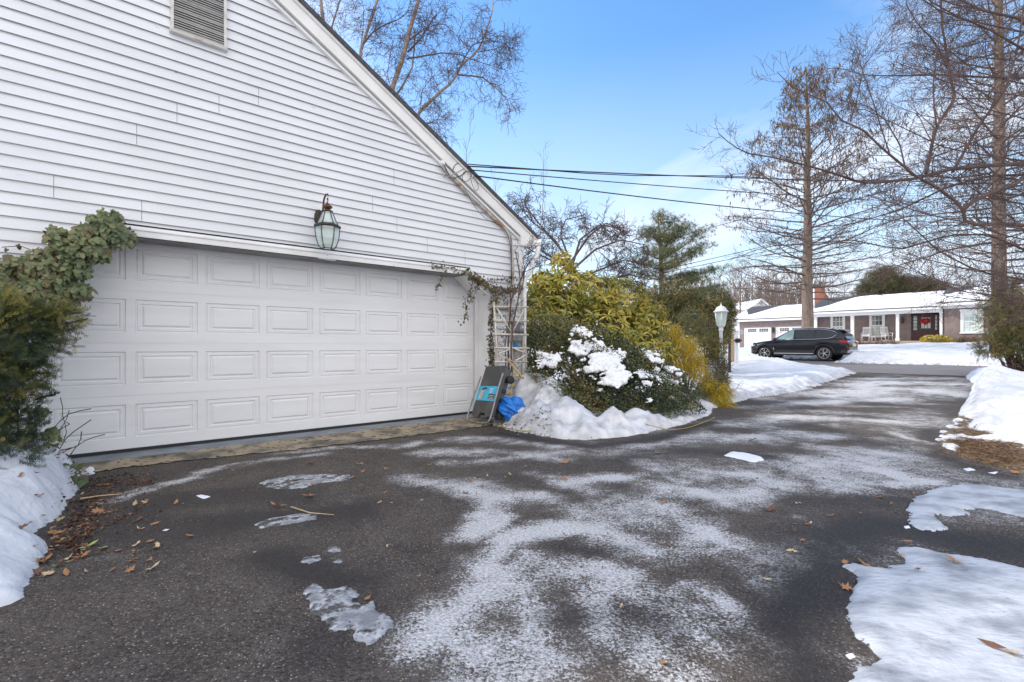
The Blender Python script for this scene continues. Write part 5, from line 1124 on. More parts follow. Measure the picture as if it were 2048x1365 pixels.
def ring_pts(blobs, n, shell=.5):
    """points near the surface of a union of ellipsoids, with outward normals"""
    ar = np.array([b[3]*b[4]+b[4]*b[5]+b[3]*b[5] for b in blobs]); ch_ = nr.choice(len(blobs), int(n*1.9), p=ar/ar.sum()); B = np.array(blobs)[ch_]
    d_ = nr.normal(0, 1, (len(ch_), 3)); d_ /= np.linalg.norm(d_, axis=1)[:, None]
    k = 1-shell*nr.rand(len(ch_))**1.6; P = B[:, :3]+d_*B[:, 3:6]*k[:, None]; N_ = d_/B[:, 3:6]; N_ /= np.linalg.norm(N_, axis=1)[:, None]
    ok = np.ones(len(P), bool)
    for b_ in blobs:
        e = ((P-np.array(b_[:3]))/np.array(b_[3:6])); ok &= ~((e**2).sum(1) < (1-shell)**2*.8)
    P, N_ = P[ok][:n], N_[ok][:n]; return P, N_
def inside_house(P):
    u = (P[:, 0]-X0)*DU[0]+(P[:, 1]-Y0)*DU[1]; v = (P[:, 0]-X0)*DN[0]+(P[:, 1]-Y0)*DN[1]
    return (v < WV+.03) & (u < UE+.02) & (v > DEP)
def jit(N_, a): return N_+nr.normal(0, a, N_.shape)
def plant(name, base, label, cat, group=None): return empty(name, tuple(float(c) for c in base), label, cat, group)
# leaf shapes (axis +Y, normal +Z)
SPRIG_V, SPRIG_F = [], []
for i in range(15):                                # a yew shoot: needles both sides of a stem
    t_ = i/14; s_ = 1 if i % 2 else -1; y_ = .05+t_*.8; a_ = .9-.35*t_; b = len(SPRIG_V); l_ = .22*(1-.35*t_)
    ex, ey = s_*math.cos(a_*.9)*l_, math.sin(.75)*l_; z_ = .05*(i % 3-1)
    SPRIG_V += [(0, y_-.024, 0), (0, y_+.024, 0), (ex, y_+ey+.018, z_+.04), (ex, y_+ey-.018, z_+.04)]; SPRIG_F.append((b, b+1, b+2, b+3))
b = len(SPRIG_V); SPRIG_V += [(-.012, 0, -.01), (.012, 0, -.01), (.004, .95, 0), (-.004, .95, 0)]; SPRIG_F.append((b, b+1, b+2, b+3))
OVAL_V = [(0, 0, 0), (.10, .22, .04), (.155, .5, .06), (.10, .78, .02), (0, 1, -.08), (-.10, .78, .02), (-.155, .5, .06), (-.10, .22, .04), (0, .5, -.01)]
OVAL_F = [(0, 1, 2, 8), (8, 2, 3, 4), (0, 8, 6, 7), (8, 4, 5, 6)]
SMALL_V = [(0, 0, 0), (.28, .45, .06), (0, 1, 0), (-.28, .45, .06)]; SMALL_F = [(0, 1, 2, 3)]
IVY_V = [(0, .0, 0), (.30, -.14, .0), (.50, .12, -.05), (.30, .34, .03), (.34, .62, -.03), (.0, 1.0, -.10), (-.34, .62, -.03), (-.30, .34, .03), (-.50, .12, -.05), (-.30, -.14, 0), (0, .4, .05)]
IVY_F = [(0, 1, 2, 10), (10, 2, 3, 4), (10, 4, 5, 6), (10, 6, 7, 8), (0, 10, 8, 9)]
THREAD_V = [(-.5, 0, 0), (.5, 0, 0), (.35, .5, .04), (-.35, .5, .04), (.12, 1, -.06), (-.12, 1, -.06)]; THREAD_F = [(0, 1, 2, 3), (3, 2, 4, 5)]
def needle_tuft(n=22, w_=.02):
    V, F = [], []; rr = np.random.RandomState(3)
    for i in range(n):
        d_ = unit(rr.normal(0, 1, 3)+np.array([0, .9, 0])); s_ = unit(np.cross(d_, rr.normal(0, 1, 3)))*w_; b = len(V)
        V += [tuple(-s_), tuple(s_), tuple(d_+s_*.4), tuple(d_-s_*.4)]; F.append((b, b+1, b+2, b+3))
    return V, F
TUFT_V, TUFT_F = needle_tuft()

# ------------------------------------------------------------ yew at the left corner
yw = plant('yew_bush', HL(-.55, .85, .0), 'dense dark green yew bush at the left edge of the garage', 'bush')
def HB(u, v, z, a, b_, c): x, y, z = HL(u, v, z); return (x, y, z, a, b_, c)
def PB(px, py, Y, a, b_, c): x, y, z = W(px, py, Y); return (x, y, z, a, b_, c)
yb = [PB(-60, 700, 3.25, .42, .35, .40), PB(20, 660, 3.35, .28, .25, .22), PB(70, 632, 3.4, .20, .2, .12), PB(118, 628, 3.45, .14, .16, .07), PB(-25, 790, 3.25, .22, .28, .3), PB(10, 735, 3.35, .17, .22, .2), PB(-80, 860, 3.2, .42, .35, .38), PB(-40, 650, 3.3, .35, .3, .22), PB(-35, 860, 3.2, .19, .22, .22), PB(30, 632, 3.45, .2, .2, .13), PB(-120, 740, 3.2, .4, .4, .45), PB(40, 690, 3.4, .13, .16, .12), PB(20, 910, 3.15, .12, .18, .12)]
P, N_ = ring_pts(yb, 7000, .55); P = P+(fbm(P[:, 0]*3+P[:, 2]*4, P[:, 1]*3-P[:, 2]*3, 2.0, 3)*.16)[:, None]*N_; ok = ~inside_house(P); P, N_ = P[ok], N_[ok]
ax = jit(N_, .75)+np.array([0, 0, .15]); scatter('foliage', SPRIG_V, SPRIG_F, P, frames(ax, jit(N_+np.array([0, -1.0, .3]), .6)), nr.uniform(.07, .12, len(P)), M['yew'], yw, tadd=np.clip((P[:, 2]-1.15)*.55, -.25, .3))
q = MB()
for k in range(26):
    b_ = yb[rnd.randrange(len(yb))]; A = np.array(HL(-.6+rnd.uniform(-.2, .2), .85, .02)); B = np.array(b_[:3])+nr.normal(0, .08, 3)
    if inside_house(B[None])[0]: continue
    q.tube(resample([A, (A+B)/2+nr.normal(0, .05, 3), B], 6), np.linspace(.02, .005, 6), 5)
q.build('stems', M['twigr'], yw)
q = MB()                                              # a few shoots that stand out of the outline
for px_, py_ in (((70, 800), (112, 788)), ((90, 655), (172, 640)), ((60, 690), (118, 700)), ((40, 745), (100, 748)), ((30, 870), (75, 868))):
    A, B = np.array(W(*px_, 3.4)), np.array(W(*py_, 3.45)); q.tube([A, B], [.006, .003], 4)
    n_ = 60; t_ = nr.rand(n_); Pq = A+(B-A)*t_[:, None]; dv_ = unit(B-A)
    scatter('shoot_needles', SMALL_V, SMALL_F, Pq, frames(jit(np.tile(dv_, (n_, 1)), .55), jit(np.tile([0, 0, 1.], (n_, 1)), .5)), np.full(n_, .028), M['yew'], yw)
q.build('shoots', M['twigr'], yw)

# ------------------------------------------------------------ ivy over the left corner of the opening
iv = plant('ivy', HL(-.25, .5, .0), 'thick green ivy climbing over the left corner of the garage opening', 'ivy')
band = [((20, 530), .10, .08), ((60, 535), .14, .10), ((100, 520), .16, .12), ((140, 500), .15, .13), ((175, 475), .14, .13), ((205, 452), .12, .11), ((225, 465), .10, .12), ((100, 560), .13, .12), ((60, 575), .14, .10), ((150, 535), .11, .10), ((190, 500), .09, .10), ((120, 470), .07, .08), ((85, 600), .14, .1), ((30, 600), .12, .1), ((15, 560), .10, .10), ((120, 600), .10, .08), ((160, 580), .07, .07), ((248, 470), .05, .08), ((222, 432), .04, .07)]
blob = []
for (x, y), a, b_ in band:
    u, z_ = WPi(x, y, .50); blob.append(HB(u, .47, z_, a, .13, b_))
P, N_ = ring_pts(blob, 2600, .55); vv = (P[:, 0]-X0)*DN[0]+(P[:, 1]-Y0)*DN[1]; ok = vv > .36; P, N_ = P[ok], N_[ok]
out_n = np.array([DN[0], DN[1], .35]); ax = jit(np.tile([0, 0, -1.], (len(P), 1)), .45)+.2*N_
scatter('leaves', IVY_V, IVY_F, P, frames(ax, jit(N_*.7+out_n, .35)), nr.uniform(.028, .068, len(P)), M['ivy'], iv)
q = MB()
for k in range(30):
    a_ = blob[rnd.randrange(len(blob))]; b_ = blob[rnd.randrange(len(blob))]; A, B = np.array(a_[:3]), np.array(b_[:3])
    if np.linalg.norm(A-B) < .5: q.tube(resample([A, (A+B)/2+nr.normal(0, .04, 3), B], 6), .004, 4)
q.tube([HL(-.1, .45, .1), HL(-.12, .44, .9), HL(-.05, .45, 1.7)], .008, 5); q.tube([WP(3, 495, .40), WP(40, 492, .40), WP(75, 505, .42)], .003, 4); q.build('stems', M['twigr'], iv)
Pq = np.array([WP(x, y, .42) for x, y in ((14, 498), (35, 490), (38, 494), (10, 520), (252, 470), (265, 462), (268, 468), (258, 455), (244, 448))]); n_ = len(Pq)
scatter('trailing_leaves', IVY_V, IVY_F, Pq, frames(jit(np.tile([0, 0, -1.], (n_, 1)), .6), np.tile(out_n, (n_, 1))), np.full(n_, .035), M['ivyb'], iv)
# ivy rooting at the foot of the yew
iv2 = plant('ivy', GP(115, 948), 'low ivy with glossy leaves at the foot of the yew bush', 'ivy')
Pq = np.array([W(x+rnd.uniform(-16, 16), y+rnd.uniform(-16, 16), 3.75+rnd.uniform(-.12, .12)) for x, y in [(90, 830), (100, 860), (95, 890), (105, 915), (60, 860), (70, 830), (135, 950), (150, 960), (120, 970), (145, 940), (160, 975), (60, 840), (100, 880)] for _ in range(9)]); n_ = len(Pq); Pq[:, 2] = np.maximum(Pq[:, 2], .04)
scatter('leaves', IVY_V, IVY_F, Pq, frames(jit(np.tile([.2, -.6, -.5], (n_, 1)), .7), jit(np.tile([.2, -.7, .8], (n_, 1)), .5)), nr.uniform(.035, .075, n_), M['ivy'], iv2)
q = MB()
for k in range(9): A = np.array(W(100+rnd.uniform(-20, 30), 900+rnd.uniform(-30, 40), 3.75)); q.tube(limbpath(A, np.array([.2, -.1, .6]), .35, 5, .3, 0), .0035, 4)
q.build('stems', M['twigr'], iv2)
# thin bronze ivy along the right side of the opening
iv3 = plant('ivy', HL(4.98, .45, .0), 'thin bronze ivy trailing along the right corner of the garage opening', 'ivy')
strands = [([(865, 531), (900, 535), (930, 545), (960, 560), (985, 572), (1012, 578), (1040, 575)], .42, 150, .030), ([(935, 540), (950, 556), (975, 575), (1000, 585), (1030, 580)], .44, 170, .034), ([(893, 540), (882, 560), (871, 583)], .44, 60, .020), ([(945, 560), (940, 590), (930, 600), (934, 628), (925, 648)], .44, 90, .024), ([(955, 570), (945, 600), (935, 605)], .42, 40, .024),
           ([(985, 590), (982, 640), (982, 690), (984, 735)], .40, 230, .032), ([(975, 560), (1005, 560), (1035, 555)], .42, 60, .028), ([(985, 700), (985, 745), (995, 750)], .45, 90, .034), ([(940, 548), (970, 566), (995, 590), (988, 620)], .48, 110, .034)]
PP, SS = [], []; q = MB()
for px_, v_, n_, s_ in strands:
    C_ = resample([WP(x, y, v_) for x, y in px_], 24); q.tube(C_+nr.normal(0, .004, C_.shape), .003, 4)
    for k in range(n_): PP.append(C_[rnd.randrange(24)]+nr.normal(0, s_*.85, 3)); SS.append(s_*rnd.uniform(.7, 1.4))
PP = np.array(PP); vv = (PP[:, 0]-X0)*DN[0]+(PP[:, 1]-Y0)*DN[1]; PP += np.where(vv < .36, .37-vv, 0)[:, None]*np.array([DN[0], DN[1], 0])
scatter('leaves', IVY_V, IVY_F, PP, frames(jit(np.tile([0, 0, -1.], (len(PP), 1)), .6), jit(np.tile(out_n, (len(PP), 1)), .5)), np.array(SS), M['ivyb'], iv3); q.build('stems', M['twigr'], iv3)
# bare climber behind the trellis
cb_ = plant('bare_climber', HL(5.3, .75, .1), 'bare woody climber with forked brown stems behind the trellis', 'climber')
q = MB(); stems = [([(1018, 745), (1016, 690), (1019, 640), (1022, 600), (1035, 575), (1048, 545), (1060, 520)], .62, .028), ([(1024, 745), (1022, 700), (1026, 650), (1036, 600), (1041, 560), (1036, 530), (1031, 505)], .68, .026), ([(1012, 740), (1010, 690), (1017, 650)], .60, .02), ([(1036, 598), (1046, 570), (1050, 540), (1045, 515), (1065, 500), (1078, 490)], .7, .018), ([(1048, 545), (1070, 535), (1090, 530)], .66, .012), ([(1030, 575), (1012, 585), (1000, 600)], .66, .010), ([(1041, 560), (1055, 520), (1062, 480)], .7, .010)]
for px_, v_, r_ in stems:
    C_ = resample([WP(x, y, v_) for x, y in px_], 16); r_ *= .6; q.tube(C_, np.linspace(r_, r_*.5, 16), 6); spray(q, C_, r_*.5, r_*.3, 11, .24, .8, 1, dict(rmin=.003, wig=.25, up=.03, n=[3], lk=.6), .35)
q.build('stems', M['twigr'], cb_)
n_ = 160; Pq = np.array([WP(rnd.uniform(992, 1040), rnd.uniform(570, 740), .5+rnd.uniform(-.08, .1)) for _ in range(n_)]); scatter('dry_leaves', SMALL_V, SMALL_F, Pq, frames(jit(np.tile([0, 0, -1.], (n_, 1)), .8), jit(np.tile(out_n, (n_, 1)), .7)), nr.uniform(.02, .05, n_), M['drygrass'], cb_)

# ------------------------------------------------------------ the planting bed beside the driveway
# broad leaved evergreen with yellow green drooping leaves
mg = plant('broadleaf_shrub', (1.7, 9.3, float(G(1.7, 9.3))), 'tall evergreen shrub with broad yellow green drooping leaves beside the white house', 'shrub')
mbl = [PB(1100, 640, 8.9, .55, .5, .62), PB(1130, 580, 9.2, .45, .45, .45), PB(1128, 528, 9.3, .20, .2, .25), PB(1180, 590, 9.3, .5, .5, .42), PB(1240, 600, 9.4, .5, .5, .42), PB(1290, 640, 9.4, .38, .45, .40), PB(1200, 660, 9.1, .7, .5, .5), PB(1265, 690, 9.2, .5, .45, .45), PB(1085, 580, 9.0, .3, .35, .35), PB(1320, 700, 9.2, .22, .3, .3), PB(1300, 740, 9.0, .2, .25, .22), PB(1090, 700, 9.0, .35, .4, .5)]
P, N_ = ring_pts(mbl, 900, .38); ok = ~inside_house(P); P, N_ = P[ok], N_[ok]
PP, AX, NN = [], [], []
for p, n_ in zip(P, N_):
    out_ = unit(n_+np.array([0, 0, .45])+nr.normal(0, .25, 3)); sdx = unit(np.cross(out_, nr.normal(0, 1, 3)))
    for j in range(rnd.randint(6, 9)):
        th = 2*PI*j/8+rnd.uniform(-.3, .3); side_ = rotv(sdx, out_, th); d_ = unit(side_+out_*rnd.uniform(-.05, .7)+np.array([0, 0, -.35]))
        PP.append(p+side_*.012); AX.append(d_); NN.append(out_+nr.normal(0, .2, 3))
PP, AX, NN = map(np.array, (PP, AX, NN)); scatter('leaves', OVAL_V, OVAL_F, PP, frames(AX, NN), nr.uniform(.11, .19, len(PP)), M['magn'], mg, smooth=False)
q = MB()
for k in range(70):
    B = P[rnd.randrange(len(P))]; A = np.array([1.7+rnd.uniform(-.5, .6), 9.4, .1]); q.tube(resample([A, A+(B-A)*.5+np.array([0, 0, .15]), B], 7), np.linspace(.028, .008, 7), 5)
q.build('stems', M['twigg'], mg)
# low dark hedge with small leaves
hg = plant('holly_hedge', (1.9, 7.6, float(G(1.9, 7.6))), 'wide dark small leaved hedge bent under patches of old snow', 'hedge')
hb = [PB(1110, 672, 7.9, .46, .45, .33), PB(1080, 700, 7.8, .30, .4, .35), PB(1130, 740, 7.7, .62, .5, .38), PB(1075, 760, 7.6, .22, .3, .22), PB(1200, 760, 7.4, .62, .55, .42), PB(1160, 700, 7.9, .5, .45, .38), PB(1250, 780, 7.2, .60, .5, .33), PB(1230, 720, 7.9, .5, .5, .33), PB(1300, 790, 7.4, .46, .45, .30), PB(1280, 735, 8.0, .45, .4, .28), PB(1350, 800, 7.7, .35, .35, .23), PB(1190, 800, 6.95, .35, .3, .18), PB(1240, 812, 6.9, .40, .3, .17), PB(1375, 790, 7.9, .22, .3, .22), PB(1330, 760, 8.1, .35, .4, .25), PB(1110, 785, 7.0, .26, .25, .17), PB(1085, 745, 7.3, .22, .25, .2), PB(1140, 790, 7.1, .35, .3, .2), PB(1300, 815, 6.9, .40, .3, .16), PB(1365, 815, 7.2, .3, .25, .14), PB(1200, 822, 6.75, .35, .22, .12)]
P, N_ = ring_pts(hb, 56000, .30); P = P+(fbm(P[:, 0]*2+P[:, 2]*3, P[:, 1]*2-P[:, 2]*2, 2.2, 3)*.22)[:, None]*N_
ok = ~inside_house(P) & (P[:, 2] > .08); P, N_ = P[ok], N_[ok]
scatter('leaves', SMALL_V, SMALL_F, P, frames(jit(N_, .9), jit(N_+np.array([0, 0, .5]), .7)), nr.uniform(.022, .042, len(P)), M['holly'], hg)
q = MB()
for k in range(60):
    B = P[rnd.randrange(len(P))]; A = np.array([lerp(1.0, 2.6, rnd.random()), 7.8, .05]); q.tube(resample([A, A+(B-A)*.5+np.array([0, 0, .12]), B+unit(B-A)*.06], 6), np.linspace(.014, .003, 6), 4)
q.build('stems', M['twigr'], hg)
Pk = P[nr.choice(len(P), 260)]; scatter('caught_dry_leaves', SMALL_V, SMALL_F, Pk, frames(nr.normal(0, 1, Pk.shape), nr.normal(0, 1, Pk.shape)), nr.uniform(.03, .06, len(Pk)), M['litter'], hg)
# snow lying on the hedge: lumps melted together
def hedge_surface(px, py):
    o_ = np.array([0, 0, CH]); d_ = np.array([(px-1024)/FPX, 1, -(py-HY)/FPX]); best = 1e9
    for b_ in hb:
        c = np.array(b_[:3]); s_ = np.array(b_[3:6])*.98; oo = (o_-c)/s_; dd = d_/s_; A = dd@dd; Bq = oo@dd; Cq = oo@oo-1; D = Bq*Bq-A*Cq
        if D > 0: best = min(best, (-Bq-math.sqrt(D))/A)
    return o_+d_*best if best < 1e8 else None
def snow_lumps(label, spots):
    q = MB(); n_ = 0
    for x, y, rp in spots:
        for k in range(12):
            p = hedge_surface(x+rnd.uniform(-1, 1)*rp, y+rnd.uniform(-1, 1)*rp*.75)
            if p is None: continue
            for _ in range(2):
                pe = hedge_surface(x+rnd.gauss(0, 1)*rp*1.15, y+rnd.gauss(0, 1)*rp*.8)
                if pe is not None: q.ball(tuple(pe+np.array([0, .0, .0])), rp/FPX*7.5*rnd.uniform(.10, .22), 1, (1.2, .8, .7))
            r_ = rp/FPX*7.5*rnd.uniform(.3, .7); q.ball(tuple(p+np.array([0, .04, .0])), r_, 2, (1.15, .8, .5)); n_ += 1
    if not n_: return
    o = q.build('snow_clump', M['snow'], fix=False); md = o.modifiers.new('remesh', 'REMESH'); md.mode = 'VOXEL'; md.voxel_size = .014; md.use_smooth_shade = True
    tx = bpy.data.textures.new('lump', 'CLOUDS'); tx.noise_scale = .085; tx.noise_depth = 5; sm_ = o.modifiers.new('melt', 'SMOOTH'); sm_.iterations = 3; d_ = o.modifiers.new('lumps', 'DISPLACE'); d_.texture = tx; d_.strength = .06; d_.mid_level = .5
    t2 = bpy.data.textures.new('crust', 'CLOUDS'); t2.noise_scale = .028; t2.noise_depth = 2; d2 = o.modifiers.new('crust', 'DISPLACE'); d2.texture = t2; d2.strength = .035; d2.mid_level = .5
    tag(o, label, 'snow clump', 'snow clumps caught on the hedge')
snow_lumps('long snow clump running down the middle of the hedge', [(1160, 655, 12), (1172, 668, 12), (1183, 690, 16), (1195, 708, 20), (1165, 698, 16), (1150, 700, 10), (1215, 712, 20), (1200, 728, 20), (1190, 740, 14), (1235, 712, 14), (1222, 735, 14)])
snow_lumps('ragged snow clump hanging low on the middle of the hedge', [(1235, 745, 14), (1225, 758, 16), (1238, 765, 12), (1212, 762, 10), (1255, 750, 8)])
snow_lumps('rough snow clump on the left end of the hedge', [(1090, 715, 12), (1102, 722, 14), (1085, 726, 9), (1112, 716, 8)])
snow_lumps('rounded snow clump on the upper right of the hedge', [(1300, 708, 10), (1312, 716, 13), (1322, 722, 8)])
snow_lumps('broad snow clump lying across the right end of the hedge', [(1365, 742, 14), (1380, 750, 16), (1395, 755, 10), (1350, 735, 8), (1340, 742, 6)])
snow_lumps('scattered thin snow clump between the hedge twigs on the right', [(1290, 750, 10), (1310, 748, 12), (1325, 755, 10), (1340, 738, 8), (1295, 768, 6), (1275, 745, 6), (1350, 765, 6)])
snow_lumps('small snow clump near the low front of the hedge', [(1200, 780, 4), (1130, 752, 5), (1230, 790, 3), (1300, 802, 5), (1345, 795, 5), (1160, 742, 5)])
# golden thread cypress
def threads(root, blobs, n_, L, wd, m_, droop=1.0, name='foliage', jt=.5):
    P, N_ = ring_pts(blobs, n_, .6); ok = ~inside_house(P); P, N_ = P[ok], N_[ok]; ax = jit(N_*.6+np.array([0, 0, -droop]), jt)
    V = [(x*wd, y, z) for x, y, z in THREAD_V]; scatter(name, V, THREAD_F, P, frames(ax, jit(N_, .4)), nr.uniform(.6, 1.3, len(P))*L, m_, root)
gd_ = plant('golden_cypress', (3.4, 9.3, float(G(3.4, 9.3))), 'golden yellow thread leaf cypress drooping behind the hedge', 'shrub')
gb = [PB(1395, 740, 9.1, .2, .2, .2), PB(1410, 775, 8.8, .14, .2, .14), PB(1365, 690, 9.4, .26, .3, .20), PB(1385, 715, 9.3, .22, .25, .2), PB(1345, 665, 9.5, .14, .2, .18), PB(1360, 730, 9.3, .28, .25, .22), PB(1330, 715, 9.5, .15, .2, .18)]
threads(gd_, gb, 5200, .15, .05, M['gold'], .9)
q = MB(); [q.tube(resample([np.array([3.4, 9.4, .1]), np.array(b_[:3])], 5), np.linspace(.02, .006, 5), 4) for b_ in gb]; q.build('stems', M['twigr'], gd_)
g2 = plant('golden_cypress', (3.75, 8.7, float(G(3.75, 8.7))), 'low golden green thread leaf cypress at the right end of the bed by the driveway', 'shrub')
threads(g2, [PB(1435, 800, 8.5, .16, .2, .15), PB(1445, 780, 8.6, .16, .2, .14), PB(1415, 770, 8.7, .14, .2, .14), PB(1455, 810, 8.5, .10, .15, .12)], 2600, .13, .05, M['gold'], .8)
threads(g2, [PB(1430, 770, 8.7, .2, .2, .22), PB(1400, 785, 8.5, .16, .2, .14)], 900, .12, .06, M['arbor'], .6, 'inner_foliage')
q = MB(); A = np.array([3.75, 8.75, .05]); spray(q, resample([A, A+np.array([0, 0, .7])], 6), .012, .006, 16, .4, .9, 1, dict(rmin=.003, wig=.2, up=.02, n=[4], lk=.5)); q.build('stems', M['twigr'], g2)
# sparse reddish conifer beside the lamp post
sp_ = plant('sparse_conifer', (4.0, 9.9, float(G(4.0, 9.9))), 'thin brownish green conifer in front of the lamp post', 'shrub')
sbl = [PB(1440, 725, 9.5, .17, .2, .26), PB(1435, 770, 9.2, .15, .2, .2), PB(1437, 700, 9.75, .10, .15, .22), PB(1445, 745, 9.6, .12, .15, .25), PB(1425, 690, 9.7, .12, .2, .25), PB(1410, 700, 9.8, .18, .2, .35), PB(1430, 735, 9.6, .2, .2, .28), PB(1400, 660, 10.0, .2, .25, .3), PB(1445, 760, 9.5, .15, .15, .15), PB(1380, 640, 10.4, .25, .3, .3)]
threads(sp_, sbl, 5200, .085, .13, M['arbor'], -.1, jt=.8); q = MB(); A = np.array([4.0, 9.9, .1]); C_ = resample([A, np.array(W(1405, 650, 10))], 9); q.tube(C_, np.linspace(.03, .008, 9), 5); spray(q, C_, .02, .006, 26, .40, 1.0, 1, dict(rmin=.003, wig=.2, up=.03, n=[4], lk=.5)); q.build('stems', M['twigr'], sp_)
# dark evergreens behind the lamp
for base, label, bl, n_, L in (((4.9, 14.5), 'broad dark green conifer left of the lamp post', [PB(1345, 600, 14.5, .8, .7, .55), PB(1320, 625, 14.5, .6, .7, .5), PB(1390, 630, 14.5, .7, .7, .7), PB(1370, 660, 14, .7, .7, .6), PB(1430, 650, 14.5, .45, .5, .8)], 9000, .16),
                              ((7.2, 16.0), 'narrow dark arborvitae behind the lamp post', [PB(1440, 620, 16, .36, .5, .65), PB(1440, 660, 16, .32, .5, .75), PB(1452, 630, 16, .30, .4, .6), PB(1430, 700, 16, .30, .4, .5)], 5000, .16)):
    e_ = plant('conifer', (*base, float(G(*base))), label, 'tree', 'dark conifers behind the lamp post'); threads(e_, bl, n_, L, .16, M['arbor'], -.2, jt=.8)
    q = MB(); A = np.array([*base, float(G(*base))]); q.tube([A, A+np.array([0, 0, 2.6])], [.05, .03], 7); q.build('trunk', M['twigr'], e_)

# ------------------------------------------------------------ trees
def pline(pxs, Y, n=None):
    """limb traced in the photo, given its own depth along the way"""
    P = [W(p[0], p[1], p[2] if len(p) > 2 else Y) for p in pxs]; return resample(P, n or max(6, len(pxs)*3))
def conifer_like(name, label, tx_, Yt, ytop, wpx, prof, n_prim, m_bark, m_tw, sec, cfg, group=None, leafm=None, leafn=0, leafmin=.4, ybase=None, up=.02):
    x, y, _ = W(tx_, 700, Yt); zb = float(G(x, y))-.1; zt = W(tx_, ytop, Yt)[2]; root = plant(name, (x, y, zb), label, 'tree', group)
    q = MB(); Rb = wpx/FPX*Yt/2; C_ = np.array([(x+.06*math.sin(i*.9)*(i/20), y, lerp(zb, zt, i/20)) for i in range(21)]); q.tube(C_, [Rb*(1.25 if i == 0 else 1)*(1-i/20)**.75+.02 for i in range(21)], 12); q.build('trunk', m_bark, root)
    q = MB(); tips = []
    for i in range(n_prim):
        h = lerp(prof[0][0], .985, (i+rnd.random())/n_prim); z = lerp(zb, zt, h); L = float(np.interp(h, [p[0] for p in prof], [p[1] for p in prof]))*rnd.uniform(.7, 1.15)
        a = i*2.399+rnd.uniform(-.4, .4); d_ = np.array([math.cos(a), math.sin(a), lerp(.02, .75, max(0, h-.25)/.75)+rnd.uniform(-.1, .1)]); r = max(.012, Rb*.22*(1-h)**.6*rnd.uniform(.6, 1.1))
        Q = limbpath(np.array([x, y, z]), d_, L, 7, .10, up); q.tube(Q, np.linspace(r, r*.22, 8), 5 if r > .03 else 4, cap=False); tips.append(Q)
        spray(q, Q, r*.8, r*.25, int(sec[0]*max(.35, L/prof[1][1])), sec[1]*(.5+.5*L/prof[1][1]), .75, sec[2], cfg, .18, 1.0, tips)
    q.build('branches', m_tw, root, fix=False)
    if leafm:
        T_ = [t for t in tips if (t[-1, 2]-zb)/(zt-zb) > leafmin]; PP = []
        for _ in range(leafn):
            t = T_[rnd.randrange(len(T_))]
            if rnd.random() > ((t[-1, 2]-zb)/(zt-zb)-leafmin)/(1-leafmin)+.15: continue
            PP.append(t[rnd.randrange(2, len(t))]+nr.normal(0, .07, 3))
        PP = np.array(PP); n_ = len(PP); scatter('hanging_leaves', THREAD_V[:2]+[(.5, .5, .05), (-.5, .5, .05), (.1, 1, 0), (-.1, 1, 0)] if False else [(x_*.22, y_, z_) for x_, y_, z_ in THREAD_V], THREAD_F, PP, frames(jit(np.tile([0, 0, -1.], (n_, 1)), .35), nr.normal(0, 1, (n_, 3))), nr.uniform(.16, .38, n_), leafm, root)
    return root
CF = dict(rmin=.0085, wig=.13, up=.012, n=[5, 4], lk=.5, flat=.35, rk=.55, ang=.8)
conifer_like('cypress_tree', 'tall bare cypress with straight trunk behind the parked black car', 1615, 33, 150, 22, [(.205, 5.4), (.40, 5.9), (.62, 4.8), (.8, 3.1), (1, .5)], 125, M['bark'], M['twig'], (12, 1.7, 1), CF, 'tall bare cypresses', M['cone'], 7500, .42)
conifer_like('cypress_tree', 'tall bare cypress at the right edge behind the dark evergreen bush', 1998, 25, -420, 25, [(.16, 5.2), (.35, 5.8), (.62, 4.6), (.8, 2.8), (1, .5)], 170, M['bark'], M['twig'], (15, 1.5, 1), dict(CF, rmin=.006), 'tall bare cypresses', M['cone'], 3000, .25)
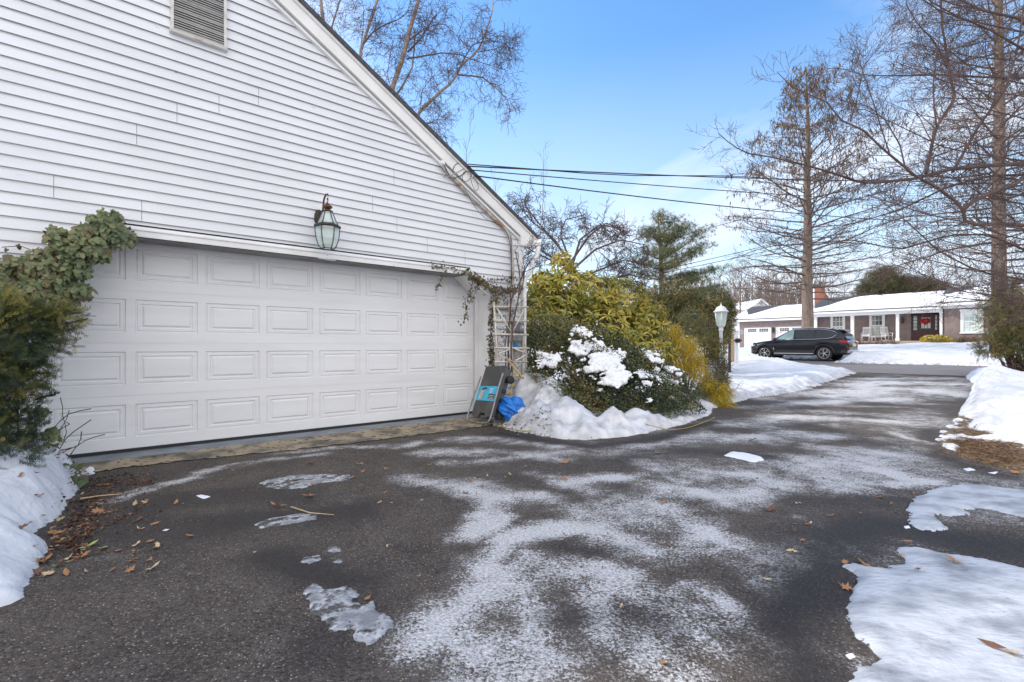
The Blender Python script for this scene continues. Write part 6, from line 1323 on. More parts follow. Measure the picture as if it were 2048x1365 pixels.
# near tree whose limbs reach in from the right
ft = plant('bare_tree', (10.6, 8.3, float(G(10.6, 8.3))), 'near bare tree with long arching limbs reaching in from the right edge', 'tree')
q = MB(); zg = float(G(10.6, 8.3)); q.tube([(10.6, 8.3, zg), (10.5, 8.3, zg+1.2), (10.2, 8.25, zg+2.4), (9.9, 8.2, zg+3.4)], [.26, .22, .19, .15], 10); q.build('trunk', M['bark'], ft)
q = MB(); K = lambda l, Y, r: (pline(l, Y), r)
limbs = [K([(2230, 300, 8.2), (2048, 328), (1970, 332), (1893, 340), (1836, 357), (1762, 365), (1721, 366), (1680, 351), (1620, 333), (1545, 315), (1488, 306), (1457, 285), (1437, 267)], 7.6, (.048, .006)),
         K([(2230, 470, 8.2), (2048, 451), (1990, 449), (1940, 450), (1927, 440), (1926, 414), (1900, 395), (1877, 377), (1832, 353), (1762, 295), (1729, 262), (1681, 240), (1655, 205), (1584, 175), (1554, 144)], 7.0, (.045, .005)),
         K([(1852, 348), (1858, 320), (1866, 280), (1873, 254), (1892, 225), (1910, 197), (1900, 150), (1893, 103), (1884, 50), (1881, -10)], 7.5, (.026, .012)), K([(1873, 254), (1868, 210), (1866, 170), (1872, 120), (1880, 70)], 7.4, (.014, .006)),
         K([(1905, 345), (1925, 310), (1959, 250), (1985, 215), (2008, 185), (2030, 120), (2041, 60), (2050, 0)], 7.6, (.022, .010)), K([(2200, 165, 8.2), (2048, 156), (1970, 155), (1901, 150), (1783, 152), (1725, 151), (1680, 135), (1640, 140)], 7.8, (.026, .004)),
         K([(2180, 230, 8.2), (2048, 40), (1960, 20), (1900, -10)], 8, (.03, .015)), K([(1901, 150), (1870, 85), (1836, 49), (1812, 10)], 7.8, (.014, .005)), K([(2048, 100), (1980, 60), (1930, 40), (1880, 15), (1850, -5)], 7.5, (.018, .006)),
         K([(1926, 420), (1950, 400), (1985, 385), (2030, 370), (2080, 330)], 6.9, (.03, .02)), K([(1780, 310), (1760, 250), (1745, 200), (1705, 80)], 7.1, (.010, .004)), K([(1700, 245), (1716, 190), (1728, 130), (1790, 60)], 7.2, (.010, .004)),
         K([(1810, 335), (1800, 290), (1770, 240), (1740, 215), (1680, 200)], 7.2, (.012, .004)), K([(2230, 560, 8), (2048, 500), (1980, 470), (1900, 470), (1800, 500), (1700, 480), (1600, 490)], 7.7, (.026, .005)), K([(2230, 600, 8), (2048, 560), (1960, 545), (1880, 505), (1810, 440), (1760, 400)], 7.3, (.026, .005)),
         K([(2230, 620, 7.8), (2048, 610), (1990, 590), (1930, 585), (1860, 560), (1800, 520)], 7.4, (.02, .004)), K([(2220, 380, 8), (2048, 350), (1985, 352), (1900, 372), (1800, 420), (1700, 450), (1620, 455)], 7.9, (.028, .005))]
for k in range(16):                                   # more arching limbs, all springing from the same trunk
    yb_ = 620-k*42+rnd.uniform(-15, 15); xe = rnd.uniform(1690, 1900); rise = rnd.uniform(20, 150)*(1 if k > 3 else .5); Yl = rnd.uniform(6.6, 8.6)
    limbs.append(K([(2230, yb_+20, 8.2), (2060, yb_, Yl), (lerp(2060, xe, .5), yb_-rise*.25, Yl), (xe, yb_-rise, Yl-.3)], Yl, (rnd.uniform(.014, .024), .004)))
cf2 = dict(rmin=.0026, wig=.12, up=.03, n=[4, 3], lk=.55, rk=.42)
for P_, (r0, r1) in limbs:
    q.tube(P_, np.linspace(r0, r1, len(P_)), 7 if r0 > .02 else 5); LL = np.linalg.norm(P_[-1]-P_[0]); spray(q, P_, r0, r1, int(10+LL*8), .6, .8, 2, dict(cfg_ := cf2), .08, 1.0)
q.build('branches', M['twigr'], ft, fix=False)
# birch behind the house
bi = plant('river_birch', (-4.6, 21, 0), 'multi stemmed birch with drooping bare twigs behind the white house roof', 'tree')
q = MB(); base_ = [(770, 560), (775, 400)]
trunks = [K([(760, 690), (700, 300), (660, 110), (648, 55), (641, 0), (636, -60)], 20.5, (.16, .06)), K([(765, 690), (690, 180), (660, 66), (680, 0), (690, -50)], 20.8, (.10, .03)), K([(768, 690), (740, 300), (715, 122), (735, 60), (748, 20), (762, -20)], 20.2, (.14, .05)),
          K([(772, 690), (775, 400), (780, 190), (790, 160), (805, 120), (822, 50), (838, 0), (845, -60)], 20, (.18, .07)), K([(774, 690), (785, 300), (787, 195), (810, 165), (827, 130), (830, 60)], 20.4, (.10, .03)), K([(776, 690), (805, 350), (832, 237), (845, 215), (860, 205), (885, 180), (905, 165), (915, 148), (922, 130), (955, 105), (970, 70), (985, 25), (986, 0)], 19.6, (.15, .02))]
brs = [K([(727, 88), (745, 65), (770, 50), (800, 38), (820, 20)], 20, (.04, .012)), K([(813, 118), (850, 112), (885, 106), (920, 110), (960, 125), (1010, 140)], 20, (.035, .008)), K([(815, 105), (840, 80), (855, 55), (873, 30)], 20.2, (.035, .02)), K([(820, 80), (845, 60), (870, 50), (890, 48), (915, 75)], 20, (.025, .008)),
       K([(916, 150), (940, 152), (965, 155), (990, 175), (1015, 200), (1022, 225)], 19.6, (.035, .008)), K([(915, 148), (930, 115), (945, 90), (980, 80), (1015, 90), (1022, 105)], 19.4, (.03, .006)), K([(955, 105), (990, 98), (1012, 92)], 19.5, (.02, .006)), K([(720, 105), (726, 60), (728, 20), (722, -10)], 20.3, (.02, .01)), K([(785, 190), (775, 150), (780, 110), (786, 88)], 20.2, (.02, .008)), K([(840, 225), (845, 180), (860, 160), (880, 140)], 19.8, (.02, .006)), K([(850, 250), (865, 245), (875, 240)], 19.6, (.015, .006))]
for P_, (r0, r1) in trunks: q.tube(P_, np.linspace(r0, r1, len(P_)), 8)
q.build('trunk', M['birch'], bi)
q = MB(); cf3 = dict(rmin=.007, wig=.28, up=-.07, n=[5, 4], lk=.6, rk=.4)
for P_, (r0, r1) in brs: q.tube(P_, np.linspace(r0, r1, len(P_)), 6)
for P_, (r0, r1) in trunks+brs: spray(q, P_, min(r0, .05), min(r1, .02), 22 if r0 > .06 else 13, 1.35, .9, 2, cf3, .45 if r0 > .06 else .1, 1.0)
q.build('branches', M['twigr'], bi, fix=False)
# low spreading tree behind the planting bed
wt = plant('spreading_tree', (2.9, 19, float(G(2.9, 19))), 'low wide tree of tangled bare twigs beyond the planting bed', 'tree')
q = MB(); q.tube(pline([(1172, 700), (1165, 620), (1150, 560), (1140, 520)], 19), np.linspace(.16, .09, 12), 8); q.build('trunk', M['twigg'], wt)
q = MB(); cf4 = dict(rmin=.008, wig=.30, up=-.05, n=[6, 4], lk=.6, rk=.5)
for l in ([(1145, 540), (1110, 480), (1060, 440), (1030, 400)], [(1145, 540), (1080, 500), (1030, 470), (1010, 430)], [(1145, 530), (1160, 480), (1200, 450), (1240, 455)], [(1145, 540), (1190, 500), (1240, 480), (1290, 490)], [(1145, 535), (1120, 470), (1130, 440), (1170, 430)], [(1150, 560), (1200, 540), (1250, 520), (1290, 530)], [(1145, 540), (1100, 520), (1060, 500), (1045, 480)], [(1150, 555), (1210, 560), (1260, 550), (1300, 560)], [(1140, 520), (1080, 450), (1045, 405), (1060, 385)], [(1145, 520), (1180, 470), (1215, 445), (1260, 475)], [(1150, 570), (1220, 575), (1280, 570)]):
    P_ = pline(l, 19+rnd.uniform(-1.2, 1.2)); q.tube(P_, np.linspace(.05, .014, len(P_)), 5); spray(q, P_, .03, .012, 15, 1.0, .9, 2, cf4, .25, 1.0)
q.build('branches', M['twigr'], wt, fix=False)
# upright whips rising behind the eave
for x, y0_, y1_, l_ in ((1082, 470, 300, 'tall thin bare sapling standing above the spreading tree'), (985, 420, 360, 'short thin bare sapling just past the roof edge'), (935, 300, 235, 'pair of faint twigs standing above the roof edge')):
    Yq = 17.0; root = plant('bare_sapling', (W(x, 700, Yq)[0], Yq, 0), l_, 'tree', 'thin bare saplings'); q = MB(); P_ = pline([(x-4, 690), (x-2, y0_), (x+6, (y0_+y1_)/2), (x+4, y1_)], Yq, 14); q.tube(P_, np.linspace(.03, .004, 14), 4); spray(q, P_, .014, .004, 14, .9, .45, 1, dict(rmin=.004, wig=.08, up=.05, n=[3], lk=.5), .45, 1.0); q.build('stem', M['twigg'], root)
# white pine
pn = plant('pine_tree', (W(1326, 700, 27)[0], 27, float(G(W(1326, 700, 27)[0], 27))), 'tall green pine with layered boughs above the planting bed', 'tree')
q = MB(); q.tube(pline([(1326, 700), (1325, 600), (1322, 520), (1316, 432)], 27, 14), np.linspace(.26, .04, 14), 9); q.build('trunk', M['twigg'], pn)
q = MB(); PP = []
boughs = [(1316, 440, 8, 12)]+[(tx__, ty, 1, 1) for tx__, ty in ()]
for ex, ey, ay, Yd in [(1345, 440, 470, 0), (1360, 455, 485, -.6), (1290, 465, 480, .5), (1375, 455, 500, .8), (1405, 462, 520, 0), (1400, 495, 530, -1), (1385, 510, 545, .6), (1290, 500, 520, 0), (1300, 460, 490, -1), (1345, 470, 500, 1), (1350, 525, 545, -1), (1385, 548, 560, 0), (1425, 540, 570, .4), (1400, 560, 575, -.8), (1280, 545, 560, 0), (1420, 585, 595, 0), (1370, 590, 600, 1), (1290, 590, 600, .5), (1435, 605, 610, -.5), (1360, 620, 630, 0), (1280, 520, 540, -1), (1395, 640, 640, .5), (1320, 430, 450, 0), (1335, 500, 515, -1.2), (1310, 640, 650, 0), (1280, 620, 635, -.5), (1430, 575, 600, 1)]:
    A = np.array(W(1323, ay, 27)); B = np.array(W(ex, ey, 27+Yd*1.6)); P_ = resample([A, (A+B)/2-np.array([0, 0, .12]), B], 10); q.tube(P_, np.linspace(.05, .015, 10), 5)
    for _ in range(int(120+150*np.linalg.norm(B-A)/2.5)):
        t = rnd.random()**.6*1.12; p = P_[0]*(1-t)+P_[-1]*t; PP.append(p+nr.normal(0, 1, 3)*np.array([.30, .38, .10]))
PP = np.array(PP); n_ = len(PP); scatter('needles', TUFT_V, TUFT_F, PP, frames(nr.normal(0, 1, (n_, 3))+np.array([0, 0, .8]), nr.normal(0, 1, (n_, 3))), nr.uniform(.10, .20, n_), M['pine'], pn); q.build('branches', M['twigg'], pn)
# smaller trees far off
def bare_far(px, Y, ytop, ybase, n, label, wide=1.0, leaf=None, r0=.12):
    x, y, z0 = W(px, ybase, Y); zt = W(px, ytop, Y)[2]; H_t = zt-z0; root = plant('bare_tree', (x, y, z0), label, 'tree', 'bare trees beyond the ranch house')
    q = MB(); P_ = limbpath(np.array([x, y, z0]), np.array([rnd.uniform(-.05, .05), 0, 1.]), H_t*.95, 8, .05, .1); q.tube(P_, np.linspace(r0, .02, 9), 6); q.build('trunk', M['twigg'], root)
    q = MB(); spray(q, P_, r0*.7, .02, n, H_t*.34*wide, .75, 2, dict(rmin=.016, wig=.15, up=.06, n=[5, 4], lk=.55, rk=.5), .25, 1.0); q.build('branches', M['twigg'], root, fix=False)
for i, (px, Y, yt) in enumerate([(1482, 60, 532), (1470, 72, 560), (1540, 75, 560), (1575, 68, 575), (1655, 80, 540), (1510, 90, 570), (1445, 85, 575), (1690, 85, 560), (1600, 88, 580), (1420, 70, 560), (1905, 70, 540), (1950, 80, 520), (1560, 95, 590)]):
    bare_far(px, Y, yt, 692, 16, ['thin bare tree with a dense reddish top left of the big cypress', 'slim grey bare tree behind the lamp post conifers', 'grey bare tree rising behind the ranch garage roof', 'bare tree directly behind the ranch garage ridge', 'bare tree behind the ranch chimney', 'faint bare tree behind the distant white gable', 'faint bare tree between pine and ranch house', 'bare tree right of the ranch chimney', 'faint bare tree left of the chimney', 'bare tree just right of the pine', 'bare tree above the right wing of the ranch', 'bare tree behind the right cypress trunk', 'lowest bare tree behind the ranch garage'][i], r0=.14+.0*i)
# evergreens behind the ranch
for px, Y, bl, l_ in ((1765, 62, [(1765, 570, 2.6, 2.0), (1772, 555, 1.4, 1.4), (1745, 585, 2.2, 1.2), (1795, 580, 2.0, 1.4)], 'broad olive evergreen rising highest behind the ranch roof'), (1840, 62, [(1835, 582, 2.2, 1.1), (1815, 575, 1.8, 1.3), (1865, 583, 1.8, 1.0), (1850, 572, 1.2, .9)], 'lower olive evergreen behind the ranch roof to the right')):
    x, y, _ = W(px, 700, Y); root = plant('evergreen_tree', (x, y, 1.2), l_, 'tree', 'evergreens behind the ranch roof')
    P, N_ = ring_pts([PB(a, b_, Y, c, c, d_) for a, b_, c, d_ in bl], 3400, .7); P = P+nr.normal(0, .25, P.shape); scatter('crown', TUFT_V, TUFT_F, P, frames(jit(N_, .6), jit(N_, .8)), nr.uniform(.25, .5, len(P)), M['everg'], root)
    q = MB(); q.tube([(x, y, 1.2), (x, y, W(px, 575, Y)[2])], [.3, .1], 7); spray(q, resample([(x, y, 3.0), (x, y, W(px, 560, Y)[2])], 8), .1, .03, 22, 2.6, .8, 1, dict(rmin=.02, wig=.2, up=.1, n=[5], lk=.5)); q.build('trunk', M['twigg'], root)
# far off wood: one brown mass of stems and twigs
q = MB()
for i in range(1500):
    a = R(rnd.uniform(-12, 62)); D = rnd.uniform(98, 135); x, y = D*math.sin(a), D*math.cos(a); u_, v_ = UV(x, y)
    if u_ < 62: continue
    px_a = 1024+FPX*x/y; z0 = float(G(x, y)); h = rnd.uniform(9, 15.5)*(1 if px_a < 1640 else .55); P_ = limbpath(np.array([x, y, z0-1]), np.array([0, 0, 1.]), h, 4, .07, .1); q.tube(P_, np.linspace(.16, .05, 5), 3, cap=False)
    for k in range(16):
        p = P_[rnd.randrange(1, 5)]; q.tube(limbpath(p, np.array([rnd.uniform(-1, 1), rnd.uniform(-1, 1), rnd.uniform(.3, 1.3)]), rnd.uniform(1.2, 3.2), 2, .2, .1), [.06, .04, .02], 3, cap=False)
tag(q.build('far_wood', M['twigg'], fix=False, origin=(40, 100, 0)), 'brown leafless far off wood behind the houses', 'wood', kind='stuff')
# dark evergreen bush at the right edge
rb = plant('evergreen_bush', (16.5, 15.8, float(G(16.5, 15.8))), 'dark green and brown evergreen bush on the snow at the right edge', 'bush')
rbl = [PB(2010, 640, 15.6, .65, .6, .75), PB(2045, 620, 15.8, .7, .7, 1.0), PB(1995, 690, 15.4, .55, .5, .35), PB(2040, 690, 15.5, .6, .6, .5), PB(2000, 600, 15.8, .42, .5, .45), PB(2100, 660, 16, .9, .8, 1.2), PB(2030, 585, 15.8, .4, .4, .4), PB(1975, 700, 15.3, .3, .4, .22)]
P, N_ = ring_pts(rbl, 9000, .6); P += nr.normal(0, .06, P.shape); scatter('foliage', SPRIG_V, SPRIG_F, P[:6500], frames(jit(N_, .7)[:6500], jit(N_, .6)[:6500]), nr.uniform(.12, .26, 6500), M['arbor'], rb)
q = MB()
for k in range(60): B = P[rnd.randrange(len(P))]; A = np.array([16.3+rnd.uniform(-.3, .5), 15.7, .15]); q.tube(resample([A, (A+B)/2+nr.normal(0, .1, 3), B+unit(B-A)*.25], 7), np.linspace(.03, .006, 7), 4)
q.build('stems', M['twigr'], rb)
# shrubs before the ranch
gs = plant('golden_shrub', HL(47.9, vx(1873, 47.9), 1.0), 'rounded yellow green shrub dusted with snow before the front door', 'shrub')
def FB(px, py, u, a, b_, c): v, z = FPi(px, py, u); x, y, z = HL(u, v, z); return (x, y, z, a, b_, c)
gbl = [FB(1873, 682, 47.9, 1.1, .6, .42), FB(1858, 680, 47.9, .5, .5, .32), FB(1890, 684, 47.9, .55, .5, .36)]; P, N_ = ring_pts(gbl, 5200, .4)
scatter('leaves', SMALL_V, SMALL_F, P, frames(jit(N_, .7), jit(N_, .7)), nr.uniform(.06, .11, len(P)), M['gold'], gs)
Ps = P[(P[:, 2] > np.median(P[:, 2]))]; Ps = Ps[nr.choice(len(Ps), 260)]; q = MB(); [q.ball(tuple(p+np.array([0, 0, .03])), rnd.uniform(.02, .055), 1, (1, 1, .5)) for p in Ps[:120]]; q.build('snow_dusting', M['snow'], gs)
for px0, px1, py, u, n_, l_ in ((1920, 1958, 690, 48.2, 260, 'row of dry tan stems under the right ranch window'), (1706, 1725, 690, 48.0, 120, 'low dry brown stems left of the rocking chairs'), (1735, 1795, 689, 48.0, 260, 'low dry brown stems along the porch edge')):
    q = MB()
    for k in range(n_):
        px = rnd.uniform(px0, px1); v = vx(px, u); A = np.array(HL(u+rnd.uniform(-.3, .3), v, .9)); q.tube(limbpath(A, np.array([rnd.uniform(-.5, .5), rnd.uniform(-.3, .3), 1]), rnd.uniform(.6, 1.0) if n_ == 260 and px0 > 1900 else rnd.uniform(.4, .75), 3, .2, 0), [.014, .010, .008, .006], 3, cap=False)
    tag(q.build('dry_shrub', M['drygrass'], fix=False), l_, 'shrub', 'dry shrubs before the ranch')
# ------------------------------------------------------------ snow and ice left on the driveway
def add_alpha(m_, sc_, lo_, hi_, mn):
    n = m_.node_tree; t = n.nodes.new('ShaderNodeTexCoord'); q_ = n.nodes.new('ShaderNodeTexNoise'); q_.inputs['Scale'].default_value = sc_; q_.inputs['Detail'].default_value = 8; q_.inputs['Roughness'].default_value = .6
    n.links.new(t.outputs['Object'], q_.inputs['Vector']); r_ = n.nodes.new('ShaderNodeMapRange'); r_.inputs[1].default_value = lo_; r_.inputs[2].default_value = hi_; r_.inputs[3].default_value = mn; n.links.new(q_.outputs[0], r_.inputs[0])
    ea = n.nodes.new('ShaderNodeAttribute'); ea.attribute_name = 'rim'; q2 = n.nodes.new('ShaderNodeTexNoise'); q2.inputs['Scale'].default_value = 30; q2.inputs['Detail'].default_value = 6; n.links.new(t.outputs['Object'], q2.inputs['Vector'])
    a1 = n.nodes.new('ShaderNodeMath'); a1.operation = 'ADD'; n.links.new(ea.outputs['Fac'], a1.inputs[0]); n.links.new(q2.outputs[0], a1.inputs[1]); a2 = n.nodes.new('ShaderNodeMapRange'); a2.inputs[1].default_value = .52; a2.inputs[2].default_value = .62; n.links.new(a1.outputs[0], a2.inputs[0])
    a3 = n.nodes.new('ShaderNodeMath'); a3.operation = 'MULTIPLY'; n.links.new(a2.outputs[0], a3.inputs[0]); n.links.new(r_.outputs[0], a3.inputs[1]); n.links.new(a3.outputs[0], n.nodes['Principled BSDF'].inputs['Alpha'])
add_alpha(M['ice'], 12, .43, .53, .10); add_alpha(M['oldsnow'], 4, .28, .42, .55)
def patch(outline, th, m_, name, label, cell=.02, ns_=.03, group=None, bumpy=.35, cat='ice patch', edge=.03):
    P = np.array(gp(outline)); x0, y0 = P.min(0)-.08; x1, y1 = P.max(0)+.08; a = np.arange(x0, x1, cell); b_ = np.arange(y0, y1, cell); XX, YY = np.meshgrid(a, b_, indexing='ij'); x, y = XX.ravel(), YY.ravel()
    sd_ = poly_sd(x, y, P)+ns_*(fbm(x, y, 6, 3)*1.3+fbm(x, y, 26, 2)*.9)
    z = np.where(sd_ < 0, th*(1-np.exp(sd_/edge))*(1+bumpy*fbm(x, y, 5, 4)+.5*bumpy*fbm(x, y, 24, 3))+.002, -.02*np.clip(sd_/.02, 0, 1)+.002); z += G(x, y)
    nx, ny = len(a), len(b_); I = np.arange(nx*ny).reshape(nx, ny); F = np.stack([I[:-1, :-1], I[1:, :-1], I[1:, 1:], I[:-1, 1:]], -1).reshape(-1, 4); F = F[(sd_[F] < .004).any(1)]
    us = np.unique(F); rm = -np.ones(nx*ny, int); rm[us] = np.arange(len(us)); o = numesh(name, np.stack([x, y, z], 1)[us], rm[F], m_, smooth=True, attrs={'rim': np.clip(-sd_/(ns_*1.6), 0, 1)[us]}); return tag(o, label, cat, group)
patch([(1688, 1365), (1700, 1330), (1745, 1318), (1725, 1290), (1695, 1265), (1688, 1230), (1700, 1185), (1712, 1150), (1690, 1135), (1720, 1133), (1760, 1135), (1805, 1128), (1795, 1095), (1830, 1097), (1880, 1108), (1960, 1120), (2060, 1138), (2200, 1150), (2200, 1500), (1700, 1500)], .018, M['oldsnow'], 'old_snow_sheet', 'largest sheet of old icy snow in the bottom right corner', .02, .035, 'icy snow sheets on the driveway')
patch([(1812, 1050), (1825, 1030), (1808, 1018), (1830, 995), (1880, 975), (1930, 966), (2048, 982), (2150, 1000), (2150, 1050), (2048, 1036), (1990, 1022), (1930, 1020), (1940, 1030), (1900, 1032), (1868, 1030), (1885, 1050), (1895, 1060), (1850, 1064)], .014, M['oldsnow'], 'old_snow_sheet', 'hooked sheet of old snow above the big corner sheet on the right', .02, .03, 'icy snow sheets on the driveway')
patch([(612, 1185), (625, 1163), (650, 1180), (690, 1175), (715, 1190), (705, 1205), (735, 1215), (745, 1205), (755, 1225), (780, 1235), (785, 1255), (760, 1280), (740, 1296), (705, 1280), (700, 1262), (670, 1262), (650, 1240), (630, 1225)], .008, M['ice'], 'ice_patch', 'ragged clear and white ice patch in the lower middle foreground', .008, .022, 'ice patches on the driveway', .9, edge=.015)
patch([(512, 968), (545, 958), (580, 952), (650, 948), (700, 950), (712, 953), (690, 962), (640, 966), (600, 978), (545, 978)], .006, M['ice'], 'ice_patch', 'long thin white ice patch nearest the garage door', .012, .02, 'ice patches on the driveway', .6)
patch([(512, 1050), (540, 1038), (600, 1028), (632, 1030), (630, 1040), (560, 1052), (520, 1058)], .008, M['ice'], 'ice_patch', 'narrow ice patch beside the straw stalk', .010, .015, 'ice patches on the driveway', .6)
patch([(597, 1126), (608, 1114), (640, 1110), (642, 1120), (620, 1128)], .007, M['ice'], 'ice_patch', 'small round ice patch, left one of the little trio', .007, .008, 'ice patches on the driveway', .6)
patch([(650, 1098), (665, 1092), (682, 1096), (680, 1104), (660, 1105)], .007, M['ice'], 'ice_patch', 'small round ice patch, top one of the little trio', .007, .008, 'ice patches on the driveway', .6)
patch([(664, 1125), (676, 1118), (688, 1120), (680, 1126)], .006, M['ice'], 'ice_patch', 'tiniest ice patch, right one of the little trio', .006, .006, 'ice patches on the driveway', .6)
patch([(1446, 912), (1460, 905), (1490, 907), (1520, 915), (1528, 922), (1505, 925), (1470, 917)], .02, M['snow'], 'snow_patch', 'small flat snow patch alone in the middle of the driveway', .02, .02, 'snow scraps on the driveway')
for pl, l_ in (([(1925, 938), (1940, 936), (1952, 941), (1935, 943)], 'tiny snow scrap near the bare soil'), ([(1975, 946), (1995, 944), (1990, 949)], 'tiny snow scrap farthest right below the bare soil'), ([(1690, 1310), (1705, 1306), (1712, 1315), (1700, 1319)], 'tiny snow scrap beside the big corner sheet'), ([(1808, 1053), (1818, 1051), (1820, 1056), (1811, 1057)], 'tiny snow scrap at the tip of the hooked sheet'), ([(448, 888), (470, 900), (430, 905)], 'white snow scrap on the concrete apron')):
    if 'apron' in l_: pl = [(392, 992), (405, 990), (420, 994), (408, 998)]; l_ = 'thin white scrap on the asphalt before the garage door'
    patch(pl, .01, M['snow'], 'snow_patch', l_, .01, .006, 'snow scraps on the driveway')
patch([(162, 944), (178, 936), (196, 938), (190, 947), (175, 951)], .03, M['snow'], 'snow_patch', 'small snow scrap beside the ivy at the end of the apron', .01, .01, 'snow scraps on the driveway')
# ------------------------------------------------------------ fallen leaves, sticks, litter
def leafmesh(kind, m_):
    if kind == 0: out_ = [(0, -.9), (.06, -.3), (.35, -.45), (.30, -.1), (.75, 0), (.42, .22), (.5, .6), (.2, .45), (0, 1), (-.2, .45), (-.5, .6), (-.42, .22), (-.75, 0), (-.30, -.1), (-.35, -.45), (-.06, -.3)]
    elif kind == 1: out_ = [(0, -.9), (.25, -.45), (.33, 0), (.22, .5), (0, 1), (-.22, .5), (-.33, 0), (-.25, -.45)]
    else: out_ = [(0, -1), (.15, -.5), (.38, -.4), (.2, -.15), (.45, .05), (.22, .25), (.36, .55), (.12, .6), (0, .95), (-.12, .6), (-.36, .55), (-.22, .25), (-.45, .05), (-.2, -.15), (-.38, -.4), (-.15, -.5)]
    V = [(x, y, .28*x*x+.22*y*y*(1 if kind != 1 else 1.4)+.08*math.sin(x*5+y*4)) for x, y in out_]; V.append((0, 0, .02)); n_ = len(out_)
    me = bpy.data.meshes.new('fallen_leaf'); me.from_pydata(V, [], [(i, (i+1) % n_, n_) for i in range(n_)]); me.materials.append(m_); me.update(); return me
LM = {(k, c): leafmesh(k, M[c]) for k in range(3) for c in ('leafbr', 'leafdk', 'leaftan', 'leafgr')}
LB = {'leafbr': 'orange brown', 'leafdk': 'dark brown', 'leaftan': 'pale tan', 'leafgr': 'yellow green'}; KB = ['lobed', 'narrow', 'wavy edged']
LMK = [(610, 962, 'the long white ice patch'), (570, 1042, 'the narrow ice patch'), (640, 1112, 'the trio of little ice patches'), (690, 1230, 'the ragged ice patch'), (1487, 914, 'the lone flat snow patch'), (1900, 1010, 'the hooked snow sheet'), (1780, 1180, 'the big corner snow sheet'), (130, 955, 'the ivy at the apron end'), (960, 850, 'the storage cart'), (70, 1100, 'the left snow bank'), (1150, 1060, 'the white salt swirl'), (950, 970, 'the garage side salt streak'), (1370, 860, 'the yellow cord'), (1910, 890, 'the bare soil'), (280, 1000, 'the leftmost salt streak'), (332, 1062, 'the paper scrap'), (1450, 1100, 'the right hand salt streaks'), (1100, 1250, 'the near salt swirl'), (300, 1300, 'the bottom left corner')]
seen = {}
def where_of(px, py):
    d_, x, y, nm = min((math.hypot((px-a)*.6, (py-b)*1.5), a, b, n_) for a, b, n_ in LMK); dx_, dy_ = px-x, (py-y)*1.8
    side_ = ('right of ' if dx_ > 0 else 'left of ') if abs(dx_) > abs(dy_) else ('in front of ' if dy_ > 0 else 'behind ')
    return side_+nm
def leaf(px, py, c, size, where):
    k = rnd.randrange(3); p = GP(px, py); o = bpy.data.objects.new('fallen_leaf', LM[(k, c)]); COL.objects.link(o)
    zl = .004
    if where == 'on the snow': zl = max(.02, float(snow_field(np.array([p[0]]), np.array([p[1]]))[0][0]))+.003
    if where == 'on the big corner snow sheet': zl = .024
    o.location = (p[0], p[1], float(G(p[0], p[1]))+zl); size *= 1.3; o.scale = (size, size*rnd.uniform(.8, 1.2), size*rnd.uniform(.4, 1.3)); o.rotation_euler = (rnd.uniform(-.35, .35), rnd.uniform(-.35, .35), rnd.uniform(0, 6.28))
    o.location.z += size*.15; 
    sz_ = 'large ' if size > .032 else 'small ' if size > .02 else 'tiny '
    for w_ in ('', 'curled ', 'crumpled ', 'flat ', 'tilted '):
        lb_ = f'{sz_}{w_}{KB[k]} {LB[c]} leaf '+(where if 'snow' in where and 'bank' not in where else where_of(px, py))
        if lb_ not in seen: break
    seen[lb_] = 1; tag(o, lb_, 'leaf', 'fallen leaves')
    if w_ in ('curled ', 'crumpled '): o.scale.z = size*2.2
    if w_ == 'flat ': o.scale.z = size*.2; o.rotation_euler.x = o.rotation_euler.y = 0; o.location.z -= size*.12
    if w_ == 'tilted ': o.rotation_euler.x = .7
cw = lambda: rnd.choices(['leafbr', 'leafdk', 'leaftan', 'leafgr'], [5, 3, 2, .5])[0]
for px, py, c, s_ in ((195, 1028, 'leafbr', .045), (205, 1100, 'leafgr', .035), (178, 1095, 'leafgr', .035), (300, 1085, 'leafbr', .025), (310, 1050, 'leafbr', .03), (352, 1008, 'leafbr', .03), (275, 1015, 'leafbr', .03), (120, 1040, 'leafgr', .03), (110, 1070, 'leafbr', .05), (115, 1135, 'leafgr', .03), (80, 1120, 'leafbr', .045), (60, 1135, 'leafbr', .045), (98, 1150, 'leaftan', .03), (270, 1010, 'leaftan', .03), (380, 1075, 'leafbr', .03), (620, 930, 'leafbr', .04), (617, 995, 'leafbr', .045), (555, 1015, 'leafbr', .05), (625, 970, 'leafbr', .03), (590, 963, 'leafdk', .03), (718, 931, 'leafbr', .035), (725, 945, 'leafbr', .03), (705, 957, 'leafbr', .03), (770, 940, 'leafbr', .03), (895, 958, 'leafbr', .02), (932, 988, 'leafdk', .03), (943, 966, 'leafbr', .025), (1130, 927, 'leafbr', .045), (1130, 960, 'leafbr', .035), (735, 1200, 'leafbr', .022), (770, 987, 'leafbr', .02), (650, 1015, 'leafbr', .018), (1243, 1216, 'leaftan', .02), (1540, 1022, 'leafdk', .045), (1760, 997, 'leafbr', .035), (1590, 1050, 'leafbr', .02), (1612, 980, 'leafbr', .02), (1690, 1178, 'leafbr', .035), (1505, 882, 'leafdk', .05), (1690, 883, 'leafdk', .05), (1315, 908, 'leafbr', .04), (1326, 1330, 'leafbr', .02), (2030, 948, 'leafbr', .06), (1815, 1085, 'leafbr', .022), (980, 905, 'leafdk', .03), (1020, 950, 'leafgr', .02), (860, 931, 'leafgr', .022), (510, 1107, 'leaftan', .012), (30, 1190, 'leaftan', .03)):
    leaf(px, py, c, s_*.9, 'lying on the dark asphalt')
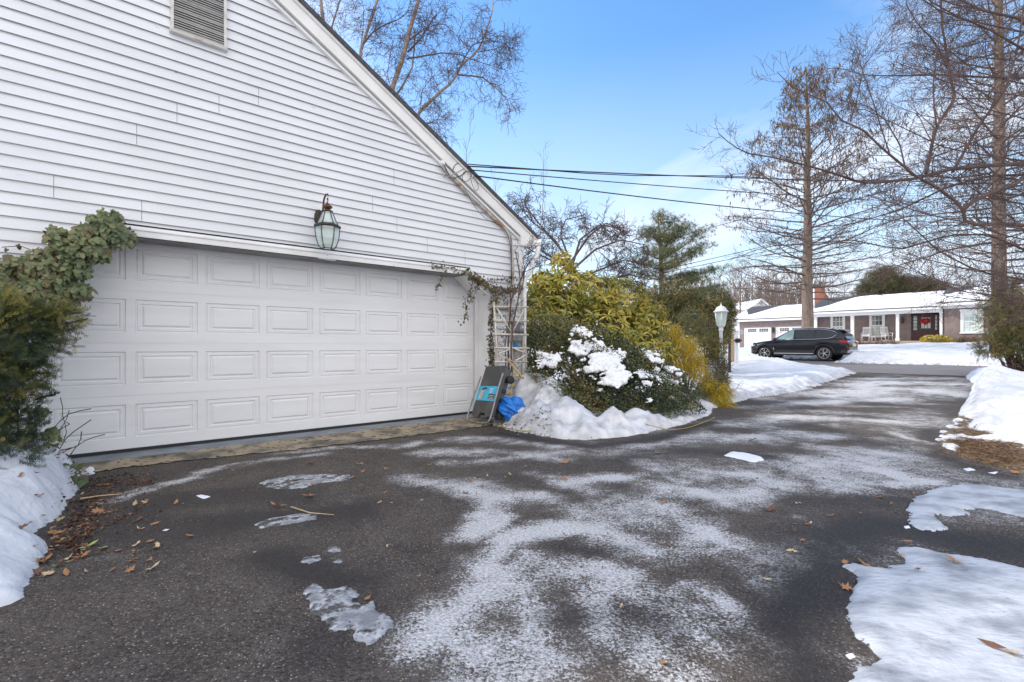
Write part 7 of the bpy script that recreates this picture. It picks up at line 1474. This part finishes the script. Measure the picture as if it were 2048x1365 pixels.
for k in range(75):
    t_ = rnd.random(); leaf(lerp(70, 330, rnd.random()**1.6)+rnd.uniform(-10, 20), rnd.uniform(968, 1150), cw(), rnd.uniform(.013, .032), 'beside the left snow bank')
for k in range(45): leaf(rnd.uniform(250, 1300), rnd.uniform(905, 1010), cw(), rnd.uniform(.008, .020), 'scattered before the garage')
for k in range(40): leaf(rnd.uniform(1300, 1900), 870+rnd.random()**.7*300, cw(), rnd.uniform(.010, .022), 'on the open driveway')
for k in range(14): leaf(rnd.uniform(300, 1500), rnd.uniform(1050, 1340), cw(), rnd.uniform(.006, .012), 'in the near foreground')
for px, py, c, s_ in ((1905, 1132, 'leafbr', .035), (1835, 1150, 'leafdk', .016), (1985, 1307, 'leafdk', .03), (2020, 1320, 'leaftan', .025)): leaf(px, py, c, s_, 'on the big corner snow sheet')
for k in range(10): leaf(rnd.uniform(20, 110), rnd.uniform(1000, 1120), cw(), rnd.uniform(.015, .03), 'on the snow')
q = MB(); q.tube([GP(582, 1014, .012), GP(620, 1026, .010), GP(668, 1030, .012)], [.006, .004, .002], 5); tag(q.build('straw_stalk', M['leaftan']), 'pale straw stalk lying beside the narrow ice patch', 'stalk')
q = MB(); q.tube([GP(1716, 1118, .01), GP(1728, 1128, .014), GP(1740, 1132, .01)], .006, 5); tag(q.build('stick', M['leafbr']), 'short brown stick at the edge of the big corner snow sheet', 'stick')
q = MB(); q.tube([GP(160, 998, .02), GP(200, 992, .02), GP(245, 988, .02)], [.007, .005, .003], 5); tag(q.build('straw_stalk', M['leaftan']), 'pale straw stalk among the leaves at the end of the apron', 'stalk')
q = MB(); x, y, _ = GP(332, 1062); q.box(x-.012, x+.012, y-.012, y+.012, .004, .006); tag(q.build('paper_scrap', M['stickw']), 'tiny square white paper scrap on the asphalt', 'paper')
def litter(spots, n_, s0, s1, label, name='leaf_litter', m_='litter'):
    PP = []
    for k in range(n_):
        px, py, rx, ry = spots[rnd.randrange(len(spots))]; p = GP(px+rnd.gauss(0, rx), max(745, py+rnd.gauss(0, ry))); sf_ = snow_field(np.array([p[0]]), np.array([p[1]])); z = float(sf_[0][0])
        if 'grass' in name and (sf_[1][0] > .5 or (sf_[2][0] < 0 and rnd.random() < .8)): continue
        PP.append((p[0], p[1], max(0, z)+float(G(p[0], p[1]))+rnd.uniform(.003, .018)))
    PP = np.array(PP); n_ = len(PP); tag(scatter(name, [(-.06, -.7, 0), (.06, -.7, .1), (.04, .9, .35), (-.02, .9, .3)] if 'grass' in name else [(-.4, 0, 0), (0, -.6, .15), (.4, .1, .1), (.1, .7, .2)], [(0, 1, 2, 3)], PP, frames(nr.normal(0, 1, (n_, 3))*np.array([1, 1, .3]), jit(np.tile([0, 0, 1.], (n_, 1)), .5)), nr.uniform(s0, s1, n_), M[m_]), label, 'dead grass' if 'grass' in name else 'leaf litter', kind='stuff')
litter([(215, 970, 40, 10), (190, 1000, 25, 12), (160, 1045, 20, 18), (140, 1090, 18, 15), (250, 960, 40, 8), (150, 965, 15, 8), (200, 1030, 50, 20)], 1300, .008, .026, 'dark brown leaf litter along the left snow bank')
litter([(970, 848, 12, 4), (1010, 858, 14, 3), (1040, 864, 20, 3), (1000, 845, 10, 6), (1085, 868, 10, 5)], 260, .012, .03, 'brown leaf litter round the foot of the storage cart')
litter([(1960, 880, 40, 22), (1930, 900, 30, 12), (2000, 915, 30, 14), (1690, 762, 30, 6), (1640, 778, 30, 5)], 7500, .018, .045, 'brown dead grass and leaves on the bare soil', 'dead_grass', 'drygrass')
litter([(700, 1010, 300, 60), (1200, 930, 300, 40), (900, 1150, 300, 90), (1600, 900, 200, 50)], 900, .004, .011, 'tiny brown crumbs of leaf strewn over the driveway')
